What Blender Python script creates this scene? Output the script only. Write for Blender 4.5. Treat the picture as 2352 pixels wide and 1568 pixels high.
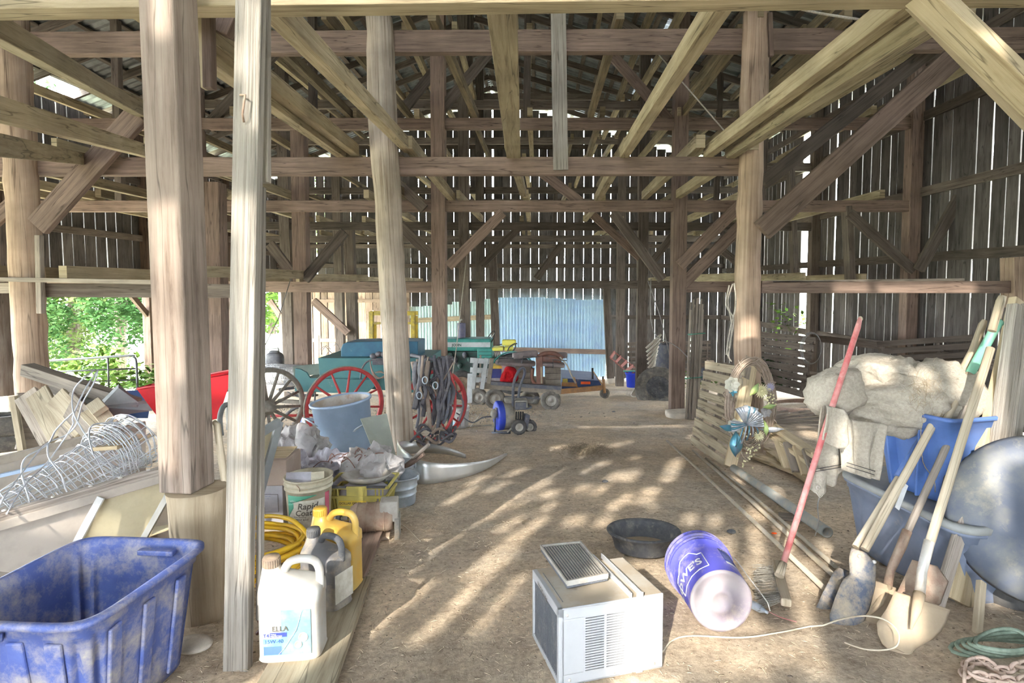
import bpy, math, random
from mathutils import Vector as V, Matrix, noise
for o in list(bpy.data.objects): bpy.data.objects.remove(o)
R = random.Random(7)
SC = bpy.context.scene; COL = SC.collection
F = 1300.0; PIT = math.radians(3.43); CX, CY = 1236.0, 732.9; CAM = V((0, 0, 1.5))
# ---------------------------------------------------------------- camera
cd = bpy.data.cameras.new('camera'); cam = bpy.data.objects.new('camera', cd); COL.objects.link(cam)
cd.sensor_width = 36; cd.sensor_fit = 'HORIZONTAL'; cd.lens = F / 2352 * 36
cd.shift_x = (1176 - CX) / 2352; cd.shift_y = (CY - 784) / 2352; cd.clip_end = 400; cd.clip_start = .05
cam.location = CAM; cam.rotation_euler = (math.pi / 2 - PIT, 0, 0); SC.camera = cam
# ---------------------------------------------------------------- light
SUN = V((.28, .80, -.48)).normalized()          # direction the sunlight travels
w = bpy.data.worlds.new('sky'); SC.world = w; w.use_nodes = True
nt = w.node_tree; bg = nt.nodes['Background']
bg.inputs[0].default_value = (.86, .93, 1, 1); bg.inputs[1].default_value = 27.0
sd = bpy.data.lights.new('sun', 'SUN'); so = bpy.data.objects.new('sun', sd); COL.objects.link(so)
sd.energy = 5.2; sd.angle = math.radians(.6); sd.color = (1, .93, .82)
so.rotation_euler = SUN.to_track_quat('-Z', 'Y').to_euler(); so.location = (-6, -14, 12)
def area(name, loc, tgt, sx, sy, power, col):
    d = bpy.data.lights.new(name, 'AREA'); d.shape = 'RECTANGLE'; d.size = sx; d.size_y = sy; d.energy = power; d.color = col
    o = bpy.data.objects.new(name, d); COL.objects.link(o); o.location = loc
    o.rotation_euler = (V(tgt) - V(loc)).to_track_quat('-Z', 'Y').to_euler(); return o
SC.view_settings.view_transform = 'Standard'; SC.view_settings.look = 'None'; SC.view_settings.exposure = .78
SC.view_settings.gamma = 1; SC.view_settings.use_curve_mapping = False
SC.cycles.max_bounces = 10; SC.cycles.diffuse_bounces = 7
# ---------------------------------------------------------------- image <-> place
def ray(px, py):
    dx, dy = px - CX, CY - py
    return V((dx, F * math.cos(PIT) + dy * math.sin(PIT), -F * math.sin(PIT) + dy * math.cos(PIT)))
def P(px, py, Y):
    d = ray(px, py); return CAM + d * (Y / d.y)
def G(px, py, h=0):
    d = ray(px, py); return CAM + d * (-(1.205 - h) / (d.z + .107 * d.y))
def zg(x, y):
    yy = min(max(y, -1.0), 21.5)
    return .295 - .107 * yy
def gz(x, y, h=0): return V((x, y, zg(x, y) + h))
# ---------------------------------------------------------------- mesh building
def nrm(a): return a.normalized() if a.length > 1e-9 else V((0, 0, 1))
def frame(d, up=None):
    d = nrm(d); up = V(up) if up else V((0, 0, 1))
    if abs(d.dot(nrm(up))) > .98: up = V((0, 1, 0)) if abs(d.y) < .9 else V((1, 0, 0))
    s = nrm(d.cross(up)); return d, s, nrm(s.cross(d))
class MB:
    def __init__(s): s.v = []; s.f = []; s.uv = []; s.sm = []
    def face(s, idx, uvs=None, sm=False): s.f.append(tuple(idx)); s.uv.append(uvs); s.sm.append(sm)
    def hexa(s, c, la=1.0, lb=.1, lc=.1):
        n = len(s.v); s.v += [V(x) for x in c]
        for q, (a, b) in (((0, 3, 2, 1), (lb, lc)), ((4, 5, 6, 7), (lb, lc)), ((0, 1, 5, 4), (la, lb)), ((2, 3, 7, 6), (la, lb)), ((1, 2, 6, 5), (la, lc)), ((3, 0, 4, 7), (la, lc))):
            o = R.random() * .2
            if a is lb and b is lc and q in ((0, 3, 2, 1), (4, 5, 6, 7)): uv = [(0, 0), (0, b), (a * .2, b), (a * .2, 0)]
            else: uv = [(0, o), (0, o + b), (a, o + b), (a, o)]
            s.face([n + i for i in q], uv)
        return s
    def bar(s, p0, p1, w_, h_, up=None, w2=None, h2=None, roll=0):
        p0, p1 = V(p0), V(p1); d, a, b = frame(p1 - p0, up)
        if roll:
            q = Matrix.Rotation(roll, 3, d); a = q @ a; b = q @ b
        w2 = w_ if w2 is None else w2; h2 = h_ if h2 is None else h2
        def r(p, w, h): return [p - a * w / 2 - b * h / 2, p + a * w / 2 - b * h / 2, p + a * w / 2 + b * h / 2, p - a * w / 2 + b * h / 2]
        return s.hexa(r(p0, w_, h_) + r(p1, w2, h2), (p1 - p0).length, w_, h_)
    def box(s, c, sz, M=None):
        c = V(c); x, y, z = [t / 2 for t in sz]; M = M or Matrix.Identity(3)
        k = max(range(3), key=lambda i: sz[i]); e = V((0, 0, 0)); e[k] = sz[k] / 2
        o = [i for i in range(3) if i != k]; ax = [V((0, 0, 0)), V((0, 0, 0))]
        ax[0][o[0]] = sz[o[0]] / 2; ax[1][o[1]] = sz[o[1]] / 2
        if e.cross(ax[0]).dot(ax[1]) < 0: ax = [ax[1], ax[0]]
        cs = []
        for t in (-1, 1):
            for a, b in ((-1, -1), (1, -1), (1, 1), (-1, 1)): cs.append(c + M @ (e * t + ax[0] * a + ax[1] * b))
        return s.hexa(cs, sz[k], sz[o[0]], sz[o[1]])
    def rings(s, rs, closed=False, cap=(True, True), sm=True, L=None):
        n0 = len(s.v); m = len(rs[0])
        for r in rs: s.v += [V(p) for p in r]
        u = 0
        per = sum((V(rs[0][j]) - V(rs[0][(j + 1) % m])).length for j in range(m)) or 1
        N = len(rs)
        for i in range(N if closed else N - 1):
            k = (i + 1) % N; du = (V(rs[i][0]) - V(rs[k][0])).length
            for j in range(m):
                l = (j + 1) % m
                s.face([n0 + i * m + j, n0 + i * m + l, n0 + k * m + l, n0 + k * m + j],
                       [(u, per * j / m), (u, per * (j + 1) / m), (u + du, per * (j + 1) / m), (u + du, per * j / m)], sm)
            u += du
        if not closed:
            if cap[0]: s.face([n0 + j for j in range(m)][::-1], [(.1 * math.cos(6.28 * j / m), .1 * math.sin(6.28 * j / m)) for j in range(m)])
            if cap[1]: s.face([n0 + (N - 1) * m + j for j in range(m)], [(.1 * math.cos(6.28 * j / m), .1 * math.sin(6.28 * j / m)) for j in range(m)])
        return s
    def tube(s, pts, r, seg=8, closed=False, cap=True, flat=1.0, up=None):
        pts = [V(p) for p in pts]; rs = []; N = len(pts); prev = None
        for i, p in enumerate(pts):
            a = pts[(i - 1) % N] if (closed or i) else p; b = pts[(i + 1) % N] if (closed or i < N - 1) else p
            d, x, y = frame(b - a, up)
            if prev is not None and up is None:
                x = nrm(prev - d * prev.dot(d)); y = nrm(x.cross(d))
            prev = x
            q = r(i / max(1, N - 1)) if callable(r) else (r[i] if isinstance(r, (list, tuple)) else r)
            rs.append([p + x * math.cos(6.2832 * j / seg) * q + y * math.sin(6.2832 * j / seg) * q * flat for j in range(seg)])
        return s.rings(rs, closed, (cap, cap))
    def lathe(s, prof, o, ax=(0, 0, 1), seg=24, closed=False, cap=(False, False), jit=0):
        d, x, y = frame(V(ax)); o = V(o); rs = []
        for r, h in prof:
            rs.append([o + d * h + (x * math.cos(6.2832 * j / seg) + y * math.sin(6.2832 * j / seg)) * max(r, 1e-4) for j in range(seg)])
        return s.rings(rs, closed, cap)
    def grid(s, fn, nu, nv, sm=True, cu=False):
        n = len(s.v)
        for i in range(nu + 1):
            for j in range(nv + 1): s.v.append(V(fn(i / nu, j / nv)))
        for i in range(nu):
            for j in range(nv):
                a = n + i * (nv + 1) + j
                s.face([a, a + nv + 1, a + nv + 2, a + 1], [(i / nu, j / nv), ((i + 1) / nu, j / nv), ((i + 1) / nu, (j + 1) / nv), (i / nu, (j + 1) / nv)], sm)
        return s
    def blob(s, c, r, fn=None, nu=24, nv=14, ex=2.0, M=None):
        c = V(c); M = M or Matrix.Identity(3); rs = []
        f = lambda t: math.copysign(abs(t) ** (2 / ex), t)
        for i in range(nv + 1):
            th = math.pi * (.02 + .96 * i / nv) - math.pi / 2
            ring = []
            for j in range(nu):
                ph = 6.2832 * j / nu
                d = V((f(math.cos(th)) * f(math.cos(ph)) * r[0], f(math.cos(th)) * f(math.sin(ph)) * r[1], f(math.sin(th)) * r[2]))
                p = c + M @ d
                if fn: p = fn(p, d)
                ring.append(p)
            rs.append(ring)
        return s.rings(rs)
    def build(s, name, mat, parent=None, label=None, cat=None, group=None, kind=None, bevel=0, solid=0, sub=0, flat=False):
        off = V((0, 0, 0))
        if parent is not None:
            q = parent
            while q is not None: off += q.location; q = q.parent
        elif s.v:
            xs = [p.x for p in s.v]; ys = [p.y for p in s.v]; zs = [p.z for p in s.v]
            off = V(((min(xs) + max(xs)) / 2, (min(ys) + max(ys)) / 2, min(zs)))
        me = bpy.data.meshes.new(name); me.from_pydata([p - off for p in s.v], [], s.f)
        if any(u is not None for u in s.uv):
            ul = me.uv_layers.new(name='UVMap'); data = []
            for f, u in zip(s.f, s.uv):
                for i in range(len(f)): data += (u[i] if u else (0, 0))
            ul.data.foreach_set('uv', data)
        if not flat: me.polygons.foreach_set('use_smooth', s.sm)
        me.materials.append(mat if not isinstance(mat, str) else M[mat]); me.update()
        o = bpy.data.objects.new(name, me); COL.objects.link(o)
        if parent is not None: o.parent = parent
        else: o.location = off
        if solid: md = o.modifiers.new('solid', 'SOLIDIFY'); md.thickness = solid; md.offset = 0
        if bevel: md = o.modifiers.new('bevel', 'BEVEL'); md.width = bevel; md.segments = 2; md.limit_method = 'ANGLE'
        if sub: md = o.modifiers.new('sub', 'SUBSURF'); md.levels = sub; md.render_levels = sub
        return tag(o, label, cat, group, kind)
def tag(o, label=None, cat=None, group=None, kind=None):
    for k, x in (('label', label), ('category', cat), ('group', group), ('kind', kind)):
        if x: o[k] = x
    return o
def T(name, label, cat, loc=(0, 0, 0), group=None, kind=None):
    o = bpy.data.objects.new(name, None); COL.objects.link(o); o.location = loc; o.empty_display_size = .1
    return tag(o, label, cat, group, kind)
def rot(z=0, x=0, y=0): return Matrix.Rotation(z, 3, 'Z') @ Matrix.Rotation(y, 3, 'Y') @ Matrix.Rotation(x, 3, 'X')
def superring(c, hw, hd, z, n=4, seg=32, M=None, flute=0, k=0):
    M = M or Matrix.Identity(3); out = []
    for j in range(seg):
        t = 6.2832 * j / seg; a, b = math.cos(t), math.sin(t)
        x = math.copysign(abs(a) ** (2 / n), a) * hw; y = math.copysign(abs(b) ** (2 / n), b) * hd
        out.append(V(c) + M @ V((x, y, z)))
    return out
def lerp(a, b, t): return a + (b - a) * t
def nz(p, s=1.0, seed=0): return noise.noise(V((p[0] * s + seed, p[1] * s, p[2] * s)))
# ---------------------------------------------------------------- materials
M = {}
def _base(name):
    m = bpy.data.materials.new(name); m.use_nodes = True; t = m.node_tree; b = t.nodes['Principled BSDF']; M[name] = m
    return m, t, b
def _n(t, ty, **kw):
    n = t.nodes.new(ty)
    for k, x in kw.items():
        if k.startswith('i_'): n.inputs[int(k[2:]) if k[2:].isdigit() else k[2:]].default_value = x
        else: setattr(n, k, x)
    return n
def c4(c): return (c[0], c[1], c[2], 1)
def mat(name, c1, c2=None, scale=6.0, rough=.75, metal=0.0, bump=.15, dust=0.0, dcol=(.42, .33, .23), lo=.42, hi=.6, alpha=1, emit=0, var=.0):
    m, t, b = _base(name); c2 = c2 or tuple(x * .75 for x in c1)
    tc = _n(t, 'ShaderNodeTexCoord'); no = _n(t, 'ShaderNodeTexNoise'); no.inputs['Scale'].default_value = scale; no.inputs['Detail'].default_value = 8; no.inputs['Roughness'].default_value = .65
    t.links.new(tc.outputs['Object'], no.inputs['Vector'])
    mr = _n(t, 'ShaderNodeMapRange'); mr.inputs[1].default_value = lo; mr.inputs[2].default_value = hi
    t.links.new(no.outputs[0], mr.inputs[0])
    mx = _n(t, 'ShaderNodeMix', data_type='RGBA'); mx.inputs[6].default_value = c4(c1); mx.inputs[7].default_value = c4(c2)
    t.links.new(mr.outputs[0], mx.inputs[0]); out = mx.outputs[2]
    if dust:
        n2 = _n(t, 'ShaderNodeTexNoise'); n2.inputs['Scale'].default_value = scale * .6 + 2; n2.inputs['Detail'].default_value = 10; n2.inputs['Roughness'].default_value = .75
        t.links.new(tc.outputs['Object'], n2.inputs['Vector'])
        m2 = _n(t, 'ShaderNodeMapRange'); m2.inputs[1].default_value = .72 - dust * .45; m2.inputs[2].default_value = .9 - dust * .38
        t.links.new(n2.outputs[0], m2.inputs[0])
        x2 = _n(t, 'ShaderNodeMix', data_type='RGBA'); x2.inputs[7].default_value = c4(dcol)
        t.links.new(m2.outputs[0], x2.inputs[0]); t.links.new(out, x2.inputs[6]); out = x2.outputs[2]
    if var:
        oi = _n(t, 'ShaderNodeObjectInfo'); h = _n(t, 'ShaderNodeHueSaturation'); q = _n(t, 'ShaderNodeMapRange'); q.inputs[3].default_value = 1 - var; q.inputs[4].default_value = 1 + var
        t.links.new(oi.outputs['Random'], q.inputs[0]); t.links.new(q.outputs[0], h.inputs['Value']); t.links.new(out, h.inputs['Color']); out = h.outputs[0]
    t.links.new(out, b.inputs['Base Color']); b.inputs['Roughness'].default_value = rough; b.inputs['Metallic'].default_value = metal
    if bump:
        bp = _n(t, 'ShaderNodeBump'); bp.inputs['Strength'].default_value = bump; bp.inputs['Distance'].default_value = .02
        t.links.new(no.outputs[0], bp.inputs['Height']); t.links.new(bp.outputs[0], b.inputs['Normal'])
    return m
def wood(name, c1, c2, c3=None, grain=38.0, along=1.6, rough=.85, bump=.35, var=.22, crack=.0, stain=.5):
    m, t, b = _base(name); c3 = c3 or tuple(x * .45 for x in c1)
    tc = _n(t, 'ShaderNodeTexCoord'); oi = _n(t, 'ShaderNodeObjectInfo'); mp = _n(t, 'ShaderNodeMapping')
    mp.inputs['Scale'].default_value = (along, grain, 1); cb = _n(t, 'ShaderNodeCombineXYZ'); ml = _n(t, 'ShaderNodeMath', operation='MULTIPLY'); ml.inputs[1].default_value = 57
    t.links.new(oi.outputs['Random'], ml.inputs[0]); t.links.new(ml.outputs[0], cb.inputs[0]); t.links.new(ml.outputs[0], cb.inputs[2])
    t.links.new(tc.outputs['UV'], mp.inputs['Vector']); t.links.new(cb.outputs[0], mp.inputs['Location'])
    no = _n(t, 'ShaderNodeTexNoise'); no.inputs['Scale'].default_value = 1.0; no.inputs['Detail'].default_value = 9; no.inputs['Roughness'].default_value = .68; no.inputs['Distortion'].default_value = .4
    t.links.new(mp.outputs[0], no.inputs['Vector'])
    rp = _n(t, 'ShaderNodeValToRGB'); e = rp.color_ramp.elements; e[0].position = .3; e[0].color = c4(c3); e[1].position = .68; e[1].color = c4(c1); x = rp.color_ramp.elements.new(.46); x.color = c4(c2)
    t.links.new(no.outputs[0], rp.inputs[0])
    n2 = _n(t, 'ShaderNodeTexNoise'); n2.inputs['Scale'].default_value = 1.7; n2.inputs['Detail'].default_value = 4
    t.links.new(tc.outputs['Object'], n2.inputs['Vector'])
    m2 = _n(t, 'ShaderNodeMapRange'); m2.inputs[1].default_value = .35; m2.inputs[2].default_value = .65; m2.inputs[3].default_value = 1 - stain * .45; m2.inputs[4].default_value = 1 + stain * .25
    t.links.new(n2.outputs[0], m2.inputs[0])
    q = _n(t, 'ShaderNodeMapRange'); q.inputs[3].default_value = 1 - var; q.inputs[4].default_value = 1 + var
    t.links.new(oi.outputs['Random'], q.inputs[0]); mu = _n(t, 'ShaderNodeMath', operation='MULTIPLY')
    t.links.new(m2.outputs[0], mu.inputs[0]); t.links.new(q.outputs[0], mu.inputs[1])
    mk = _n(t, 'ShaderNodeMapping'); mk.inputs['Scale'].default_value = (along * .28, grain * .3, 1); t.links.new(tc.outputs['UV'], mk.inputs['Vector']); t.links.new(cb.outputs[0], mk.inputs['Location'])
    nk = _n(t, 'ShaderNodeTexNoise'); nk.inputs['Scale'].default_value = 1.0; nk.inputs['Detail'].default_value = 3; t.links.new(mk.outputs[0], nk.inputs['Vector'])
    sb = _n(t, 'ShaderNodeMath', operation='SUBTRACT'); sb.inputs[1].default_value = .5; ab = _n(t, 'ShaderNodeMath', operation='ABSOLUTE'); t.links.new(nk.outputs[0], sb.inputs[0]); t.links.new(sb.outputs[0], ab.inputs[0])
    kr = _n(t, 'ShaderNodeMapRange'); kr.inputs[1].default_value = .0; kr.inputs[2].default_value = .009 + crack * .01; kr.inputs[3].default_value = .45; kr.inputs[4].default_value = 1; t.links.new(ab.outputs[0], kr.inputs[0])
    m4 = _n(t, 'ShaderNodeMath', operation='MULTIPLY'); t.links.new(mu.outputs[0], m4.inputs[0]); t.links.new(kr.outputs[0], m4.inputs[1]); mu = m4
    h = _n(t, 'ShaderNodeHueSaturation'); t.links.new(mu.outputs[0], h.inputs['Value']); t.links.new(rp.outputs[0], h.inputs['Color'])
    t.links.new(h.outputs[0], b.inputs['Base Color']); b.inputs['Roughness'].default_value = rough; b.inputs['Specular IOR Level'].default_value = .25
    bp = _n(t, 'ShaderNodeBump'); bp.inputs['Strength'].default_value = bump; bp.inputs['Distance'].default_value = .02
    t.links.new(no.outputs[0], bp.inputs['Height']); t.links.new(bp.outputs[0], b.inputs['Normal'])
    return m
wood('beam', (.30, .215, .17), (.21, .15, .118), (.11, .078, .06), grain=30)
wood('rail', (.45, .37, .25), (.35, .285, .18), (.19, .145, .09), grain=26)
wood('raildark', (.27, .21, .13), (.19, .15, .095), (.1, .08, .05), grain=26)
wood('postwood', (0.374, 0.302, 0.245), (0.288, 0.223, 0.18), (0.158, 0.115, 0.0864), grain=26, var=.05, stain=.7)
wood('graywood', (0.495, 0.45, 0.39), (0.345, 0.307, 0.262), (0.112, 0.0975, 0.0825), grain=60, along=1.2, bump=.7, var=.08)
wood('log', (0.57, 0.494, 0.408), (0.437, 0.361, 0.285), (0.209, 0.152, 0.104), grain=34, along=.9, bump=.8, var=.06, stain=.8)
wood('logbrown', (.50, .38, .28), (.39, .28, .2), (.2, .13, .09), grain=24, along=.8, bump=.5, var=.06, stain=.8)
wood('stump', (0.493, 0.399, 0.281), (0.399, 0.315, 0.212), (0.238, 0.17, 0.102), grain=16, along=1, bump=.4, var=.04)
wood('siding', (.15, .135, .125), (.10, .088, .08), (.045, .04, .036), grain=26, var=.4)  # dark tone puts the backlit shade of the boards into the colour
wood('sidinglit', (.50, .38, .28), (.40, .29, .21), (.22, .15, .1), grain=20, var=.35)  # siding copy lightened in colour for the boards that stand lit
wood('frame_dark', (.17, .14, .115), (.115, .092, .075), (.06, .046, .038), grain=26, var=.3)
wood('pallet', (.46, .40, .29), (.36, .30, .21), (.2, .16, .11), grain=26, var=.15)
wood('lumber', (0.629, 0.527, 0.357), (0.527, 0.425, 0.272), (0.357, 0.264, 0.153), grain=22, var=.12)
wood('barnboard', (.36, .31, .25), (.26, .22, .18), (.12, .1, .08), grain=30, var=.25)
wood('handle', (0.576, 0.504, 0.384), (0.48, 0.4, 0.288), (0.336, 0.264, 0.176), grain=50, var=.05, bump=.2)
wood('handle_old', (.48, .42, .36), (.34, .29, .25), (.16, .13, .11), grain=80, var=.05, bump=.5)
wood('bark', (.2, .17, .14), (.13, .1, .08), (.06, .05, .04), grain=20, var=.1)
mat('tin', (.20, .21, .21), (.12, .12, .12), scale=3, rough=.55, metal=.5, bump=.05, dust=.25, dcol=(.16, .13, .1), var=.2)
mat('tinblue', (0.625, 0.825, 0.95), (0.525, 0.712, 0.9), scale=2, rough=.5, metal=.15, bump=.02, dust=.2, dcol=(.5, .48, .38), var=.06)
mat('tingreen', (0.72, 0.864, 0.84), (0.6, 0.756, 0.744), scale=2, rough=.5, metal=.15, bump=.02, dust=.15, dcol=(.5, .48, .4), var=.06)
mat('blueplastic', (.07, .105, .31), (.09, .13, .35), scale=9, rough=.55, bump=.1, dust=.6, dcol=(.42, .38, .34))
mat('bluetote', (.10, .19, .47), (.08, .15, .38), scale=4, rough=.4, bump=.03, dust=.2)
mat('graytote', (.19, .22, .30), (.15, .18, .25), scale=4, rough=.5, bump=.03, dust=.3, dcol=(.36, .32, .27))
mat('lidgray', (.32, .33, .32), (.26, .27, .26), scale=4, rough=.55, dust=.35)
mat('acwhite', (0.479, 0.491, 0.509), (0.443, 0.455, 0.473), scale=5, rough=.35, bump=.02, dust=.08)
mat('acdust', (0.465, 0.39, 0.292), (0.54, 0.51, 0.45), scale=5, rough=.8, bump=.1, dust=.4)
mat('acgrille', (.17, .18, .2), (.12, .13, .15), scale=200, rough=.7, bump=.6, dust=.1, dcol=(.5, .5, .5))
mat('black', (.03, .03, .032), (.05, .05, .05), scale=10, rough=.6)
mat('rubber', (.06, .06, .062), (.1, .095, .09), scale=8, rough=.85, dust=.3, dcol=(.3, .25, .2))
mat('rubber_dusty', (.17, .16, .14), (.12, .11, .1), scale=12, rough=.9, dust=.5, dcol=(.32, .28, .22))
mat('tub', (.085, .09, .10), (.14, .14, .14), scale=14, rough=.8, bump=.3, dust=.4, dcol=(.38, .34, .28))
mat('galv', (.50, .56, .62), (.40, .46, .52), scale=14, rough=.42, metal=.55, bump=.05, dust=.15)
mat('alum', (.68, .69, .68), (.58, .59, .58), scale=2, rough=.35, metal=.75, bump=.02, dust=.1)
mat('drumblue', (.38, .50, .66), (.33, .44, .6), scale=4, rough=.45, metal=.15, bump=.02, dust=.12)
mat('rustinner', (.45, .38, .3), (.6, .58, .55), scale=5, rough=.8, dust=.4, dcol=(.4, .2, .09))
mat('greenboard', (.34, .36, .31), (.28, .3, .26), scale=3, rough=.5, bump=.03, dust=.3)
mat('white', (0.6, 0.6, 0.585), (0.525, 0.517, 0.495), scale=10, rough=.5, dust=.18)
mat('jugwhite', (0.501, 0.49, 0.453), (0.453, 0.434, 0.392), scale=6, rough=.4, bump=.05, dust=.5, dcol=(.5, .38, .25))
mat('juggray', (.17, .165, .17), (.22, .21, .2), scale=6, rough=.5, bump=.05, dust=.55, dcol=(.46, .38, .27))
mat('jugyellow', (0.714, 0.425, 0.0638), (0.663, 0.476, 0.153), scale=3.5, rough=.35, bump=.03, dust=.24, dcol=(.6, .45, .27))
mat('yellow', (.78, .60, .08), (.68, .5, .07), scale=6, rough=.5, dust=.15)
mat('yellowseat', (.85, .78, .12), (.8, .74, .15), scale=6, rough=.5, dust=.08)
mat('yellowframe', (.52, .40, .05), (.3, .24, .07), scale=10, rough=.6, dust=.3, dcol=(.12, .1, .07))
mat('yellowbasket', (.60, .52, .14), (.5, .44, .13), scale=9, rough=.55, dust=.3, dcol=(.3, .26, .18))
mat('hose', (.80, .50, .02), (.72, .45, .03), scale=12, rough=.4, dust=.1)
mat('ribbonlabel_blue', (.16, .36, .46), (.26, .46, .54), scale=12, rough=.4)
mat('navy', (.04, .06, .25), (.06, .08, .3), rough=.5)
mat('labelwhite', (0.608, 0.624, 0.624), (0.544, 0.56, 0.56), scale=14, rough=.5)
mat('labelpaper', (.62, .60, .52), (.5, .47, .38), scale=20, rough=.7, dust=.3)
mat('bucketcream', (.62, .58, .44), (.5, .46, .33), scale=7, rough=.55, dust=.5, dcol=(.4, .34, .22))
mat('bucketblue', (.10, .10, .50), (.14, .14, .55), scale=5, rough=.5, bump=.05, dust=.62, dcol=(.55, .48, .42))
mat('bucketbottom', (0.333, 0.294, 0.301), (0.269, 0.23, 0.269), scale=4, rough=.6, dust=.4, dcol=(.56, .47, .38))
mat('bucketfar', (.015, .045, .50), (.02, .06, .55), scale=4, rough=.4)
mat('tealgreen', (.10, .40, .27), (.12, .36, .25), rough=.6)
mat('darktext', (.10, .09, .07), (.14, .12, .1), rough=.7)
mat('red', (.52, .012, .02), (.42, .01, .018), scale=6, rough=.4, dust=.08)
mat('redwheel', (.50, .06, .06), (.40, .04, .045), scale=12, rough=.6, dust=.25, dcol=(.45, .36, .32))
mat('redblanket', (.62, .012, .02), (.45, .008, .015), scale=16, rough=1, bump=.6)
mat('redhandle', (.50, .12, .12), (.58, .27, .25), scale=10, rough=.5, dust=.25, dcol=(.6, .48, .42))
mat('greengrip', (.16, .42, .30), (.18, .38, .28), scale=10, rough=.5, dust=.15)
mat('graywheel', (.27, .25, .21), (.2, .18, .15), scale=12, rough=.9, dust=.3)
mat('buggyblue', (.025, .10, .17), (.03, .13, .2), scale=5, rough=.45, bump=.05, dust=.2, dcol=(.25, .3, .3))
mat('buggygreen', (.04, .15, .16), (.05, .17, .17), scale=5, rough=.5, bump=.05, dust=.2, dcol=(.3, .33, .3))
mat('buggydash', (.17, .21, .18), (.14, .17, .15), scale=5, rough=.6, dust=.25)
mat('leather', (.075, .075, .09), (.12, .11, .12), scale=14, rough=.6, bump=.3, dust=.35, dcol=(.28, .24, .22))
mat('leathertan', (.30, .23, .18), (.22, .17, .13), scale=14, rough=.7, dust=.3)
mat('machineblue', (.02, .05, .50), (.03, .06, .4), scale=5, rough=.5, dust=.2)
mat('machinegray', (.30, .28, .24), (.2, .19, .17), scale=10, rough=.7, dust=.45)
mat('machinedark', (.09, .10, .13), (.14, .14, .15), scale=12, rough=.65, dust=.35)
mat('cartwood', (.30, .26, .21), (.22, .19, .16), scale=9, rough=.9, dust=.35)
mat('cartwhite', (0.522, 0.549, 0.558), (0.432, 0.45, 0.459), scale=9, rough=.7, dust=.2)
mat('hubcream', (0.442, 0.425, 0.383), (0.357, 0.323, 0.281), scale=12, rough=.6, dust=.3)
mat('brownleather', (.22, .10, .07), (.16, .075, .055), scale=8, rough=.45, bump=.2, dust=.2)
mat('cushion', (.26, .22, .21), (.2, .165, .17), scale=9, rough=.85, bump=.2, dust=.3)
mat('tractorgreen', (.045, .24, .20), (.06, .3, .26), scale=4, rough=.45, dust=.12)
mat('tractordark', (.035, .09, .075), (.05, .06, .06), scale=9, rough=.6, dust=.2)
mat('muffler', (.14, .14, .22), (.2, .18, .24), scale=9, rough=.6)
mat('mowerblue', (.03, .06, .16), (.05, .08, .18), scale=5, rough=.5, dust=.25)
mat('orangerust', (.42, .22, .09), (.3, .17, .09), scale=9, rough=.8, dust=.3)
mat('orange', (.95, .13, .01), (.85, .1, .01), rough=.5)
mat('rust', (.30, .2, .15), (.38, .29, .22), scale=14, rough=.85, bump=.3, dust=.5, dcol=(.46, .36, .25))
mat('shovel', (.42, .33, .225), (.34, .265, .19), scale=5, rough=.85, bump=.15, dust=.5, dcol=(.52, .41, .28))
mat('diggersteel', (.10, .12, .17), (.3, .27, .23), scale=16, rough=.8, bump=.4, dust=.55, dcol=(.44, .35, .24))
mat('silver', (.66, .64, .6), (.5, .45, .38), scale=8, rough=.4, metal=.35, dust=.3)
mat('burlap', (0.448, 0.405, 0.332), (0.376, 0.332, 0.268), scale=70, rough=1, bump=.5, dust=.2)
mat('straw', (.42, .345, .24), (.27, .215, .15), scale=30, rough=.9, var=.3)
mat('bagwhite', (0.426, 0.409, 0.403), (0.346, 0.328, 0.317), scale=6, rough=.6, bump=.4, dust=.25)
mat('baggray', (.48, .47, .53), (.36, .35, .4), scale=5, rough=.45, bump=.4, dust=.2)
mat('cardboard', (.34, .26, .21), (.40, .32, .27), scale=4, rough=.85)
mat('boxgray', (.40, .40, .44), (.32, .32, .36), scale=6, rough=.8, dust=.2)
mat('wire', (0.518, 0.532, 0.56), (0.42, 0.434, 0.462), scale=20, rough=.4, metal=.3, bump=0)
mat('wiredark', (.2, .2, .2), (.3, .27, .24), scale=20, rough=.6, metal=.3, bump=0)
mat('troughgray', (.40, .35, .30), (.33, .29, .25), scale=5, rough=.6, bump=.05, dust=.25)
mat('troughtan', (0.561, 0.501, 0.34), (0.476, 0.416, 0.281), scale=5, rough=.55, bump=.08, dust=.35, dcol=(.5, .43, .3))
mat('sheetgray', (.22, .23, .23), (.17, .18, .185), scale=4, rough=.7, dust=.25)
mat('pipe', (.44, .38, .28), (.36, .33, .28), scale=9, rough=.7, dust=.45)
mat('pipegray', (.25, .27, .26), (.34, .31, .26), scale=9, rough=.7, dust=.4)
mat('cable', (.62, .55, .42), (.5, .43, .32), scale=9, rough=.6)
mat('rope', (.52, .48, .4), (.4, .36, .3), scale=60, rough=1, bump=.5)
mat('ropegreen', (.26, .33, .26), (.2, .26, .2), scale=40, rough=.9, bump=.3)
mat('ropepink', (.60, .46, .38), (.5, .38, .3), scale=20, rough=.9, bump=.4)
mat('twig', (.32, .25, .19), (.42, .34, .27), scale=20, rough=.9)
mat('flowerwhite', (0.656, 0.64, 0.544), (0.6, 0.576, 0.464), scale=9, rough=.8)
mat('floweryellow', (.80, .76, .50), (.7, .66, .4), scale=9, rough=.8)
mat('flowerlilac', (.48, .46, .62), (.42, .4, .55), scale=9, rough=.8)
mat('leafgreen', (.30, .38, .12), (.2, .3, .12), scale=9, rough=.6)
mat('ribbonsilver', (.50, .52, .55), (.3, .34, .4), scale=16, rough=.3, metal=.5)
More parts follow.
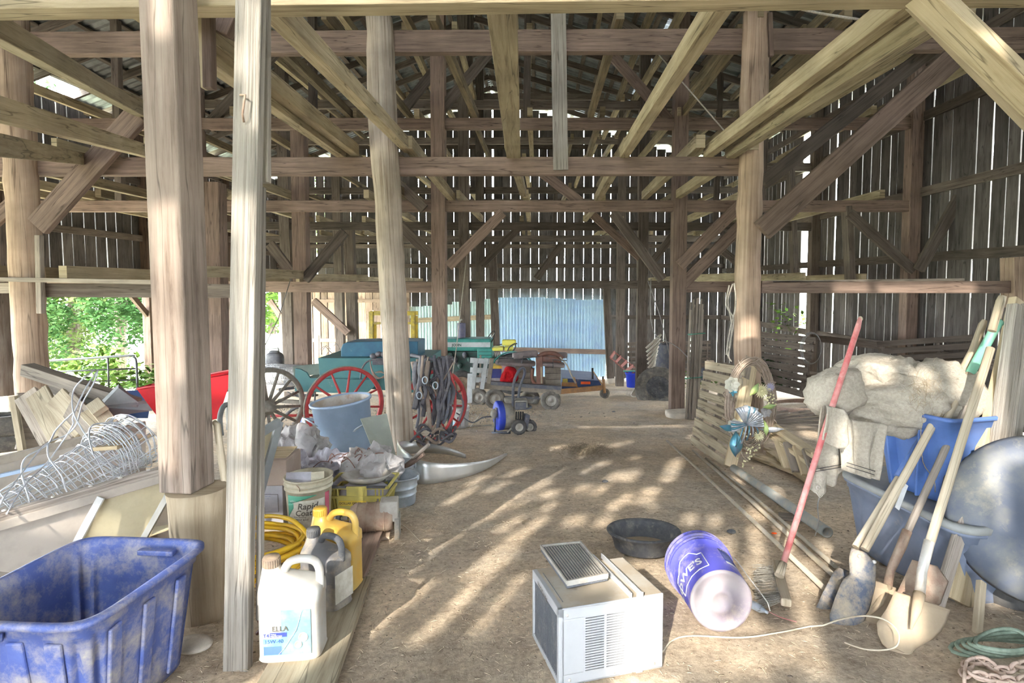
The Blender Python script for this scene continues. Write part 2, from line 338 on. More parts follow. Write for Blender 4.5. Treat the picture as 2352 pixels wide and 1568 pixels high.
mat('ribbonteal', (.08, .28, .36), (.16, .22, .3), scale=14, rough=.3, metal=.4)
mat('discblue', (.08, .095, .13), (.15, .15, .14), scale=4, rough=.5, bump=.1, dust=.42, dcol=(.33, .29, .2))
mat('stone', (.50, .44, .36), (.4, .35, .29), scale=9, rough=.95, bump=.4, dust=.3)
mat('gatesteel', (.035, .04, .042), (.05, .05, .05), scale=9, rough=.5, metal=.4)
mat('leafa', (.075, .125, .022), (.04, .085, .014), scale=1.2, rough=1, bump=0)
mat('leafb', (.12, .155, .05), (.06, .10, .028), scale=1.2, rough=1, bump=0)
mat('leafc', (.02, .05, .014), (.035, .07, .02), scale=1.2, rough=1, bump=0)
mat('grass', (.46, .47, .33), (.36, .39, .24), scale=1.5, rough=.9, bump=.3)  # lightened in colour so the outside ground bounces light into the barn
mat('skin_black', (.05, .05, .06), (.09, .09, .09), scale=8, rough=.6, dust=.25)
mat('brick', (.30, .12, .10), (.25, .1, .08), scale=9, rough=.8)
mat('pinklabel', (.62, .40, .42), (.55, .36, .4), rough=.6)
mat('redlabel', (.55, .10, .16), (.5, .12, .18), rough=.6)
# dirt floor
m, t, b = _base('dirt'); tc = _n(t, 'ShaderNodeTexCoord')
def _noise(t, s, d, r=.6): 
    n = _n(t, 'ShaderNodeTexNoise'); n.inputs['Scale'].default_value = s; n.inputs['Detail'].default_value = d; n.inputs['Roughness'].default_value = r; t.links.new(tc.outputs['Object'], n.inputs['Vector']); return n
n1 = _noise(t, .9, 5); n2 = _noise(t, 34, 12, .75); n3 = _noise(t, 7, 8, .7)
rp = _n(t, 'ShaderNodeValToRGB'); e = rp.color_ramp.elements; e[0].position = .36; e[0].color = (.52, .45, .365, 1); e[1].position = .62; e[1].color = (.70, .61, .49, 1)
t.links.new(n3.outputs[0], rp.inputs[0])
rq = _n(t, 'ShaderNodeValToRGB'); e = rq.color_ramp.elements; e[0].position = .35; e[0].color = (.62, .57, .52, 1); e[1].position = .62; e[1].color = (1.12, 1.1, 1.05, 1)
t.links.new(n2.outputs[0], rq.inputs[0])
mx = _n(t, 'ShaderNodeMix', data_type='RGBA', blend_type='MULTIPLY'); mx.inputs[0].default_value = 1; t.links.new(rp.outputs[0], mx.inputs[6]); t.links.new(rq.outputs[0], mx.inputs[7])
rr = _n(t, 'ShaderNodeValToRGB'); e = rr.color_ramp.elements; e[0].position = .38; e[0].color = (.82, .84, .88, 1); e[1].position = .6; e[1].color = (1.08, 1.03, .98, 1)
t.links.new(n1.outputs[0], rr.inputs[0])
my = _n(t, 'ShaderNodeMix', data_type='RGBA', blend_type='MULTIPLY'); my.inputs[0].default_value = 1; t.links.new(mx.outputs[2], my.inputs[6]); t.links.new(rr.outputs[0], my.inputs[7])
t.links.new(my.outputs[2], b.inputs['Base Color']); b.inputs['Roughness'].default_value = .95; b.inputs['Specular IOR Level'].default_value = .1
bp = _n(t, 'ShaderNodeBump'); bp.inputs['Strength'].default_value = .55; bp.inputs['Distance'].default_value = .012
ad = _n(t, 'ShaderNodeMath', operation='ADD'); t.links.new(n2.outputs[0], ad.inputs[0]); t.links.new(n3.outputs[0], ad.inputs[1])
t.links.new(ad.outputs[0], bp.inputs['Height']); t.links.new(bp.outputs[0], b.inputs['Normal'])
# ---------------------------------------------------------------- lettering
def letters(txt, h, o, ax, up, mat_, parent, name='lettering', bold=0, fn=None, align='LEFT', shear=0, ex=.0008):
    cu = bpy.data.curves.new('t', 'FONT'); cu.body = txt; cu.size = 1; cu.align_x = align; cu.offset = bold; cu.shear = shear; cu.extrude = 0; cu.resolution_u = 3
    ob = bpy.data.objects.new('t', cu); COL.objects.link(ob); dg = bpy.context.evaluated_depsgraph_get(); dg.update()
    me = bpy.data.meshes.new_from_object(ob.evaluated_get(dg)); bpy.data.objects.remove(ob); bpy.data.curves.remove(cu)
    o = V(o); ax = nrm(V(ax)); up = nrm(V(up)); nn = ax.cross(up); mb = MB()
    for v_ in me.vertices:
        x, y = v_.co.x * h, v_.co.y * h
        mb.v.append(fn(x, y) if fn else o + ax * x + up * y + nn * ex)
    for p in me.polygons: mb.face(list(p.vertices))
    bpy.data.meshes.remove(me)
    return mb.build(name, mat_, parent)

mat('clod', (.30, .24, .175), (.22, .17, .125), scale=40, rough=.95)
mat('gravelgray', (.34, .31, .27), (.25, .22, .19), scale=40, rough=.95)
wood('eave_post', (.13, .085, .06), (.09, .06, .042), (.05, .032, .022), grain=24, var=.1)
for k_ in ('leafa', 'leafb', 'leafc'): M[k_].node_tree.nodes['Principled BSDF'].inputs['Specular IOR Level'].default_value = .05
# ================================================================ SETTING
XL, XR, YE, YF = -9.4, 6.7, 20.5, -3.0
RX, RZ = -1.6, 8.25                                    # ridge
def roofz(x): return RZ - (.37 if x < RX else .30) * abs(x - RX)
# ---- floor
mb = MB()
xs = []; x = -9.6
while x < 7.0: xs.append(x); x += .05 if -2.6 < x < 2.6 else .12
xs.append(7.0)
ys = []; y = YF - .1
while y < YE + .2: ys.append(y); y += .035 if y < 5 and y > 1.4 else .07 if y < 9 else .15
ys.append(YE + .2)
def ghgt(x, y):
    return zg(x, y) + .030 * nz((x, y, 0), .8, 3) + .014 * nz((x, y, 1), 3.1) + .007 * nz((x, y, 2), 11) + .004 * nz((x, y, 5), 26)
for x in xs:
    for y in ys: mb.v.append(V((x, y, ghgt(x, y) - .012)))
n = len(ys)
for i in range(len(xs) - 1):
    for j in range(n - 1): a = i * n + j; mb.face([a, a + n, a + n + 1, a + 1], None, True)
mb.build('floor', 'dirt', kind='structure', label='packed dirt barn floor with litter')
mb = MB()
mb.grid(lambda u, v: V((-90 + u * 80.4, -30 + v * 110, zg(0, -30 + v * 110) - .06 - .3 * (1 - u))), 20, 20)
mb.grid(lambda u, v: V((6.9 + u * 70, -30 + v * 110, zg(0, -30 + v * 110) - .1)), 4, 20)
mb.grid(lambda u, v: V((-9.6 + u * 16.6, 20.6 + v * 60, -1.98 - .0 * v)), 4, 4)
mb.grid(lambda u, v: V((-9.6 + u * 16.6, -30 + v * 28, .38)), 4, 4)
mb.build('ground', 'grass', kind='structure', label='grass outside the barn, colour lightened to bounce light inside')
# ---- siding walls
def wall(name, label, a, b, z0f, z1f, wmin, wmax, gap, mat_, step=(0, 0, 0), thick=.025, odd=.12, skip=None):
    root = T(name, label, None, (a[0], a[1], 0), kind='structure'); a = V((a[0], a[1], 0)); b = V((b[0], b[1], 0)); L = (b - a).length; d = (b - a) / L; s = 0; k = 0
    while s < L:
        wd = R.uniform(wmin, wmax); g = R.uniform(*gap)
        if R.random() < odd: g *= 2.3
        if s + wd > L: wd = L - s
        c = a + d * (s + wd / 2); z0, z1 = z0f(c), z1f(c)
        if not (skip and skip(c)) and wd > .02:
            off = V((-d.y, d.x, 0)) * R.uniform(-.006, .006); tl = d * R.uniform(-.012, .012)
            m2 = MB()
            # board with a slightly wavy edge
            zs = [z0, lerp(z0, z1, .33), lerp(z0, z1, .66), z1]
            rs = []
            nn = V((-d.y, d.x, 0)) * thick / 2
            for q, z in enumerate(zs):
                e1 = R.uniform(-.007, .007); e2 = R.uniform(-.007, .007); cc = c + off + tl * (q / 3) + V((0, 0, z))
                rs.append([cc - d * (wd / 2 + e1) - nn, cc + d * (wd / 2 + e2) - nn, cc + d * (wd / 2 + e2) + nn, cc - d * (wd / 2 + e1) + nn])
            m2.rings(rs, sm=False); m2.build('plank', mat_(c) if callable(mat_) else mat_, root); k += 1
        s += wd + g
    return root
gnd = lambda c: zg(c.x, c.y) + R.uniform(-.02, .08)
wr = wall('wall_right', 'tall dark plank wall with bright gaps on the right', (XR, YF), (XR, YE), gnd, lambda c: roofz(XR) - .05, .19, .30, (.010, .024), 'siding', skip=lambda c: 13.9 < c.y < 14.4)
we = wall('wall_back', 'dark plank end wall with light between the boards', (XL, YE), (XR, YE),
          lambda c: (gnd(c) if (c.x < -6.0 or c.x > 2.45) else (.92 if c.x > -1.55 else .55) + R.uniform(-.06, .06)), lambda c: roofz(c.x) - .12,
          .24, .36, (.008, .018), 'siding', skip=lambda c: c.x < -3.9 and False)
wl = wall('wall_left', 'plank wall above the open left side of the barn', (XL, YF), (XL, YE), lambda c: 1.42 + R.uniform(-.05, .05), lambda c: roofz(XL) - .1, .22, .32, (.010, .022), 'siding')
# lighter low boards of the back lean-to, and sheet metal
rt = T('wall_back_low', 'pale tan upright boards low on the end wall at left', None, (-9, YE - .5, 0), kind='structure')
x = -9.1
while x < -4.6:
    wd = R.uniform(.18, .26); z = zg(0, 20)
    MB().box((x + wd / 2, YE - .35 + R.uniform(-.01, .01), (z + 1.35) / 2), (wd, .03, 1.35 - z)).build('board', 'sidinglit', rt); x += wd + R.uniform(.02, .06)
for z in (-.45, .95): MB().box((-6.9, YE - .45, z), (4.4, .05, .12)).build('girt', 'sidinglit', rt)
def sheets(name, label, px0, px1, ytop0, ytop1, ybot, Y, mt):
    a = P(px0, ytop0, Y); b2 = P(px1, ytop1, Y); zb = P(px0, ybot, Y).z; root = T(name, label, None, (a.x, Y, zb), kind='structure')
    L = b2.x - a.x; k = max(1, round(L / .52)); wd = L / k
    for i in range(k):
        x0 = a.x + i * wd; m2 = MB(); zt = lerp(a.z, b2.z, (i + .5) / k) + R.uniform(-.03, .03)
        pr = []
        for q in range(5):
            u = q / 5
            for du, dd in ((0, 0), (.006, -.05), (.035, -.05), (.06, 0), (.10, 0), (.105, -.012), (.125, -.012), (.13, 0)): pr.append((u + du, dd))
        pr.append((1.02, 0))
        n0 = 0
        for (u, dd) in pr:
            m2.v += [V((x0 + u * wd, Y + dd, zb)), V((x0 + u * wd, Y + dd, zt))]
        for q in range(len(pr) - 1): m2.face([q * 2, q * 2 + 2, q * 2 + 3, q * 2 + 1])
        m2.build('metal_panel', mt, root, solid=.002)
    return root
sh = sheets('trim_1', 'pale blue ribbed sheet metal panels on the end wall', 1145, 1392, 681, 688, 866, YE - .15, 'tinblue')
MB().bar(P(1060, 800, YE - .3), P(1395, 808, YE - .3), .06, .17).build('girt', 'beam', sh)
s2 = sheets('trim_2', 'pale greenish ribbed sheet metal wall behind the tractor', 938, 1140, 706, 686, 868, YE - .1, 'tingreen')
MB().bar(P(930, 737, YE - .3), P(1140, 727, YE - .3), .06, .17).build('girt', 'rail', s2)
MB().bar(P(930, 808, YE - .3), P(1000, 808, YE - .3), .06, .16).build('girt', 'beam', s2)
# girts (horizontal nailers) as parts of the walls
for z in (.35, 1.95, 3.1, 4.4, 5.3): MB().bar((XR - .07, 3.0, z), (XR - .07, 20.4, z + R.uniform(-.1, .1)), .05, .15).build('girt', 'frame_dark', wr)
for z in (2.6, 3.9, 4.6): MB().bar((XL + .07, 3.0, z), (XL + .07, 20.4, z), .05, .14).build('girt', 'frame_dark', wl)
for z in (.35, 2.2, 2.9, 3.6, 4.5, 5.5, 6.4): 
    hw = (RZ - z) / .34; x0 = max(XL, RX - hw + .3); x1 = min(XR, RX + hw - .3)
    MB().bar((x0 if z > 1 else 2.4, YE - .07, z), (x1, YE - .07, z), .05, .15).build('girt', 'frame_dark', we)
# front wall behind the camera: holes cut to cast sun patches, doorway sized for the light
holes = []
def hole(pt, wd, ht, dz=0):
    t = (pt.y - YF) / SUN.y; h = pt - SUN * t; holes.append((h.x, h.z + dz, wd, ht))
for (px, py, wd, ht) in [(1282, 1026, .13, .14), (1345, 1030, .12, .12), (1412, 1020, .13, .12), (1440, 1012, .10, .1), (1382, 1062, .12, .16), (1412, 1092, .13, .2), (1381, 1122, .12, .16), (1335, 1120, .12, .14),
        (1450, 1090, .13, .2), (1492, 1138, .13, .26), (1440, 1142, .12, .2), (1545, 1078, .16, .5), (1240, 1112, .11, .22), (1262, 1132, .1, .16), (1180, 1082, .09, .2), (1140, 1118, .1, .2), (1270, 1075, .09, .14), (1060, 1136, .12, .26),
        (1165, 1200, .1, .16), (1230, 1196, .1, .12), (1320, 1195, .1, .12), (1390, 1195, .1, .12), (1262, 1160, .09, .14), (1410, 1160, .1, .12), (1588, 1190, .1, .12), (1640, 1190, .1, .12), (1655, 1270, .12, .3), (1742, 1268, .1, .5),
        (1145, 1265, .085, .42), (1090, 1335, .09, .45), (1000, 1425, .085, .22), (1150, 1375, .075, .3), (1190, 1230, .09, .3), (930, 1250, .05, .2), (1090, 1190, .08, .16), (1838, 1360, .11, .7), (1600, 1460, .22, .34), (1700, 1480, .22, .22), (1800, 1480, .14, .16), (1540, 1420, .1, .25),
        (1500, 1165, .08, .08), (1590, 1000, .1, .16), (1200, 1150, .08, .2), (1460, 1050, .1, .1), (1345, 1080, .1, .1),
        (1780, 1130, .12, .24), (1850, 1160, .12, .2), (1740, 1180, .12, .18), (1800, 1230, .1, .2), (1690, 1100, .12, .15), (1880, 1080, .14, .1), (1760, 1050, .14, .12)]:
    hole(G(px, py), wd, ht)
for (px, py, Y, wd, ht) in [(1715, 785, 6.4, .2, .46), (2130, 660, 6.4, 1.1, .14), (1960, 658, 6.4, .4, .12), (415, 40, 2.5, .09, .3), (420, 700, 2.5, .12, .75), (415, 900, 2.5, .12, .7), (395, 990, 2.45, .1, .4), (490, 1140, 2.3, .08, .14), (580, 130, 2.0, .1, .42), (575, 620, 2.0, .09, .6), (560, 900, 2.0, .08, .4), (550, 1200, 2.0, .05, .4),
        (1400, 1300, 2.2, .12, .22), (1500, 1450, 2.1, .3, .8), (1440, 1450, 2.05, .05, .6), (1560, 1270, 2.6, .1, .2), (1640, 1400, 2.35, .05, .5), (1720, 1350, 2.4, .06, .4), (680, 1450, 2.05, .2, .5), (640, 1380, 2.05, .1, .3), (620, 1300, 2.1, .1, .2), (770, 1300, 2.7, .06, .3), (800, 1280, 2.7, .04, .5),
        (840, 1050, 4.6, .2, .2), (970, 1070, 4.5, .12, .3), (810, 1010, 5.2, .16, .2), (1050, 1075, 4.6, .1, .2), (280, 1200, 2.9, .5, .14), (330, 1180, 2.9, .22, .3), (180, 1260, 2.6, .1, .25),
        (2240, 150, 2.6, .3, .35), (2320, 250, 2.6, .2, .3), (2300, 900, 2.7, .12, .8), (2240, 1000, 2.75, .08, .7), (2320, 1130, 2.4, .05, .3), (2320, 1350, 2.4, .1, .2), (1720, 960, 5.5, .14, .3), (1700, 880, 5.5, .1, .2), (2000, 880, 3.2, .12, .2), (2100, 900, 3.0, .12, .2), (2230, 850, 2.8, .12, .3), (2130, 1250, 2.4, .06, .5), (2080, 1400, 2.2, .12, .3), (1960, 1250, 2.5, .06, .3), (2110, 750, 3, .1, .1), (1850, 1330, 3.1, .1, .3), (130, 60, 3, .4, .1), (1040, 5, 2.7, 1.2, .06), (1650, 0, 2.7, .7, .06), (650, 0, 2.7, .4, .06), (1690, 60, 3.5, .1, .14), (2060, 60, 3.3, .14, .1), (880, 600, 6.4, .05, .3), (910, 900, 6.4, .1, .3)]:
    hole(P(px, py, Y), wd, ht)
wf = T('wall_front', 'unseen plank front wall with holes cut to cast sun patches', None, (0, YF, 1.9), kind='structure')
cw, ch = .045, .045; nx = int((XR - XL) / cw); mbf = MB()
zb = 1.75
for i in range(nx):
    x = XL + (i + .5) * cw; zt = roofz(x); run = None; z = zb if -1.3 < x < .6 else .2
    while z < zt:
        op = any(abs(x - hx) < hw / 2 and abs(z + ch / 2 - hz) < hh / 2 for hx, hz, hw, hh in holes)
        if not op and run is None: run = z
        if op and run is not None: mbf.box((x, YF, (run + z) / 2), (cw, .02, z - run)); run = None
        z += ch
    if run is not None: mbf.box((x, YF, (run + zt) / 2), (cw, .02, zt - run))
mbf.build('sun_cut_siding', 'siding', wf, kind='stuff')
# ---- roof: tin sheets on purlins on rafters
ce = T('ceiling', 'dark tin roof on purlins and rafters', None, (RX, 9, RZ), kind='structure')
for side in (-1, 1):
    xe = XL - .35 if side < 0 else XR + .35; k = int((YE - YF + .4) / .95)
    for i in range(k + 1):
        y0 = YF - .2 + i * .95; pieces = [(0, .5), (.5, 1)]
        for (u0, u1) in pieces:
            if side < 0 and u1 == 1 and 11.0 < y0 < 11.9: u1 = .93
            if side < 0 and u0 == 0 and y0 > 19.6: u0 = .06
            x0 = lerp(RX, xe, u0); x1 = lerp(RX, xe, u1 + (0 if u1 == 1 or u0 else .01)); m2 = MB()
            for q in range(11):
                yy = y0 + .95 * q / 10; dz = .022 if q % 2 else 0
                m2.v += [V((x0, yy, roofz(x0) + .09 + dz)), V((x1, yy, roofz(x1) + .09 + dz))]
            for q in range(10): m2.face([q * 2, q * 2 + 1, q * 2 + 3, q * 2 + 2])
            m2.build('roof_sheet', 'tin', ce)
    L = abs(xe - RX); kk = int(L / .45)
    for i in range(kk + 1):
        x = RX + (xe - RX) * (i + .3) / (kk + .5); MB().bar((x, YF - .2, roofz(x) + .05), (x, YE + .2, roofz(x) + .05), .11, .03).build('purlin', 'frame_dark', ce)
    y = YF + .3
    while y < YE:
        MB().bar((RX, y, roofz(RX) - .04), (xe, y, roofz(xe) - .04), .06, .15).build('rafter', 'frame_dark', ce); y += 1.0 if y > 5 else 1.2
# ================================================================ TIMBER FRAME
BY = [2.75, 6.5, 10.0, 13.5, 17.0]
def timber(name, p0, p1, w_, h_, mt, label, cat, group=None, bev=.006, up=None, roll=0):
    return MB().bar(p0, p1, w_, h_, up, roll=roll).build(name, mt, None, label, cat, group, bevel=bev)
def logpost(pts, rad, mt, label, group=None, seg=20, name='log_post', lump=.06):
    pts = [V(p) for p in pts]; N = 26; path = []; rr = []
    tot = [0]
    for a, b in zip(pts, pts[1:]): tot.append(tot[-1] + (b - a).length)
    for i in range(N + 1):
        s = tot[-1] * i / N; k = max(j for j in range(len(tot) - 1) if tot[j] <= s + 1e-6); u = (s - tot[k]) / (tot[k + 1] - tot[k])
        path.append(pts[k].lerp(pts[k + 1], u)); rr.append(lerp(rad[k], rad[k + 1], u))
    mb = MB(); rs = []
    for p, r in zip(path, rr):
        ring = []
        for j in range(seg):
            t = 6.2832 * j / seg; d = V((math.cos(t), math.sin(t), 0)); q = p + d * r
            ring.append(p + d * r * (1 + lump * nz(q, 4, 3) * 2 + .02 * nz((q.x * 30, q.y * 30, q.z * 2), 1)))
        rs.append(ring)
    mb.rings(rs); return mb.build(name, mt, None, label, 'post', group)
# --- front bent (nearest the camera)
timber('squared_post', P(431, 1120, 2.50), P(384, -90, 2.50), .155, .155, 'postwood', 'thick squared brown-grey post in the foreground standing on a log stub', 'post', up=(.12, 1, 0), bev=.008)
logpost([P(466, 1452, 2.44), P(462, 1330, 2.44), P(452, 1200, 2.46), P(452, 1122, 2.49)], [.105, .10, .115, .125], 'stump', 'short rounded log stub carrying the squared foreground post', seg=24, name='log_stub', lump=.1)
tb = T('plank_post', 'narrow weathered grey plank post right of the squared post', 'post', P(547, 1560, 2.05))
MB().bar(P(546, 1562, 2.05), P(578, -60, 2.05), .092, .045, (0, 1, 0), w2=.09).build('plank', 'graywood', tb, bevel=.004)
MB().bar(P(607, 420, 2.12), P(606, -60, 2.12), .04, .03, (0, 1, 0)).build('side_board', 'graywood', tb, bevel=.003)
MB().bar(P(597, 1420, 2.12), P(602, 430, 2.12), .018, .03, (0, 1, 0)).build('side_strip', 'graywood', tb, bevel=.002)
hk = MB(); hk.tube([P(552, 218, 2.02), P(563, 218, 2.0), P(560, 240, 2.0), P(557, 262, 2.0), P(560, 280, 2.02)], .004, 6); hk.build('bent_nail', 'rust', tb)
timber('tie_beam', P(-80, -14, 2.78), P(2440, -46, 2.78), .12, .20, 'rail', 'pale tie beam across the very top of the picture', 'beam')
timber('hanging_board', P(482, 205, 2.95), P(478, -30, 2.95), .05, .05, 'beam', 'short brown board hanging beside the squared post near the top', 'board')
timber('hanging_board', P(473, 205, 2.98), P(463, -30, 2.98), .03, .05, 'rail', 'thin paler strip next to the short hanging board', 'board')
timber('beam_end', P(508, 78, 3.3), P(560, -40, 3.3), .09, .12, 'beam', 'brown brace end showing between the two foreground posts at top', 'brace')
br = T('corner_brace', 'broad pale brace crossing the upper right corner', 'brace', P(2352, 286, 2.7))
MB().bar(P(2060, -70, 2.72), P(2560, 405, 2.72), .17, .06, (0, 1, 0), roll=math.pi / 2).build('brace_board', 'lumber', br, bevel=.006)
MB().bar(P(2040, -70, 2.80), P(2520, 425, 2.80), .05, .13, (0, 1, 0)).build('backing_board', 'stump', br, bevel=.006)
# --- second bent
logpost([P(92, 1000, 6.5), P(75, 880, 6.5), P(62, 640, 6.5), P(34, 130, 6.5), P(30, 40, 6.5)], [.155, .155, .16, .15, .14], 'logbrown', 'round brown log post at the far left of the picture')
logpost([P(923, 1037, 6.5), P(915, 900, 6.5), P(893, 500, 6.5), P(878, 250, 6.5), P(872, 40, 6.5)], [.145, .15, .145, .16, .145], 'log', 'round grey log post with peeling bark in the middle', lump=.05)
logpost([P(1722, 1060, 6.5), P(1716, 850, 6.5), P(1716, 640, 6.5), P(1728, 300, 6.5), P(1730, 240, 6.5), P(1737, 30, 6.5)], [.18, .15, .14, .13, .155, .14], 'logbrown', 'round brown log post on the right behind the wreath', lump=.07)
logpost([P(0, 905, 7.4), P(-6, 700, 7.4), P(-12, 500, 7.4)], [.24, .2, .19], 'bark', 'dark log post cut by the left picture edge')
timber('tie_beam', P(-80, 104, 6.62), P(2430, 92, 6.62), .12, .245, 'beam', 'reddish-brown tie beam at the upper tier of the round log posts', 'beam')
timber('tie_beam', P(-60, 384, 6.62), P(1712, 382, 6.62), .12, .20, 'beam', 'long reddish-brown tie beam in front, joining the round log posts at mid height', 'beam')
timber('tie_beam', P(1745, 659, 6.5), P(2312, 659, 6.5), .12, .14, 'beam', 'sunlit brown beam between the right log post and the right-hand post', 'beam')
timber('tie_beam', P(95, 666, 6.6), P(540, 668, 6.6), .1, .16, 'frame_dark', 'dark beam over the open left side behind the squared post', 'beam')
timber('shelf_board', P(-60, 640, 6.4), P(365, 648, 6.4), .16, .05, 'barnboard', 'grey board lying on the low beam at left', 'board')
timber('shelf_board', P(-60, 661, 6.5), P(80, 661, 6.5), .1, .12, 'barnboard', 'pale grey beam end left of the far left log post', 'board')
timber('shelf_board', P(1765, 647, 6.55), P(2200, 642, 6.55), .22, .03, 'barnboard', 'loose grey plank resting on the right-hand beam', 'board')
timber('side_post', P(2334, 705, 6.5), P(2332, 590, 6.5), .2, .2, 'logbrown', 'short brown post end at the right edge above the leaning boards', 'post')
timber('cleat', P(94, 720, 6.36), P(90, 540, 6.36), .06, .06, 'barnboard', 'weathered cleat nailed to the far left log post', 'cleat')
timber('cleat', P(1771, 130, 6.4), P(1768, 30, 6.4), .05, .05, 'beam', 'brown cleat hanging at the top of the right log post', 'cleat')
timber('knee_brace', P(88, 520, 6.35), P(318, 262, 6.35), .08, .24, 'beam', 'brown diagonal brace rising from the far left log post', 'brace')
timber('knee_brace', P(1750, 530, 6.3), P(2195, 128, 6.3), .08, .24, 'beam', 'long wide diagonal brace rising right from the right log post', 'brace')
timber('knee_brace', P(1752, 420, 6.9), P(2150, 105, 6.9), .08, .17, 'frame_dark', 'thinner darker diagonal brace behind the wide one on the right', 'brace')
timber('knee_brace', P(-30, 520, 6.45), P(40, 460, 6.45), .06, .16, 'beam', 'brace stub left of the far left log post', 'brace')
timber('knee_brace', P(1700, 470, 9.9), P(1560, 610, 9.9), .1, .2, 'beam', 'paired brown brace reaching down left of the right log post, upper one', 'brace')
timber('knee_brace', P(1740, 480, 9.95), P(1565, 655, 9.95), .1, .2, 'beam', 'paired brown brace reaching down left of the right log post, lower one', 'brace')
nb = 0
def hang(px0, px1, top, bot, Y, w_, mt, label):
    timber('hanging_board', P(px1, bot, Y), P(px0, top, Y), w_, .03, mt, label, 'board', up=(0, 1, 0), bev=.003)
hang(1282, 1288, 14, 390, 6.535, .17, 'graywood', 'weathered vertical board hanging against the middle beam')
# near-bay tier rails, front to back
def rail(pxn, pyn, pxf, pyf, Yn, Yf, w_, h_, mt, label, group=None):
    return timber('tier_rail', P(pxn, pyn, Yn), P(pxf, pyf, Yf), w_, h_, mt, label, 'rail', group)
near = [(-40, 48, 336, 262, 'left of the squared post, uppermost of three'), (-60, 235, 352, 352, 'left of the squared post, middle one of three'), (-60, 325, 190, 365, 'at the far left, lowest of three with a splice'),
        (430, 40, 815, 345, 'meeting the beam left of the middle log post, upper of a pair'), (400, 70, 785, 350, 'meeting the beam left of the middle log post, lower of a pair'), (618, 5, 938, 338, 'crossing in front of the middle log post'),
        (1150, -20, 1180, 358, 'hanging down the middle of the picture'), (1670, -20, 1432, 352, 'right of centre running away to the beam'), (2120, -30, 1625, 350, 'on the right, upper of a long pair'), (2170, 25, 1675, 353, 'on the right, lower of a long pair')]
for i, (a, b2, c, d, w_) in enumerate(near):
    rail(a, b2, c, d, 2.9 if i not in (3, 4) else 3.1, 6.62, .16 if i == 6 else .10, .13 if i != 6 else .08, 'rail', 'near tier rail ' + w_)
# other bents: tie beams, posts
tiers = [1.5, 2.9, 4.3, 5.7]
names = ['', '', 'third', 'fourth', 'fifth']
for bi in (2, 3, 4):
    Y = BY[bi]; sp = Y / 6.5; nm = names[bi]
    for ti, z in enumerate(tiers + [7.0]):
        hw = (RZ - z) / .335; x0 = max(XL + .05, RX - hw + .2); x1 = min(XR - .1, RX + hw - .2)
        if x1 - x0 < 1: continue
        segs = [(x0, x1)]
        if ti == 0: segs = [(x0, -1.7), (2.45, 6.6)] if bi == 2 else [(x0, 3.4)] if bi == 3 else [(x0, 2.6)]
        for a, b2 in segs:
            zz = z + R.uniform(-.04, .04)
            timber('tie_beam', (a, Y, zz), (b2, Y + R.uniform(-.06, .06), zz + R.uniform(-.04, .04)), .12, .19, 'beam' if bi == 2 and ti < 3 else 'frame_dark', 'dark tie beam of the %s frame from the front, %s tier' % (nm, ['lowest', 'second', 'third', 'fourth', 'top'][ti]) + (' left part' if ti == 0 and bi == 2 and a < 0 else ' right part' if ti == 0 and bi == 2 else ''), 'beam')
    for k, x in enumerate((-5.95, -1.75, 2.45, XR - .15)):
        z0 = zg(x, Y); zt = roofz(x) - .1
        dx = {0: 0, 1: .0, 2: .02, 3: 0}[k]
        lean = R.uniform(-.05, .05)
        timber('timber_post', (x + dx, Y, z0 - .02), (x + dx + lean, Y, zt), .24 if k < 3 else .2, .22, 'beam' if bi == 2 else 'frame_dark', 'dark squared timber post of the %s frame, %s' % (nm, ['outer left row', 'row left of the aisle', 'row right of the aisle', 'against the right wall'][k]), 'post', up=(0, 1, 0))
    timber('timber_post', (XL + .1, Y, zg(XL, Y)), (XL + .1, Y, roofz(XL) - .1), .18, .18, 'eave_post', 'red-brown post in the open left wall, %s frame' % nm, 'post', up=(0, 1, 0))
    for s_ in (-1, 1):
        timber('knee_brace', (XL + .1, Y, .75), (XL + .1 + (.0 if s_ < 0 else 0.0), Y + s_ * .8, 1.5), .08, .12, 'eave_post', 'short brace under the eave beam on the open left side, %s frame %s' % (nm, 'near side' if s_ < 0 else 'far side'), 'brace')
for j, (px, y0, y1, Y, w_, l) in enumerate([(693, 838, 300, 10.1, .24, 'grey timber post behind the blue wagon, beside the tan boards'), (808, 800, 520, 13.6, .22, 'grey timber post behind the wagon, further back'), (500, 900, 420, 7.6, .2, 'dark post tucked behind the squared foreground post'), (1137, 860, 560, 17.4, .24, 'short dark post in front of the sheet metal, beside the tractor'), (1398, 868, 640, 17.5, .22, 'dark leaning post at the right end of the blue sheet metal'), (1950, 662, 474, 10.0, .1, 'slim upright between the beams near the right wall'), (1822, 656, 384, 13.5, .12, 'slim upright high behind the wide diagonal brace')]):
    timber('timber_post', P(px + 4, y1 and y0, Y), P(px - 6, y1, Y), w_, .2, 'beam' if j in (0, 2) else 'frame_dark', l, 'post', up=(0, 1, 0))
MB().bar((XL + .1, 3, 1.5), (XL + .1, 20.4, 1.5), .14, .2).build('eave_beam', 'frame_dark', None, 'dark beam running along the top of the open left side', 'beam')
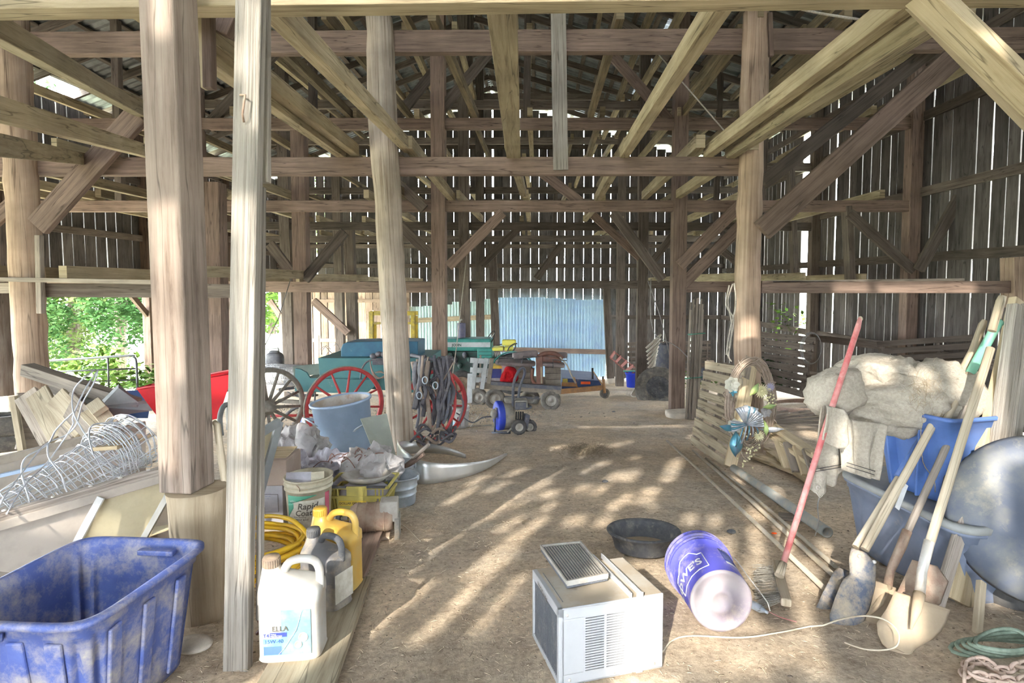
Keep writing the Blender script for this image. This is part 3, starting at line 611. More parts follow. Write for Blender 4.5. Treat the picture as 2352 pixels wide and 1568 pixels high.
# knee braces placed from the picture
kb = [(1130, 112, 1012, 255, 10, 'above the middle beam by the middle post'), (1155, 488, 1030, 612, 9.9, 'red-brown, right of the middle timber post'), (1408, 488, 1522, 642, 10, 'falling right towards the right timber post'), (1240, 392, 1356, 482, 10.05, 'pale, below the middle beam right of centre'),
      (1345, 478, 1470, 592, 12.6, 'pale, falling to the fourth frame post'), (792, 532, 700, 642, 9.9, 'rising left of the middle log post'), (900, 500, 1004, 600, 10, 'falling right behind the middle log post'), (620, 560, 680, 640, 10.1, 'dark, left of the grey timber post'),
      (1950, 490, 2098, 622, 9.9, 'falling right below the beam near the right wall'), (2210, 440, 2110, 620, 9.2, 'dark, against the right wall'), (1380, 20, 1540, 130, 10, 'high right of centre, dark'), (1400, 120, 1540, 280, 10.1, 'high red-brown, falling to the right timber post'),
      (1290, 560, 1232, 640, 13.4, 'small dark, right of the aisle post'), (1105, 610, 1195, 520, 13.5, 'small dark, left of the aisle post'), (720, 690, 800, 765, 13.4, 'pale board sloping in front of the tan boards'), (1500, 600, 1560, 520, 13.4, 'small dark, rising right of the fourth frame'), (1640, 560, 1740, 640, 13.4, 'dark, falling behind the right log post'),
      (850, 360, 975, 480, 9.8, 'dark, crossing behind the middle log post'), (468, 298, 640, 112, 10.0, 'dark, high between the foreground posts'), (1000, 160, 905, 280, 10.4, 'dark, high above the middle'), (620, 690, 660, 750, 18, 'leaning red-brown at the end of the open side')]
for a, b2, c, d, Y, l in kb:
    timber('knee_brace', P(a, b2, Y), P(c, d, Y), .08, .17, 'beam' if 'brown' in l or 'pale' in l else 'frame_dark', 'diagonal brace ' + l, 'brace')
# tier rails of the further bays
XS = [-8.6, -7.6, -6.5, -5.2, -4.2, -3.1, -2.2, -1.3, -.25, 1.0, 1.9, 2.35, 3.5, 4.6, 5.8]
bays = ['second', 'third', 'fourth', 'last']
LAT = ['beside the left wall', 'next to the left wall rail', 'above the outer left row', 'left of the wagon side', 'over the heap side', 'left of the middle log line', 'just left of the aisle row', 'just right of the aisle row', 'over the middle of the aisle', 'right of the aisle centre', 'left of the right log line', 'along the right log line', 'right of the right log line', 'halfway to the right wall', 'beside the right wall']
side = lambda x: 'left part' if x < -3.5 else 'middle' if x < 2.2 else 'right part'
for bi in range(1, 5):
    y0 = BY[bi]; y1 = BY[bi + 1] if bi < 4 else 20.4
    for ti, z in enumerate(tiers):
        for xi, x in enumerate(XS):
            if ti == 0 and -3.5 < x < 3: continue
            if R.random() < (.12 if bi < 3 else .3): continue
            xx = x + R.uniform(-.15, .15); zz = z + .16
            if ti == 1: zz = z + .16
            if roofz(xx) < zz + .4 or ti < 2 and x > 2.6 and bi == 1: continue
            xb = xx + R.uniform(-.12, .12); th = R.choice((.06, .09, .1))
            w2 = 'raildark' if (ti > 1 and R.random() < .4) or R.random() < .2 else 'rail'
            l = 'yellow-brown tier rail of the %s bay, %s tier, %s' % (bays[bi - 1], ['lowest', 'second', 'third', 'fourth'][ti], LAT[xi])
            timber('tier_rail', (xx, y0 - .15, zz + R.uniform(-.03, .03)), (xb, y1 + .15, zz + R.uniform(-.03, .03)), th, .14, w2, l, 'rail', l.replace('yellow-brown tier rail', 'tier rails'), bev=0)
# poles from the beam up to the roof
for i, (x, Y, z0) in enumerate([(-4.0, 6.6, 2.9), (-.2, 10, 4.3), (-3.9, 10, 4.3), (3.9, 10, 2.9), (-1.6, 13.5, 5.7), (4.2, 13.5, 2.9), (-7.3, 10, 2.9), (.5, 17, 2.9)]):
    timber('strut', (x, Y, z0), (x + .05, Y, roofz(x) - .1), .12, .12, 'frame_dark', 'dark upright strut reaching the rafters, ' + ['left in the second frame', 'centre of the third frame', 'left of centre in the third frame', 'right in the third frame', 'under the ridge in the fourth frame', 'right in the fourth frame', 'outer left in the third frame', 'centre of the fifth frame'][i], 'strut')
# stones under posts
for i, (px, py, Y, sz, l) in enumerate([(1562, 957, 9.8, (.45, .4, .14), 'flat pale stone under the right timber post'), (1480, 907, 13.2, (.9, .35, .18), 'long pale block under the fourth frame post'), (1412, 880, 16.8, (.5, .4, .22), 'square pale block under the far post left of the blue bucket')]):
    p = G(px, py); MB().blob((p.x, p.y, p.z + sz[2] / 2 - .03), (sz[0] / 2, sz[1] / 2, sz[2] / 2), lambda q, d: q + d * .1 * nz(q, 5), ex=5).build('footing_stone', 'stone', None, l, 'stone')
# ================================================================ FOREGROUND
def wheel(parent, c, ax, Rr, wd, rim_r, tire_m='rubber_dusty', hub_m='hubcream', lugs=0, nm='wheel'):
    c = V(c); ax = nrm(V(ax)); h = wd / 2
    pr = [(rim_r, -h * .7), (rim_r + .01, -h), (Rr * .90, -h), (Rr * .98, -h * .7), (Rr, -h * .3), (Rr, h * .3), (Rr * .98, h * .7), (Rr * .90, h), (rim_r + .01, h), (rim_r, h * .7)]
    mb = MB().lathe(pr + [pr[0]], c, ax, 36)
    if lugs:
        d, x, y = frame(ax)
        for k in range(lugs):
            t = 6.2832 * k / lugs; q = x * math.cos(t) + y * math.sin(t)
            mb.bar(c + q * Rr * .97 - ax * h * .9 , c + q * Rr * .97 + ax * h * .9, .35 * 6.28 * Rr / lugs, Rr * .07, q)
    ti = mb.build('tyre', tire_m, parent)
    hb = MB().lathe([(rim_r, h * .75), (rim_r * .93, h * .8), (rim_r * .85, h * .35), (rim_r * .5, h * .3), (rim_r * .42, h * .55), (rim_r * .2, h * .6), (rim_r * .18, h * .9), (0, h * .9)], c, ax, 28)
    hb.lathe([(rim_r, -h * .75), (rim_r * .85, -h * .35), (0, -h * .3)], c, ax, 24)
    hb.build('rim', hub_m, parent); return ti
def tote(root, c, M3, w0, d0, w1, d1, h, mt, t=.006, rimw=.03, name='tub', flute=0, open_=True, inner=None):
    """tapered bin: w0,d0 at the bottom, w1,d1 at the top (half sizes)"""
    c = V(c); seg = 72; rs = []
    def ring(hw, hd, z, fl=0):
        out = []
        for j in range(seg):
            a = 6.2832 * (j + .5) / seg; ca, sa = math.cos(a), math.sin(a); n = 7
            x = math.copysign(abs(ca) ** (2 / n), ca); y = math.copysign(abs(sa) ** (2 / n), sa)
            k = 1
            if fl:
                u = (y if abs(x) > abs(y) else x)
                if abs(((u + 2) * fl) % 1 - .5) < .16 and abs(u) < .85: k = 1 - .016 / max(hw, .1)
            out.append(c + M3 @ V((x * hw * k, y * hd * k, z)))
        return out
    N = 6
    for i in range(N + 1):
        u = i / N; rs.append(ring(lerp(w0, w1, u * .94), lerp(d0, d1, u * .94), h * .86 * u, flute if 0 < i < N else 0))
    rs.append(ring(w1 + .004, d1 + .004, h * .87)); rs.append(ring(w1 + .006, d1 + .006, h * .95)); rs.append(ring(w1 + rimw, d1 + rimw, h * .955)); rs.append(ring(w1 + rimw, d1 + rimw, h * .99)); rs.append(ring(w1 + rimw * .5, d1 + rimw * .5, h)); rs.append(ring(w1, d1, h * .99))
    if open_:
        for u in (.9, .6, .3, .03): rs.append(ring(lerp(w0, w1, u) - t, lerp(d0, d1, u) - t, h * u, flute if u < .8 else 0))
    return MB().rings(rs).build(name, mt, root, flat=False)
# ---- window air conditioner
fg, ag, rg = G(1290, 1570), G(1203, 1462), G(1519, 1532)
u = nrm(V((rg.x - fg.x, rg.y - fg.y, 0))); v_ = V((-u.y, u.x, 0)); W, D, Hh = .395, .365, .285
o = V((fg.x, fg.y, fg.z)); A = Matrix((u, v_, V((0, 0, 1)))).transposed()
def L(x, y, z): return o + u * x + v_ * y + V((0, 0, z - .012 - .107 * y * .9))
ac = T('window_air_conditioner', 'white window air conditioner with dusty top standing on the dirt in the foreground', 'appliance', o + u * W / 2 + v_ * D / 2)
mb = MB()
cs = [L(.0, .0, 0), L(W, 0, 0), L(W, D, 0), L(0, D, 0)]
ax = .20; bx = ax + .0
# shell built as panels so the louvre side is truly open
lx0, lx1, lz0, lz1 = .085, .245, .04, .243      # louvre opening
def slab(pts, th, nn, m_, nm): 
    q = [V(p) for p in pts]; nn = V(nn) * th
    return MB().hexa([p for p in q] + [p + nn for p in q], .3, .3, .3).build(nm, m_, ac, bevel=.003)
slab([L(0, 0, 0), L(W, 0, 0), L(W, .0, lz0), L(0, 0, lz0)], .008, v_, 'acwhite', 'side_panel_low')
slab([L(0, 0, lz1), L(W, 0, lz1), L(W, .0, Hh), L(0, 0, Hh)], .008, v_, 'acwhite', 'side_panel_top')
slab([L(0, 0, lz0), L(lx0, 0, lz0), L(lx0, 0, lz1), L(0, 0, lz1)], .008, v_, 'acwhite', 'side_panel_front')
slab([L(lx1, 0, lz0), L(W, 0, lz0), L(W, 0, lz1), L(lx1, 0, lz1)], .008, v_, 'acwhite', 'side_panel_rear')
N = 21
lv = MB()
for k in range(N + 1):
    z = lerp(lz0, lz1, k / N); lv.bar(L(lx0 - .004, .004, z), L(lx1 + .004, .004, z), .008, .0052)
lv.bar(L((lx0 + lx1) / 2, .003, lz0), L((lx0 + lx1) / 2, .003, lz1), .009, .008, v_)
for xx in (lx0, lx1): lv.bar(L(xx, .003, lz0), L(xx, .003, lz1), .007, .008, v_)
lv.build('louvre_grille', 'acwhite', ac)
MB().hexa([L(lx0 - .02, .05, .02), L(lx1 + .02, .05, .02), L(lx1 + .02, .05, .26), L(lx0 - .02, .05, .26), L(lx0 - .02, .06, .02), L(lx1 + .02, .06, .02), L(lx1 + .02, .06, .26), L(lx0 - .02, .06, .26)]).build('recess_shade_panel', 'black', ac)  # black sheet stands in for the shade behind the louvres
for k, (z, s) in enumerate(((.19, .03), (.14, .02), (.205, .02))): MB().tube([L(lx0 + .02, .03, z), L(lx0 + .07, .02, z + s), L(lx1 - .01, .03, z + .04)], .005, 6).build('inner_pipe', 'hubcream', ac)
MB().box(L(.18, .035, .12), (.05, .006, .05), A).build('inner_sticker', 'pinklabel', ac)
slab([L(0, 0, Hh), L(W, 0, Hh), L(W, D, Hh), L(0, D, Hh)], -.008, V((0, 0, 1)), 'acdust', 'top_panel')
slab([L(W, 0, 0), L(W, D, 0), L(W, D, Hh), L(W, 0, Hh)], -.008, u, 'acwhite', 'far_side_panel')
slab([L(0, D, 0), L(W, D, 0), L(W, D, Hh), L(0, D, Hh)], -.008, v_, 'acwhite', 'rear_panel')
slab([L(0, 0, -.0), L(W, 0, 0), L(W, D, 0), L(0, D, 0)], .01, V((0, 0, 1)), 'acwhite', 'base_pan')
# grille face (towards the left)
fr = MB()
for a, b2 in (((.0, .0), (D, .0)), ((.0, Hh), (D, Hh))):
    s_ = 1 if a[1] == 0 else -1; hh = .022 if s_ > 0 else .034
    fr.hexa([L(-.012, a[0], a[1]), L(.01, a[0], a[1]), L(.01, b2[0], a[1]), L(-.012, b2[0], a[1])] + [L(-.012, a[0], a[1] + s_ * hh), L(.01, a[0], a[1] + s_ * hh), L(.01, b2[0], a[1] + s_ * hh), L(-.012, b2[0], a[1] + s_ * hh)])
for y0, y1 in ((0, .022), (D - .02, D)):
    fr.hexa([L(-.012, y0, 0), L(.01, y0, 0), L(.01, y1, 0), L(-.012, y1, 0), L(-.012, y0, Hh), L(.01, y0, Hh), L(.01, y1, Hh), L(-.012, y1, Hh)])
fr.build('front_frame', 'acwhite', ac, bevel=.003)
g = MB().hexa([L(-.006, .02, .02), L(.0, .02, .02), L(.0, D - .018, .02), L(-.006, D - .018, .02), L(-.006, .02, Hh - .03), L(.0, .02, Hh - .03), L(.0, D - .018, Hh - .03), L(-.006, D - .018, Hh - .03)])
g.build('filter_mesh', 'acgrille', ac)
gm = MB()
for k in range(26):
    y = lerp(.03, D - .03, k / 25); gm.bar(L(-.008, y, .022), L(-.008, y, Hh - .034), .0016, .0016)
gm.build('mesh_wire', 'tub', ac)
letters('FRIGIDAIRE', .027, L(-.0135, D * .74, Hh - .027), -v_, V((0, 0, 1)), 'darktext', ac, bold=.01)
# seams, cabinet flange, screws and sticker
MB().hexa([L(.285, -.006, 0.0), L(.312, -.006, 0), L(.312, 0, 0), L(.285, 0, 0), L(.285, -.006, Hh + .02), L(.312, -.006, Hh + .02), L(.312, 0, Hh + .02), L(.285, 0, Hh + .02)]).build('side_flange', 'acwhite', ac, bevel=.002)
for x0 in (.262, .300):
    MB().hexa([L(x0, -.004, Hh), L(x0 + .005, -.004, Hh), L(x0 + .005, D + .02, Hh), L(x0, D + .02, Hh), L(x0, -.004, Hh + .022), L(x0 + .005, -.004, Hh + .022), L(x0 + .005, D + .02, Hh + .022), L(x0, D + .02, Hh + .022)]).build('top_rail', 'acwhite', ac, bevel=.001)
for x0, z0 in ((.03, .02), (.36, .022), (.20, .018), (.02, .26)): MB().lathe([(.006, 0), (.005, .003), (0, .004)], L(x0, -.0, z0), -v_, 12).build('screw', 'silver', ac)
MB().box(L(.352, -.001, .11), (.02, .001, .035), A).build('yellow_sticker', 'floweryellow', ac)
MB().tube([L(0.02, .05, Hh + .001), L(.02, D - .05, Hh + .001)], .0015, 4).build('seam', 'acgrille', ac)
# louvred panel lying loose on top
lp = T('louvred_panel', 'grey ribbed vent panel lying loose on top of the air conditioner', 'panel', L(.14, .22, Hh + .01))
q = [P(1242, 1254, 2.35), P(1332, 1246, 2.42), P(1397, 1325, 2.16), P(1300, 1342, 2.10)]
def TP(px, py, h):
    d = ray(px, py); zz = o.z + Hh
    for _ in range(6):
        p = CAM + d * ((zz - 1.5) / d.z); yl = (p - o).dot(v_); zz = o.z + Hh - .012 - .107 * .9 * yl + h + .006
    return p
q = [TP(1242, 1256, .02), TP(1333, 1247, .02), TP(1396, 1322, .02), TP(1302, 1340, .02)]
MB().hexa([p - V((0, 0, .02)) for p in q] + q).build('panel_frame', 'machinegray', lp, bevel=.002).data.materials[0] = M['acgrille']
bp_ = MB()
for k in range(15):
    t = (k + .5) / 15; a = q[0].lerp(q[1], t); b2 = q[3].lerp(q[2], t); bp_.bar(a + (b2 - a) * .02, b2 + (a - b2) * .02, .0042, .009)
bp_.build('rib', 'hubcream', lp)
MB().bar(q[0] + V((0, 0, .004)), q[3] + V((0, 0, .004)), .006, .014).build('edge', 'hubcream', lp); MB().bar(q[1] + V((0, 0, .004)), q[2] + V((0, 0, .004)), .006, .014).build('edge', 'hubcream', lp)
MB().bar(q[3] + V((0, 0, .002)), q[2] + V((0, 0, .002)), .008, .02).build('edge', 'hubcream', lp); MB().bar(q[0] + V((0, 0, .002)), q[1] + V((0, 0, .002)), .006, .016).build('edge', 'hubcream', lp)
# ---- blue bucket lying on its side
bc = P(1657, 1386, 2.30); bc.z = zg(bc.x, bc.y) + .128
ba = nrm(V((.0, .37, -.107 * .37 + .022))); bk = T('plastic_bucket', 'dusty blue plastic bucket lying on its side with its base facing us', 'bucket', (bc.x, bc.y + .15, zg(bc.x, bc.y + .15)))
MB().lathe([(0, .004), (.03, .004), (.032, .0), (.055, .0), (.057, .004), (.11, .004), (.118, -.004), (.128, -.002), (.1305, .006)], bc, ba, 48).build('base', 'bucketbottom', bk)
MB().lathe([(.1305, .006), (.135, .1), (.141, .2), (.146, .28), (.152, .281), (.152, .288), (.147, .29), (.1475, .30), (.155, .301), (.155, .308), (.149, .31), (.150, .325), (.158, .326), (.158, .337), (.152, .34), (.152, .362), (.157, .364), (.157, .372), (.149, .372), (.144, .3), (.128, .012), (0, .012)], bc, ba, 56).build('wall', 'bucketblue', bk)
d, bx_, by_ = frame(ba)
def cyl(h, ang, r): return bc + ba * h + (V((1, 0, 0)) * math.cos(ang) + V((0, 0, 1)) * math.sin(ang)) * r
hl = [cyl(.315, -.1 + math.pi * 0 + t, .165) for t in ()]
MB().tube([cyl(.315, .35, .160), cyl(.27, .30, .168), cyl(.15, .26, .166), cyl(.02, .2, .17), cyl(-.05, .12, .175), cyl(-.06, -.05, .18)], .0028, 6).build('wire_handle', 'silver', bk)
def lab(h0, h1, a0, a1, m_, nm, r=.0012):
    mb = MB(); mb.grid(lambda s, t: cyl(lerp(h0, h1, s), lerp(a0, a1, t), lerp(.1305, .146, lerp(h0, h1, s) / .28) + r), 6, 10); return mb.build(nm, m_, bk, solid=.0004)
lab(.10, .22, 1.22, .75, 'navy', 'label_back'); lab(.085, .105, 1.2, .8, 'labelwhite', 'barcode_strip')
def wrap(h0, a0, s, flip=1):
    return lambda x, y: cyl(h0 + y, a0 - x / .14, .1305 + .0155 * max(0, h0 + y) / .28 + .0022)
letters('WORK', .028, (0, 0, 0), (1, 0, 0), (0, 0, 1), 'labelwhite', bk, fn=wrap(.205, 1.2, 1))
for k in range(5): letters('-----------', .012, (0, 0, 0), (1, 0, 0), (0, 0, 1), 'labelwhite', bk, fn=wrap(.165 - .01 * k, 1.2, 1), name='small_print')
letters("LOWE'S", .062, (0, 0, 0), (1, 0, 0), (0, 0, 1), 'labelwhite', bk, bold=.03, align='RIGHT', fn=lambda x, y: cyl(.09 + y, 1.98 - x / .137, .1315 + .0155 * (.09 + y) / .28 + .002), name='white_lettering')
lo = MB()
for (h0, a0, h1, a1) in ((.06, 3.2, .17, 3.2), (.17, 3.2, .17, 2.9), (.17, 2.9, .21, 2.6), (.21, 2.6, .21, 2.2), (.21, 2.2, .17, 2.0), (.17, 2.0, .17, 1.85), (.17, 1.85, .06, 1.85), (.06, 1.85, .06, 3.2)):
    lo.tube([cyl(lerp(h0, h1, t / 4), lerp(a0, a1, t / 4), .1305 + .0155 * lerp(h0, h1, t / 4) / .28 + .001) for t in range(5)], .0022, 5)
lo.build('white_outline', 'labelwhite', bk)
# ---- black rubber feed tub
tc_ = G(1478, 1262); tc_ = gz(.622, 3.25)
tb = T('rubber_feed_tub', 'low round black rubber feed tub on the dirt behind the air conditioner', 'tub', tc_)
MB().lathe([(0, .006), (.160, .006), (.170, .015), (.182, .06), (.200, .100), (.213, .104), (.217, .112), (.211, .118), (.195, .116), (.186, .104), (.165, .025), (.15, .014), (0, .012)], tc_, (0, .1, 1), 56).build('tub_wall', 'tub', tb)
MB().lathe([(0, .03), (.1, .026), (.165, .02)], tc_, (0, .1, 1), 24).build('dirt_residue', 'shovel', tb)
# ---- white cord across the ground
def gpath(pts, h=.008, n=6):
    out = []; q = [G(*p) for p in pts]
    for i in range(len(q) - 1):
        a, b2 = q[i], q[i + 1]; p0 = q[max(0, i - 1)]; p3 = q[min(len(q) - 1, i + 2)]
        for k in range(n):
            t = k / n; c = .5 * ((2 * a) + (b2 - p0) * t + (2 * p0 - 5 * a + 4 * b2 - p3) * t * t + (3 * a - p0 - 3 * b2 + p3) * t ** 3)
            c.z = zg(c.x, c.y) + h; out.append(c)
    q[-1].z = zg(q[-1].x, q[-1].y) + h; out.append(q[-1]); return out
def cat3(q, n=6):
    q = [V(p) for p in q]; out = []
    for i in range(len(q) - 1):
        a, b2 = q[i], q[i + 1]; p0 = q[max(0, i - 1)]; p3 = q[min(len(q) - 1, i + 2)]
        for k in range(n):
            t = k / n; out.append(.5 * ((2 * a) + (b2 - p0) * t + (2 * p0 - 5 * a + 4 * b2 - p3) * t * t + (3 * a - p0 - 3 * b2 + p3) * t ** 3))
    out.append(q[-1]); return out
MB().tube(gpath([(1522, 1500), (1545, 1474), (1590, 1464), (1700, 1468), (1780, 1458), (1860, 1442)]) + cat3([G(1890, 1436, .02), P(1930, 1422, 2.3), P(1985, 1414, 2.2), P(2035, 1424, 2.15), P(2063, 1452, 2.12), P(2060, 1482, 2.1), P(2030, 1492, 2.12), G(1985, 1490, .01), G(1940, 1475, .008)]), .0034, 8).build('power_cord', 'cable', None, 'pale stiff cord snaking from the air conditioner and looping by the shovel', 'cord')
bt = T('plastic_bottle', 'small clear-grey plastic bottle lying just right of the blue bucket', 'bottle', G(1745, 1400))
a_, b_ = G(1722, 1385, .025), G(1757, 1403, .025)
MB().lathe([(0, 0), (.016, .002), (.018, .02), (.018, .06), (.008, .085), (.007, .1), (0, .1)], a_, b_ - a_, 16).build('bottle_body', 'galv', bt)
MB().tube(gpath([(1757, 1403), (1790, 1420), (1830, 1432)]), .002, 5).build('cord_end', 'redhandle', bt)
# ---- jugs on the boards
bd = T('floor_boards', 'brown plank lying on the dirt under the row of jugs', 'board', G(780, 1400))
def gboard(root, p0, p1, w_, th, mt, nm='plank', h=0, bev=.004):
    a, b2 = G(*p0), G(*p1); a.z += th / 2 + h; b2.z += th / 2 + h; return MB().bar(a, b2, w_, th).build(nm, mt, root, bevel=bev)
gboard(bd, (655, 1640), (790, 1340), 0.27, .03, 'pallet'); 
b2_ = T('floor_boards', 'second brown plank, further back, under the rusty motor', 'board', G(840, 1250)); gboard(b2_, (765, 1345), (838, 1205), .30, .035, 'beam')
def jug(x, y, yaw, w_, d_, h_, mt, capm, label, hz=.03, handle_side=1, bandm=None, name='fluid_jug', neckx=-.3, hm=None):
    base = V((x, y, zg(x, y) + hz)); r = T(name, label, 'jug', base); R3 = rot(yaw)
    secs = [(0, .90, .85, 0), (.012, .97, .95, 0), (.03, 1, 1, 0), (.045, .98, .97, 0), (.58, .98, .97, 0), (.595, 1, 1, 0), (.66, 1, 1, 0), (.70, .99, .98, 0), (.74, .93, .9, -.03), (.775, .78, .76, -.10), (.81, .60, .6, -.19), (.845, .44, .46, -.27), (.875, .34, .38, -.32), (.90, .29, .34, -.34), (.93, .27, .32, -.34)]
    rs = []
    for zf, a, b3, sx in secs:
        n = lerp(5, 2.2, max(0, (zf - .7) / .23)); rs.append([base + R3 @ (p - V((0, 0, 0))) for p in superring((sx * w_ * .95, 0, 0), w_ / 2 * a, d_ / 2 * b3, zf * h_, n, 40)])
    bm = MB().rings(rs); bm.build('jug_body', mt, r)
    hp = [(-.16, .80), (-.11, .88), (-.03, .945), (.10, .97), (.25, .968), (.37, .94), (.435, .87), (.445, .78), (.445, .66)]
    MB().tube(cat3([base + R3 @ V((a * w_, 0, b3 * h_)) for a, b3 in hp], 4), lambda t: .0165 * (w_ / .24), 12, flat=1.0).build('handle', hm or mt, r)
    cm = MB(); cb = base + R3 @ V((-.34 * w_ * .95, 0, .915 * h_)); rr = w_ * .135
    cm.lathe([(rr, 0), (rr, .03), (rr * .93, .037), (0, .037)], cb, (0, 0, 1), 32)
    for k in range(24):
        t = 6.2832 * k / 24; cm.bar(cb + V((math.cos(t) * rr, math.sin(t) * rr, .002)), cb + V((math.cos(t) * rr, math.sin(t) * rr, .03)), .0025, .0035)
    cm.build('cap', capm, r)
    return r, base, R3
r, base, R3 = jug(-.935, 2.09, math.radians(6), .228, .15, .372, 'jugwhite', 'brownleather', 'white oil jug with blue label and dirty brown cap, front of the row of jugs')
M['jugcap'] = mat('jugcap', (.2, .15, .11), (.3, .22, .15), scale=20, rough=.9, dust=.4)
fy = -.15 / 2 * .97 - .0015
def J(x, z, dd=0): return base + R3 @ V((x, fy - dd, z))
def jpl(x0, z0, x1, z1, m_, nm, dd=0, sk=0):
    mb = MB(); mb.v += [J(x0, z0, dd), J(x1, z0, dd), J(x1 - sk, z1, dd), J(x0 - sk, z1, dd)]; mb.face([0, 1, 2, 3], [(0, 0), (1, 0), (1, 1), (0, 1)]); return mb.build(nm, m_, r)
jpl(-.085, .035, .085, .205, 'ribbonlabel_blue', 'label_sheet'); jpl(-.085, .1, -.02, .205, 'labelwhite', 'label_upper', .0006)
jpl(-.085, .105, .0, .122, 'labelwhite', 'label_band', .001); jpl(-.06, .105, .0, .122, 'navy', 'label_band_dark', .0014, 0)
letters('ELLA', .027, J(-.052, .128, .002), R3 @ V((1, 0, 0)), (0, 0, 1), 'darktext', r, bold=.02)
letters('T4', .018, J(-.083, .107, .002), R3 @ V((1, 0, 0)), (0, 0, 1), 'navy', r, bold=.03)
letters('TRIPLE\nPROTECTION', .0065, J(-.057, .114, .002), R3 @ V((1, 0, 0)), (0, 0, 1), 'labelwhite', r, bold=.02)
letters('15W-40', .020, J(-.080, .083, .002), R3 @ V((1, 0, 0)), (0, 0, 1), 'navy', r)
letters('SAE', .008, J(-.083, .075, .002), R3 @ V((1, 0, 0)), (0, 0, 1), 'labelwhite', r)
jpl(-.083, .038, -.02, .07, 'bluetote', 'label_block', .001)
letters('2.5 GAL', .010, J(.03, .045, .002), R3 @ V((1, 0, 0)), (0, 0, 1), 'labelwhite', r)
for (x, z, q) in ((.058, .10, .018), (.04, .073, .014)): MB().lathe([(q, 0), (q, .002), (q * .8, .003), (q * .75, .001), (0, .001)], J(x, z, .001), R3 @ V((0, -1, 0)), 28).build('label_ring', 'silver', r)
mb = MB(); mb.tube([J(.055, .2, .001), J(.035, .13, .001), J(-.01, .06, .001), J(-.03, .04, .001)], .004, 6, flat=.3).build('torn_strip', 'jugwhite', r)
for o_ in r.children:
    if o_.name.startswith('cap'): o_.data.materials[0] = M['jugcap']
r, base, R3 = jug(-.965, 2.50, math.radians(-24), .215, .14, .325, 'juggray', 'tub', 'dark grey dusty oil jug, middle of the row of jugs', hm='tub')
fy = -.07 * .97 - .0015
jpl(-.09, .03, .05, .17, 'labelpaper', 'label_sheet'); letters('Oil', .026, J(-.03, .11, .002), R3 @ V((1, 0, 0)), (0, 0, 1), 'darktext', r, bold=.02); letters('-30', .026, J(-.03, .08, .002), R3 @ V((1, 0, 0)), (0, 0, 1), 'darktext', r, bold=.03)
mb = MB(); sx = .215 / 2 * .98 + .0015
mb.v += [base + R3 @ V((sx, a, b3)) for a, b3 in ((-.055, .04), (.055, .04), (.055, .17), (-.055, .17))]; mb.face([0, 1, 2, 3]); mb.build('side_label', 'labelpaper', r)
r, base, R3 = jug(-.985, 2.68, math.radians(-8), .235, .15, .38, 'jugyellow', 'jugyellow', 'tall orange-yellow jug with ribbed cap, last of the row of jugs')
fy = -.075 * .97 - .0015; jpl(-.08, .05, .10, .2, 'labelpaper', 'label_sheet')
# ---- yellow hose coil
hc = gz(-1.62, 2.98); hs = T('garden_hose', 'coiled yellow hose on the ground behind the plank post', 'hose', hc)
pts = []
for i in range(9 * 26):
    t = 6.2832 * i / 26; k = i / 26; rr = .33 + .035 * math.sin(k * 2.3) - .012 * (k % 3); pts.append(hc + V((rr * math.cos(t) * 1.08 + .02 * math.sin(k * 1.7), rr * math.sin(t) * .85, .02 + .026 * (k % 5) + .03 * k / 9 + .02 * math.sin(t * 1.0 + k))))
MB().tube(pts, .0125, 8).build('coil', 'hose', hs)
MB().tube(cat3([hc + V((-.1, .28, .15)), hc + V((.1, .2, .2)), hc + V((.3, .05, .22)), hc + V((.42, -.05, .12)), hc + V((.3, -.2, .05))]), .0125, 8).build('loose_end', 'hose', hs)
# ---- rusty motor
mc = gz(-1.04, 3.50, .118); mo = T('electric_motor', 'rusty dust-covered electric motor on the plank beside the yellow basket', 'motor', gz(-1.04, 3.50))
MB().lathe([(0, -.14), (.07, -.14), (.085, -.12), (.085, -.115), (.09, -.11), (.09, .09), (.085, .1), (.08, .12), (0, .12)], mc, (1, .18, 0), 28).build('housing', 'rust', mo)
for k in range(4): MB().lathe([(.09, 0), (.094, .002), (.094, .006), (.09, .008)], mc + nrm(V((1, .18, 0))) * (-.1 + k * .055), (1, .18, 0), 28).build('band', 'rust', mo)
MB().box(mc + V((.10, .0, .05)), (.11, .11, .13), rot(.18)).build('junction_box', 'hubcream', mo, bevel=.008); MB().box(mc + V((0, 0, -.11)), (.2, .16, .02), rot(.18)).build('mounting_foot', 'rust', mo); MB().box(mc + V((.15, 0, -.06)), (.03, .14, .14), rot(.18)).build('end_bracket', 'machinegray', mo, bevel=.004)
MB().tube([mc + V((-.16, -.02, 0)), mc + V((-.24, -.03, 0))], .012, 8).build('shaft', 'silver', mo)
MB().lathe([(.05, -.012), (.055, -.012), (.05, 0), (.055, .012), (.01, .012)], mc + V((-.21, -.03, -.01)), (1, .18, 0), 20).build('pulley', 'tub', mo)
MB().tube(gpath([(900, 1190), (935, 1215), (965, 1245)]), .003, 5).build('lead_wire', 'cable', mo)
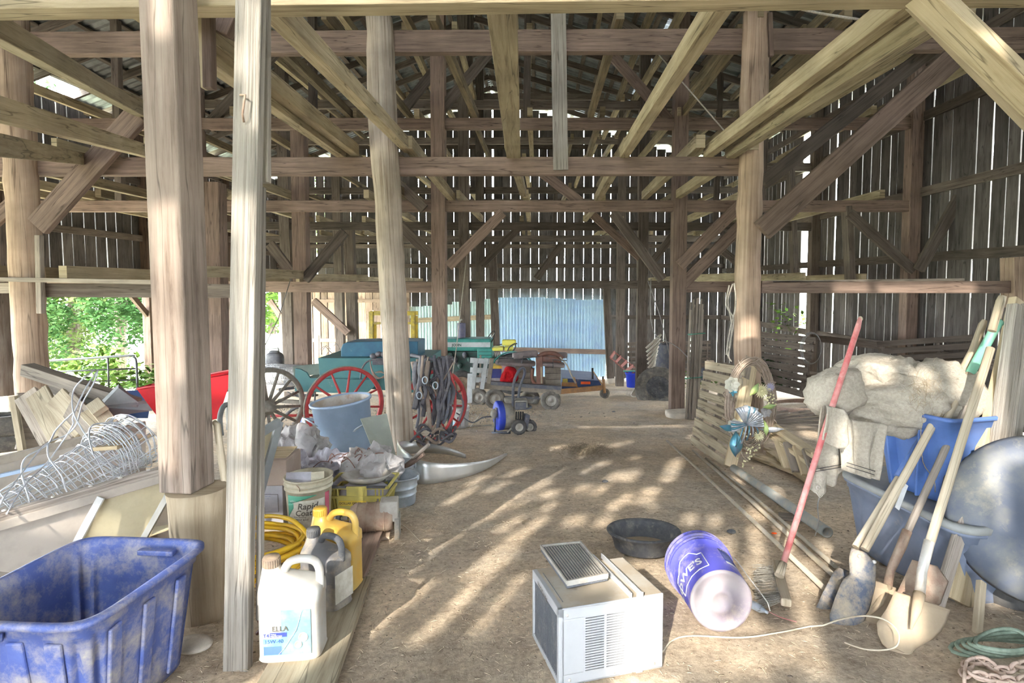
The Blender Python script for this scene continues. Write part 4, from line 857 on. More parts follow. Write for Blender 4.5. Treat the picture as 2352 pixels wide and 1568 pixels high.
# ---- open paint pail with label
pc = gz(-1.524, 3.69); pl = T('paint_pail', 'dirty cream pail lettered Rapid Coat with a green swoosh', 'bucket', pc)
def pail(root, c, r0, r1, h, mt, nm='pail_wall', ax=(0, 0, 1), inner='shovel', fill=.5):
    MB().lathe([(0, 0), (r0 * .97, 0), (r0, .008), (lerp(r0, r1, .78), h * .78), (lerp(r0, r1, .78) + .008, h * .785), (lerp(r0, r1, .80) + .008, h * .80), (lerp(r0, r1, .82), h * .805), (lerp(r0, r1, .86), h * .86), (lerp(r0, r1, .86) + .009, h * .865), (lerp(r0, r1, .88) + .009, h * .885), (lerp(r0, r1, .9), h * .89), (r1, h * .96), (r1 + .007, h * .97), (r1 + .007, h), (r1 - .003, h), (r0 - .004, .01), (0, .01)], c, ax, 48).build(nm, mt, root)
    MB().lathe([(0, h * fill), (lerp(r0, r1, fill) - .005, h * fill)], c, ax, 24).build('contents', inner, root)
pail(pl, pc, .130, .148, .345, 'bucketcream', fill=.8)
def onp(c, r0, r1, h):
    def f(x, y, dr=.001): 
        r_ = lerp(r0, r1, y / h) + dr; a = -math.pi / 2 + x / r_ + math.atan2(c.x, c.y) * -0.75
        return c + V((math.cos(a) * r_, math.sin(a) * r_, y))
    return f
pf = onp(pc, .130, .148, .345)
def curved(root, f, x0, x1, y0, y1, m_, nm, dr=.001, yt=None, nu=16):
    mb = MB(); mb.grid(lambda s, t: f(lerp(x0, x1, s), lerp(y0, yt(s) if yt else y1, t), dr), nu, 4); return mb.build(nm, m_, root, solid=.0004)
curved(pl, pf, -.14, .115, .01, .22, 'labelpaper', 'label_sheet'); curved(pl, pf, .12, .16, .06, .25, 'redlabel', 'red_label', .0015)
mb = MB(); mb.grid(lambda s, t: pf(lerp(-.14, .06, s), lerp(.252, lerp(.172, .248, s ** .6), t), .002), 16, 4); mb.build('green_swoosh', 'tealgreen', pl, solid=.0004)
mb = MB(); mb.grid(lambda s, t: pf(lerp(-.14, -.09, s), lerp(.10 + .07 * s, .20, t), .002), 8, 4); mb.build('green_swoosh_edge', 'tealgreen', pl, solid=.0004)
for txt, h, x, y, bo in (('Rapid', .056, -.062, .165, .02), ('Coat', .052, -.078, .122, .02), ('Jobe Roofing', .016, -.09, .108, .01), ('CEMENT BASE', .016, -.095, .09, .01), ('-- --- ----', .014, -.09, .07, 0), ('---- -- ---', .014, -.09, .055, 0), ('--- ----- -', .014, -.09, .04, 0)):
    letters(txt, h, (0, 0, 0), (1, 0, 0), (0, 0, 1), 'darktext', pl, bold=bo, shear=.2, fn=lambda a, b3, x=x, y=y: pf(a + x, b3 + y, .003), name='lettering' if h > .02 else 'small_print')
letters('utility', .022, (0, 0, 0), (1, 0, 0), (0, 0, 1), 'labelwhite', pl, fn=lambda a, b3: pf(a - .12, b3 + .21, .004))
MB().tube([pf(-.06 + .02 * math.sin(t), .33 - .01 * t * 2, .012) for t in (0, .5, 1, 1.5, 2)] , .003, 6).build('wire_bail', 'rust', pl)
MB().box(pc + V((-.04, -.06, .335)), (.16, .02, .09), rot(.1, -.4)).build('cloth_flap', 'baggray', pl); MB().box(pc + V((.08, -.05, .34)), (.08, .02, .08), rot(.3, -.3)).build('cloth_flap', 'bucketcream', pl)
MB().lathe([(0, .03), (.02, .03), (.03, 0)], pc + V((.03, -.02, .32)), (0, -.3, 1), 16).build('tape_roll', 'navy', pl)
# ---- yellow shopping basket
yc = gz(-1.255, 3.99); yb = T('shopping_basket', 'yellow plastic shopping basket heaped with rags between the pails', 'basket', yc)
w0, w1, dd, hh = .175, .20, .14, .235
def ybx(x, y, z): return yc + V((x, y, z))
bm = MB()
for s in range(-8, 9):
    x = s * .0225
    if abs(x) > .105 or s % 2 == 0: bm.bar(ybx(x * .92, -dd, .01), ybx(x, -dd - .012, hh * .72), .010, .008)
for s in range(-6, 7):
    for sg in (-1, 1): bm.bar(ybx(sg * w0, s * .022, .01), ybx(sg * w1, s * .023, hh * .72), .008, .010)
bm.build('side_bars', 'yellowbasket', yb)
MB().bar(ybx(0, -dd - .010, .03), ybx(0, -dd - .014, .168), .27, .006, (0, 1, 0)).build('name_panel', 'yellowbasket', yb)
MB().box(ybx(-.03, -dd - .018, .128), (.19, .004, .034)).build('nameplate', 'yellow', yb)
letters('DOLLAR GENERAL', .0215, ybx(-.119, -dd - .021, .121), (1, 0, 0), (0, 0, 1), 'darktext', yb, bold=.02)
for z, ww in ((.012, .355), (hh * .72, .41), (hh, .43)):
    MB().bar(ybx(-ww / 2, -dd - .014, z), ybx(ww / 2, -dd - .014, z), .016, .016).build('rail', 'yellowbasket', yb); MB().bar(ybx(-ww / 2, dd, z), ybx(ww / 2, dd, z), .016, .016).build('rail', 'yellowbasket', yb)
    for sg in (-1, 1): MB().bar(ybx(sg * ww / 2, -dd - .014, z), ybx(sg * ww / 2, dd, z), .016, .016).build('rail', 'yellowbasket', yb)
MB().box(ybx(0, -dd - .012, hh * .86), (.14, .008, hh * .26)).build('handle_plate', 'yellowbasket', yb)
for sg in (-1, 1):
    MB().box(ybx(sg * .135, -dd - .016, hh + .006), (.13, .02, .016)).build('grip', 'tub', yb, bevel=.003)
    for k in range(3): MB().bar(ybx(sg * (.13 + .025 * k), -dd - .012, hh * .74), ybx(sg * (.13 + .025 * k), -dd - .012, hh), .008, .008).build('slot_bar', 'yellowbasket', yb)
MB().box(ybx(0, 0, .008), (.34, .27, .01)).build('bottom', 'yellowbasket', yb)
MB().blob(ybx(0, 0, .13), (.17, .12, .11), lambda q, d: q + d * .2 * nz(q, 9)).build('rags', 'baggray', yb)
MB().lathe([(0, .02), (.12, .02), (.17, .06), (.175, .06), (.12, .012), (0, .01)], ybx(.02, -.0, .22), (0, .1, 1), 28).build('pan', 'hubcream', yb)
# ---- crumpled bags
def crumple(c, r, mt, name, label, seed, sharp=.5, M3=None, nu=110, nv=60, group=None, cat='bag'):
    def fn(p, d):
        q = V((p.x * 5 + seed, p.y * 5, p.z * 5)); a = 1 - abs(noise.noise(q)) * 2; b3 = 1 - abs(noise.noise(q * 2.3 + V((7, 1, 3)))) * 2; e = noise.noise(q * 5.1)
        g_ = 1 - abs(noise.noise(q * 4.1 + V((2, 9, 4)))) * 2; return p + d * sharp * (a * .7 + b3 * .55 + g_ * .28 + e * .15 - .45)
    return MB().blob(c, r, fn, nu, nv, M=M3).build(name, mt, None, label, cat, group, flat=True)
crumple(gz(-1.28, 4.30, .25), (.17, .14, .15), 'bagwhite', 'plastic_bag', 'crumpled off-white plastic sheet heaped on the yellow basket', 3)
crumple(gz(-1.20, 4.15, .25), (.11, .08, .06), 'bagwhite', 'plastic_bag', 'dirty flap of white plastic hanging over the basket rim', 8)
crumple(gz(-2.03, 4.7, .24), (.20, .17, .21), 'bagwhite', 'plastic_bag', 'upright white crumpled bag at the back of the grey heap', 14)
crumple(gz(-1.66, 4.40, .18), (.19, .18, .14), 'baggray', 'plastic_bag', 'grey crumpled bag behind the cream pail', 22)
crumple(gz(-1.92, 4.15, .17), (.22, .2, .18), 'baggray', 'plastic_bag', 'lilac-grey crumpled bag beside the cardboard box', 31)
crumple(gz(-1.90, 4.55, .42), (.06, .05, .14), 'bagwhite', 'plastic_bag', 'thin torn white flap standing up from the grey heap', 36)
mb = MB()
for k in range(22):
    p = gz(-1.42 + R.uniform(-.16, .16), 4.2 + R.uniform(-.08, .1), .33 + R.uniform(-.05, .05)); q = p + V((R.uniform(-.12, .12), R.uniform(-.06, .06), R.uniform(-.05, .05)))
    mb.tube(cat3([p, p.lerp(q, .5) + V((0, 0, R.uniform(.01, .06))), q], 4), .0035, 5)
mb.build('tangled_cords', 'brownleather', None, 'tangle of thin brown and dark cords between the pail and the white bag', 'cord', kind='stuff')
# ---- boxes
bxz = gz(-1.86, 3.84); b1 = T('printed_box', 'grey printed carton under the brown cardboard box', 'box', bxz)
MB().box(bxz + V((0, 0, .14)), (.29, .26, .28), rot(.03)).build('carton', 'boxgray', b1, bevel=.004)
letters('--- -- ----\n-- --- ---\n--- ----', .016, bxz + V((.02, -.133, .22)), (1, .03, 0), (0, 0, 1), 'navy', b1, name='small_print')
for (x, z, w_, h_) in ((.02, .1, .10, .12), (.0, .07, .03, .06)):
    for a, b3 in (((x, z), (x + w_, z)), ((x + w_, z), (x + w_, z + h_)), ((x + w_, z + h_), (x, z + h_)), ((x, z + h_), (x, z))): MB().bar(bxz + V((a[0], -.132, a[1])), bxz + V((b3[0], -.132, b3[1])), .002, .002).build('printed_line', 'darktext', b1)
b1.children[0]
b4 = T('cardboard_box', 'brown cardboard box with an open flap on the printed carton', 'box', bxz + V((.03, -.01, .282)))
MB().box(bxz + V((.02, -.02,   .282 + .09)), (.32, .27, .175), rot(.06)).build('carton', 'cardboard', b4, bevel=.006)
MB().box(bxz + V((.02, -.02, .464)), (.28, .25, .006), rot(.06, .08)).build('flap', 'lumber', b4)
# ---- grey wheel-stand frame corner
fr_ = T('window_frame', 'grey wooden frame corner poking out right of the plank post', 'frame', P(600, 1150, 3.3))
MB().bar(P(560, 1018, 3.2), P(642, 968, 3.4), .03, .045).build('rail', 'sheetgray', fr_); MB().bar(P(642, 968, 3.4), P(590, 1160, 3.3), .03, .04).build('stile', 'sheetgray', fr_)
mb = MB(); mb.v += [P(560, 1030, 3.25), P(632, 985, 3.42), P(590, 1150, 3.34), P(560, 1150, 3.3)]; mb.face([0, 1, 2, 3], [(0, 0), (1, 0), (1, 1), (0, 1)]); mb.build('board', 'troughtan', fr_, solid=.01)
# ---- galvanised pails
def gpail(x, y, r0, r1, h, label, dents=0, tilt=(0, 0, 1)):
    c = gz(x, y); r = T('galvanised_bucket', label, 'bucket', c)
    MB().lathe([(0, 0), (r0, 0), (r0 + .004, .01), (lerp(r0, r1, .35), h * .35), (lerp(r0, r1, .35) + .005, h * .37), (lerp(r0, r1, .4), h * .39), (lerp(r0, r1, .6), h * .6), (lerp(r0, r1, .6) + .005, h * .62), (lerp(r0, r1, .64), h * .64), (r1, h * .98), (r1 + .007, h * .985), (r1 + .007, h), (r1 - .003, h), (r0 - .003, .01), (0, .012)], c, tilt, 44).build('bucket_wall', 'galv', r)
    MB().lathe([(0, h * .35), (lerp(r0, r1, .35) - .004, h * .35)], c, tilt, 24).build('contents', 'shovel', r)
    for s in (-1, 1): MB().box(c + V((s * (r1 + .006), 0, h * .93)), (.012, .04, .04)).build('ear', 'galv', r, bevel=.003)
    a = [c + V((-(r1 + .008) * math.cos(t), -.9 * r1 * math.sin(t) * 1.02 - .004, h * (.96 + .02 * math.sin(t)))) for t in [k * math.pi / 12 for k in range(13)]]
    MB().tube(a, .003, 6).build('bail', 'galv', r); return r
gpail(-1.055, 4.24, .112, .134, .215, 'small galvanised bucket standing right of the yellow basket')
gpail(-1.225, 4.72, .15, .175, .20, 'wider galvanised tub behind the small bucket, with a stick in it')
sk = T('wooden_tool', 'old wooden tool handle leaning out of the galvanised tub', 'handle', P(925, 1085, 4.75))
MB().bar(P(918, 1083, 4.75), P(972, 1040, 4.65), .035, .05).build('stock', 'beam', sk, bevel=.006); MB().tube([P(950, 1052, 4.66), P(985, 1020, 4.6)], .016, 10).build('grip', 'handle_old', sk)
# ---- curved sheet metal
path = [G(912, 1062), G(925, 1090), G(955, 1110), G(1010, 1108), G(1080, 1092), G(1130, 1070), G(1165, 1045)]
pp = cat3(path, 6); Np = len(pp)
st = T('sheet_metal_strip', 'long curved strip of thin shiny sheet metal on the dirt', 'sheet', G(1030, 1100))
mb = MB(); mb.grid(lambda s, t: pp[min(Np - 1, int(s * (Np - 1)))] + V((0, 0.02 * t, lerp(.24, .02, max(0, s - .25) / .75) * t)), Np - 1, 4); mb.build('strip', 'alum', st, solid=.003)
pp2 = cat3([G(912, 1062), G(930, 1045), G(975, 1040), G(1030, 1044), G(1070, 1052)], 6)
mb = MB(); mb.grid(lambda s, t: pp2[min(len(pp2) - 1, int(s * (len(pp2) - 1)))] + V((0, 0, .20 * t * (1 - .8 * s))), len(pp2) - 1, 2); mb.build('inner_strip', 'alum', st, solid=.003)
# ---- tall blue-grey pot
dc = gz(-1.86, 5.50); ax_ = nrm(V((-.10, -.05, 1))); pt = T('tall_stock_pot', 'tall blue-grey enamel pot with side handles, leaning left', 'pot', dc)
MB().lathe([(0, 0), (.225, 0), (.235, .01), (.272, .66), (.29, .665), (.292, .685), (.275, .69), (.265, .66), (.228, .05), (0, .05)], dc, ax_, 56).build('pot_wall', 'drumblue', pt)
MB().lathe([(.2665, .672), (.262, .64), (.24, .30), (0, .29)], dc, ax_, 40).build('rusty_inside', 'rustinner', pt)
for s in (1, -1):
    a0 = -.35 if s > 0 else math.pi + .25
    hp = [dc + ax_ * z + V((math.cos(a0 + da), math.sin(a0 + da), 0)) * rr for da, z, rr in ((-.55, .42, .265), (-.5, .45, .30), (-.25, .49, .33), (.0, .51, .345), (.25, .52, .33), (.5, .50, .30), (.55, .46, .265))]
    MB().tube(cat3(hp, 3), .014, 8, flat=.5).build('pot_handle', 'galv', pt)
# leaning board in front of it
lb = T('metal_sheet', 'flat grey-green panel leaning against the tall pot', 'panel', G(880, 1065))
mb = MB(); a = [P(828, 962, 5.15), P(888, 950, 5.25), P(912, 1062, 4.95), P(868, 1062, 4.85)]; mb.v += a; mb.face([0, 3, 2, 1], [(0, 0), (1, 0), (1, 1), (0, 1)]); mb.build('panel', 'greenboard', lb, solid=.012)
# ---- blue tarp scrap
MB().grid(lambda s, t: G(lerp(672, 752, s), lerp(985 - 12 * s, 975 - 20 * s, t) + 5 * math.sin(s * 20)) + V((0, 0, .03 + .03 * math.sin(s * 14 + t * 3))), 20, 5).build('tarp_scrap', 'bucketfar', None, 'scrap of bright blue tarp on the ground beside the red wheel', 'tarp')
# ---- blue storage tote, bottom left
t0 = V((-1.535, 1.86, 0)); t0.z = zg(t0.x, t0.y); tt = T('storage_tote', 'large dirty blue storage tote, open, in the lower left corner', 'tote', t0); Mt = rot(math.radians(-4))
tote(tt, t0, Mt, .20, .21, .243, .262, .43, 'blueplastic', flute=3, rimw=.026)
MB().box(t0 + Mt @ V((.09, .215, .405)), (.14, .03, .02), Mt).build('handle_recess', 'blueplastic', tt, bevel=.005)
MB().tube([t0 + Mt @ V((-.24, -.29, .385)), t0 + Mt @ V((-.02, -.29, .385)), t0 + Mt @ V((0, -.275, .385))], .012, 10).build('handle_lip', 'blueplastic', tt)
for x in (-.12, .02, .14): MB().bar(t0 + Mt @ V((x * .9, -.222, .02)), t0 + Mt @ V((x, -.262, .36)), .05, .012, (0, -1, 0)).build('stiffening_rib', 'blueplastic', tt, bevel=.005)
for y in (-.16, -.02, .13): MB().bar(t0 + Mt @ V((.206, y * .9, .02)), t0 + Mt @ V((.246, y, .36)), .05, .012, (1, 0, 0)).build('stiffening_rib', 'blueplastic', tt, bevel=.005)
# ---- old feed trough / truck bed side
tr = T('metal_trough', 'long old cream and grey sheet-metal bin with wooden rim, behind the blue tote', 'trough', G(150, 1330))
A0, A1 = P(-260, 1262, 2.35), P(392, 1076, 3.12)
MB().bar(A0, A1, .05, .05).build('wooden_rim', 'handle_old', tr, bevel=.005)
MB().bar(A0 + V((0, -.035, -.035)), A1 + V((0, -.035, -.035)), .02, .045).build('rim_lip', 'troughgray', tr, bevel=.003)
def tp(s, dz, dy=0): p = A0.lerp(A1, s); return V((p.x, p.y + dy, p.z + dz))
B0 = lambda s: tp(s, -.50, .05)
def quad(root, pts, m_, nm, th=.008): mb = MB(); mb.v += [V(p) for p in pts]; mb.face([0, 1, 2, 3], [(0, 0), (1, 0), (1, 1), (0, 1)]); return mb.build(nm, m_, root, solid=th)
quad(tr, [tp(0, -.03), tp(.70, -.03), P(130, 1330, 2.75), P(-200, 1520, 2.1)], 'troughgray', 'grey_panel')
quad(tr, [tp(.70, -.03, .005), tp(1.0, -.03, .0), P(322, 1300, 3.05), P(140, 1330, 2.78)], 'troughtan', 'cream_panel')
MB().bar(P(232, 1142, 2.84), P(128, 1335, 2.7), .035, .012, (0, -1, 0)).build('white_strip', 'white', tr)
MB().bar(P(390, 1130, 3.05), P(300, 1290, 2.98), .03, .02, (0, -1, 0)).build('steel_edge', 'sheetgray', tr)
quad(tr, [P(388, 1120, 3.2), P(430, 1140, 3.3), P(420, 1330, 3.2), P(310, 1300, 3.15)], 'troughgray', 'end_panel')
C0, C1 = P(-260, 1120, 3.2), P(335, 975, 4.0)
MB().bar(C0, C1, .04, .05).build('far_rim', 'cartwood', tr); quad(tr, [C0, C1, C1 + V((0, -.03, -.45)), C0 + V((0, -.03, -.45))], 'troughgray', 'far_panel')
MB().bar(P(-260, 1150, 3.1), P(120, 1065, 3.5), .03, .02).build('trim_strip', 'drumblue', tr)
quad(tr, [tp(0, -.35, .05), tp(1, -.35, .05), C1 + V((0, 0, -.4)), C0 + V((0, 0, -.4))], 'troughtan', 'bottom_panel')
for s_ in (.35, .52, .66, .78, .9): MB().lathe([(.01, 0), (.008, .005), (0, .006)], tp(s_, .026), (0, 0, 1), 10).build('rim_bolt', 'silver', tr)
MB().bar(P(240, 1030, 3.1), P(330, 1000, 3.6), .12, .02).build('loose_slat', 'lumber', tr)
# ---- roll of woven fence wire
wr_ = T('wire_fence_roll', 'loose roll of pale woven fence wire resting in the bin', 'wire', P(200, 1090, 3.0))
a0, a1 = P(10, 1175, 2.85), P(318, 1005, 3.4); d = nrm(a1 - a0); d, sx_, sy_ = frame(d); Lw = (a1 - a0).length
mb = MB()
def wp(s, ang, k=0):
    r_ = lerp(.10, .205, s ** .8) * (1 - .05 * k) + .018 * math.sin(ang * 3 + k * 2 + s * 7); c = a0 + d * (Lw * s) + V((0, 0, -.02 * math.sin(s * 3)))
    return c + sx_ * math.cos(ang) * r_ * 1.1 + sy_ * math.sin(ang) * r_ * .82
for k in range(21):
    s = k / 20; j = R.uniform(-.03, .03)
    mb.tube([wp(min(1, max(0, s + j * math.sin(t * .26 + k))), t * 6.2832 / 26 + R.uniform(-.03, .03), k % 4) for t in range(26)], .0032, 5, closed=True)
for k in range(26):
    a = 6.2832 * k / 26 + R.uniform(-.08, .08); q = R.randint(0, 3); mb.tube([wp(s / 14, a + .03 * math.sin(s), q) for s in range(15)], .003, 5)
for k in range(16):
    rr = .75 + R.random() * .35; mb.tube([a0 + d * (Lw * (1 - .02 * k + .02 * math.sin(t * .5))) + sx_ * math.cos(t * 6.2832 / 22) * .2 * rr * 1.1 + sy_ * math.sin(t * 6.2832 / 22) * .17 * rr + V((R.uniform(-.005, .005), 0, 0)) for t in range(22)], .0032, 5, closed=True)
mb.build('wire_mesh_roll', 'wire', wr_)
lw = [[(15, 1180, 2.6), (60, 1110, 2.8), (110, 1060, 3.0), (165, 980, 3.1), (168, 955, 3.1), (195, 895, 3.2), (225, 850, 3.3)], [(225, 850, 3.3), (215, 880, 3.25), (190, 925, 3.2), (175, 975, 3.1), (150, 1000, 3.1), (105, 1020, 3.0), (55, 1080, 2.8), (5, 1150, 2.6), (-20, 1220, 2.5)],
      [(220, 848, 3.3), (190, 870, 3.2), (168, 900, 3.2), (168, 945, 3.1), (185, 980, 3.1), (205, 1010, 3.1), (235, 1045, 3.1)], [(110, 1020, 3.0), (112, 1050, 2.95), (140, 1090, 2.9), (150, 1120, 2.9), (160, 1140, 2.9)], [(170, 945, 3.1), (130, 985, 3.1), (110, 1020, 3.0), (60, 1050, 2.9), (50, 1085, 2.85), (65, 1140, 2.8), (70, 1165, 2.8)], [(270, 970, 3.3), (215, 975, 3.2), (205, 1005, 3.1), (215, 1045, 3.0)]]
for l in lw: MB().tube(cat3([P(*p) for p in l], 5), .0042, 6).build('loose_strand', 'wire', wr_)
# ---- heap of crates, boards and sheets behind the bin
def slatbox(label, c0, c1, c2, n, Y, mt='pallet'):
    pass
cr1 = T('broken_crate', 'broken grey slatted crate standing on end at the far left', 'crate', P(70, 1000, 4.4))
for i in range(5): MB().bar(P(38 + 0 * i, 915 + i * 26, 4.35 + i * .0), P(98, 912 + i * 27, 4.5), .03, .085).build('board', 'barnboard', cr1, bevel=.004)
MB().bar(P(30, 910, 4.3), P(52, 1040, 4.3), .045, .03, (0, -1, 0)).build('batten', 'pallet', cr1)
cr2 = T('broken_crate', 'broken crate of pale-edged slats leaning right of the first', 'crate', P(140, 1000, 4.3))
for i, (a, b2, c, d_) in enumerate([(60, 905, 120, 1010), (85, 902, 140, 1000), (108, 930, 175, 1000), (128, 912, 196, 985), (150, 920, 214, 985)]):
    MB().bar(P(a, b2, 4.3 - i * .03), P(c, d_, 4.1 - i * .03), .035, .16, (0, -1, 0), roll=1.2).build('slat', 'pallet' if i % 2 else 'barnboard', cr2, bevel=.004)
cr3 = T('broken_crate', 'crate corner with two pale slats above the wire roll', 'crate', P(220, 965, 4.0))
for i, (a, b2, c, d_) in enumerate([(200, 945, 250, 1000), (222, 935, 262, 985), (215, 925, 232, 945)]): MB().bar(P(a, b2, 3.9), P(c, d_, 3.8), .04, .09, (0, -1, 0), roll=.8).build('slat', 'pallet', cr3, bevel=.004)
timber('loose_beam', P(62, 848, 4.7), P(312, 930, 4.4), .10, .10, 'barnboard', 'grey squared beam lying diagonally on the heap at left', 'beam')
sg = T('sheet_metal_bin', 'dark grey sheet-metal bin with a rotted plywood lid on the heap', 'bin', P(200, 960, 4.5))
MB().hexa([P(140, 925, 4.3), P(255, 925, 4.3), P(240, 890, 5.0), P(110, 905, 5.0)] + [P(150, 1010, 4.2), P(245, 1010, 4.2), P(240, 990, 4.8), P(130, 1000, 4.8)]).build('bin_body', 'sheetgray', sg)
MB().hexa([P(95, 888, 4.9), P(140, 915, 4.4), P(240, 895, 4.5), P(165, 878, 5.0)] + [P(95, 893, 4.9), P(142, 922, 4.4), P(240, 901, 4.5), P(165, 883, 5.0)]).build('plywood_lid', 'barnboard', sg)
tg = T('sheet_metal_offcut', 'grey triangular sheet-metal offcut above the wire roll', 'sheet', P(280, 940, 4.2))
MB().hexa([P(228, 925, 4.1), P(272, 882, 4.2), P(316, 918, 4.2), P(312, 922, 4.15)] + [P(232, 932, 4.05), P(272, 890, 4.15), P(320, 925, 4.15), P(316, 935, 4.1)]).build('offcut', 'sheetgray', tg)
MB().hexa([P(228, 928, 4.1), P(345, 918, 4.2), P(350, 935, 4.2), P(240, 948, 4.0)] + [P(230, 935, 4.05), P(345, 926, 4.15), P(350, 943, 4.15), P(243, 958, 3.95)]).build('ledge', 'sheetgray', tg)
bb = T('blue_bin', 'rim of a blue bin showing between the heap and the red tray', 'bin', P(310, 930, 4.6)); MB().hexa([P(285, 930, 4.8), P(345, 926, 4.8), P(345, 895, 5.0), P(285, 897, 5.0)] + [P(290, 960, 4.8), P(340, 960, 4.8), P(340, 940, 5.0), P(290, 940, 5.0)]).build('rim', 'bluetote', bb)
ob = T('dusty_tyre', 'dusty tyre lying on top of another at the left picture edge', 'tyre', P(-5, 1000, 5.0)); wheel(ob, P(-15, 975, 5.0), (0, .1, 1), .32, .17, .2, 'rubber_dusty', 'tub'); ob2 = T('dusty_tyre', 'lower dusty tyre lying flat at the left picture edge', 'tyre', P(-5, 1020, 5.0)); wheel(ob2, P(-15, 1012, 5.0), (0, .1, 1), .32, .15, .2, 'rubber_dusty', 'tub')
# ---- red wheelbarrow
wb = T('wheelbarrow', 'red wheelbarrow tray showing on both sides of the squared post', 'wheelbarrow', P(430, 1000, 3.9))
def wbp(px, py, Y): return P(px, py, Y)
top = [wbp(316, 893, 3.7), wbp(534, 856, 3.9), wbp(530, 850, 4.4), wbp(345, 884, 4.5)]; bot = [wbp(385, 985, 3.8), wbp(500, 960, 3.9), wbp(490, 945, 4.2), wbp(400, 955, 4.2)]
mb = MB(); mb.v += top + bot
for i in range(4): mb.face([i, (i + 1) % 4, 4 + (i + 1) % 4, 4 + i])
mb.face([4, 5, 6, 7]); mb.build('tray', 'red', wb, solid=.01)
MB().tube(top + [top[0]], .009, 8).build('tray_rim', 'red', wb)
MB().tube(cat3([P(508, 1000, 3.0), P(505, 960, 3.0), P(512, 935, 3.02), P(524, 930, 3.05), P(528, 950, 3.1), P(526, 985, 3.15)], 5), .014, 8).build('frame_tube', 'sheetgray', wb)
# white pipe handle leaning beside post
MB().tube([P(490, 968, 2.62), P(498, 975, 2.62), P(520, 1130, 2.6), P(535, 1230, 2.55)], [.012, .016, .016, .016], 12).build('wooden_pole', 'handle', None, 'pale rounded handle leaning between the squared post and the plank post', 'pole')
# hanging chain/rust thing at base of plank post
MB().tube(cat3([P(590, 1340, 2.25), P(598, 1380, 2.2), P(592, 1410, 2.2), P(600, 1440, 2.2), P(590, 1455, 2.2)], 5), .008, 8).build('rusty_hook', 'brownleather', None, 'rusty hook hanging low behind the plank post', 'hook')
# ================================================================ RIGHT FOREGROUND
# ---- grey tote with lid
q0 = G(1940, 1262); q1 = G(2190, 1392); u = nrm(V((q1.x - q0.x, q1.y - q0.y, 0))); n_ = V((-u.y, u.x, 0)); Ln = (q1 - q0).length
gc = (q0 + q1) / 2 + n_ * .24; gc.z = zg(gc.x, gc.y); gt = T('lidded_tote', 'grey-blue plastic tote with a dusty lid under the blue tub', 'tote', gc)
Mg = Matrix((u, n_, V((0, 0, 1)))).transposed()
tote(gt, gc, Mg, Ln / 2 - .01, .20, Ln / 2 + .045, .25, .40, 'graytote', flute=2, rimw=.018, open_=False)
MB().rings([superring(gc, Ln / 2 + .055, .262, .395, 7, 56, Mg), superring(gc, Ln / 2 + .068, .275, .40, 7, 56, Mg), superring(gc, Ln / 2 + .068, .275, .425, 7, 56, Mg), superring(gc, Ln / 2 + .05, .257, .435, 7, 56, Mg), superring(gc, Ln / 2 + .04, .245, .428, 7, 56, Mg)]).build('lid', 'lidgray', gt)
# ---- blue tub on top, tilted, with burlap
uc = gc + V((.0, .02, .44)); Mu = Mg @ rot(.12, 0, 0)
ut = T('blue_tub', 'bright blue plastic tub standing on the grey lidded tote', 'tub', uc)
tote(ut, uc, Mu, .165, .15, .225, .195, .44, 'bluetote', flute=0, rimw=.02)
for x in (-.08, .09): MB().bar(uc + Mu @ V((x * .8, -.155, .01)), uc + Mu @ V((x * 1.2, -.190, .36)), .09, .014, (0, -1, 0)).build('stiffening_rib', 'bluetote', ut, bevel=.006)
# burlap heap
bl = T('burlap_sacks', 'heap of pale burlap sacks draped over the blue tub', 'sack', uc + V((0, 0, .4)))
def bfn(p, d):
    q = V((p.x * 4, p.y * 4, p.z * 6)); a = noise.noise(q + V((3, 0, 0))); b3 = 1 - abs(noise.noise(q * 2.2)) * 2
    return p + nrm(d) * (.055 * a + .028 * b3)
def slope(c, r, seed, Mx, nm, nu=120, nv=60):
    def f(p, d):
        q = V((p.x * 4.5 + seed, p.y * 4.5, p.z * 6)); return p + nrm(d) * (.06 * noise.noise(q) + .035 * (1 - abs(noise.noise(q * 1.9)) * 2) + .016 * (1 - abs(noise.noise(q * 4.5)) * 2) + .005 * noise.noise(q * 9))
    return MB().blob(c, r, f, nu, nv, ex=2.3, M=Mx).build(nm, 'burlap', bl)
c1 = P(2055, 930, 3.05); slope(c1, (.36, .22, .13), 1, rot(-.2, 0, .1), 'sack_body')
c2 = P(2062, 872, 3.12); slope(c2, (.27, .18, .10), 9, rot(-.1, 0, .22), 'upper_sack')
c3 = P(1925, 905, 3.0); slope(c3, (.10, .10, .11), 17, rot(.3), 'bunched_fold', 40, 24)
c4_ = P(2170, 900, 2.95); slope(c4_, (.16, .12, .12), 23, rot(.1), 'bunched_fold', 40, 24)
def drape(pts_top, pts_bot, Y, nfold, amp, nm, seed=0, th=.008):
    a = [P(*p, Y) for p in pts_top]; b3 = [P(*p, Y - .02) for p in pts_bot]
    def f(s, t):
        k = s * (len(a) - 1); i = min(len(a) - 2, int(k)); w_ = k - i; p = a[i].lerp(a[i + 1], w_).lerp(b3[i].lerp(b3[i + 1], w_), t)
        return p + V((.3, -1, 0)) * (amp * (math.sin(s * 6.28 * nfold + seed + t * 1.2) * (.3 + .7 * t) + .6 * noise.noise(V((s * 4 + seed, t * 2, 0))))) 
    return MB().grid(f, 60, 24).build(nm, 'burlap', bl, solid=th)
drape([(1885, 935), (1900, 930), (1945, 950)], [(1862, 1095), (1905, 1115), (1944, 1080)], 2.86, 1.6, .022, 'hanging_flap', 1)
drape([(1925, 950), (1960, 965), (2040, 975)], [(1940, 1080), (1985, 1095), (2012, 1100)], 2.80, 2.4, .02, 'hanging_flap', 4)
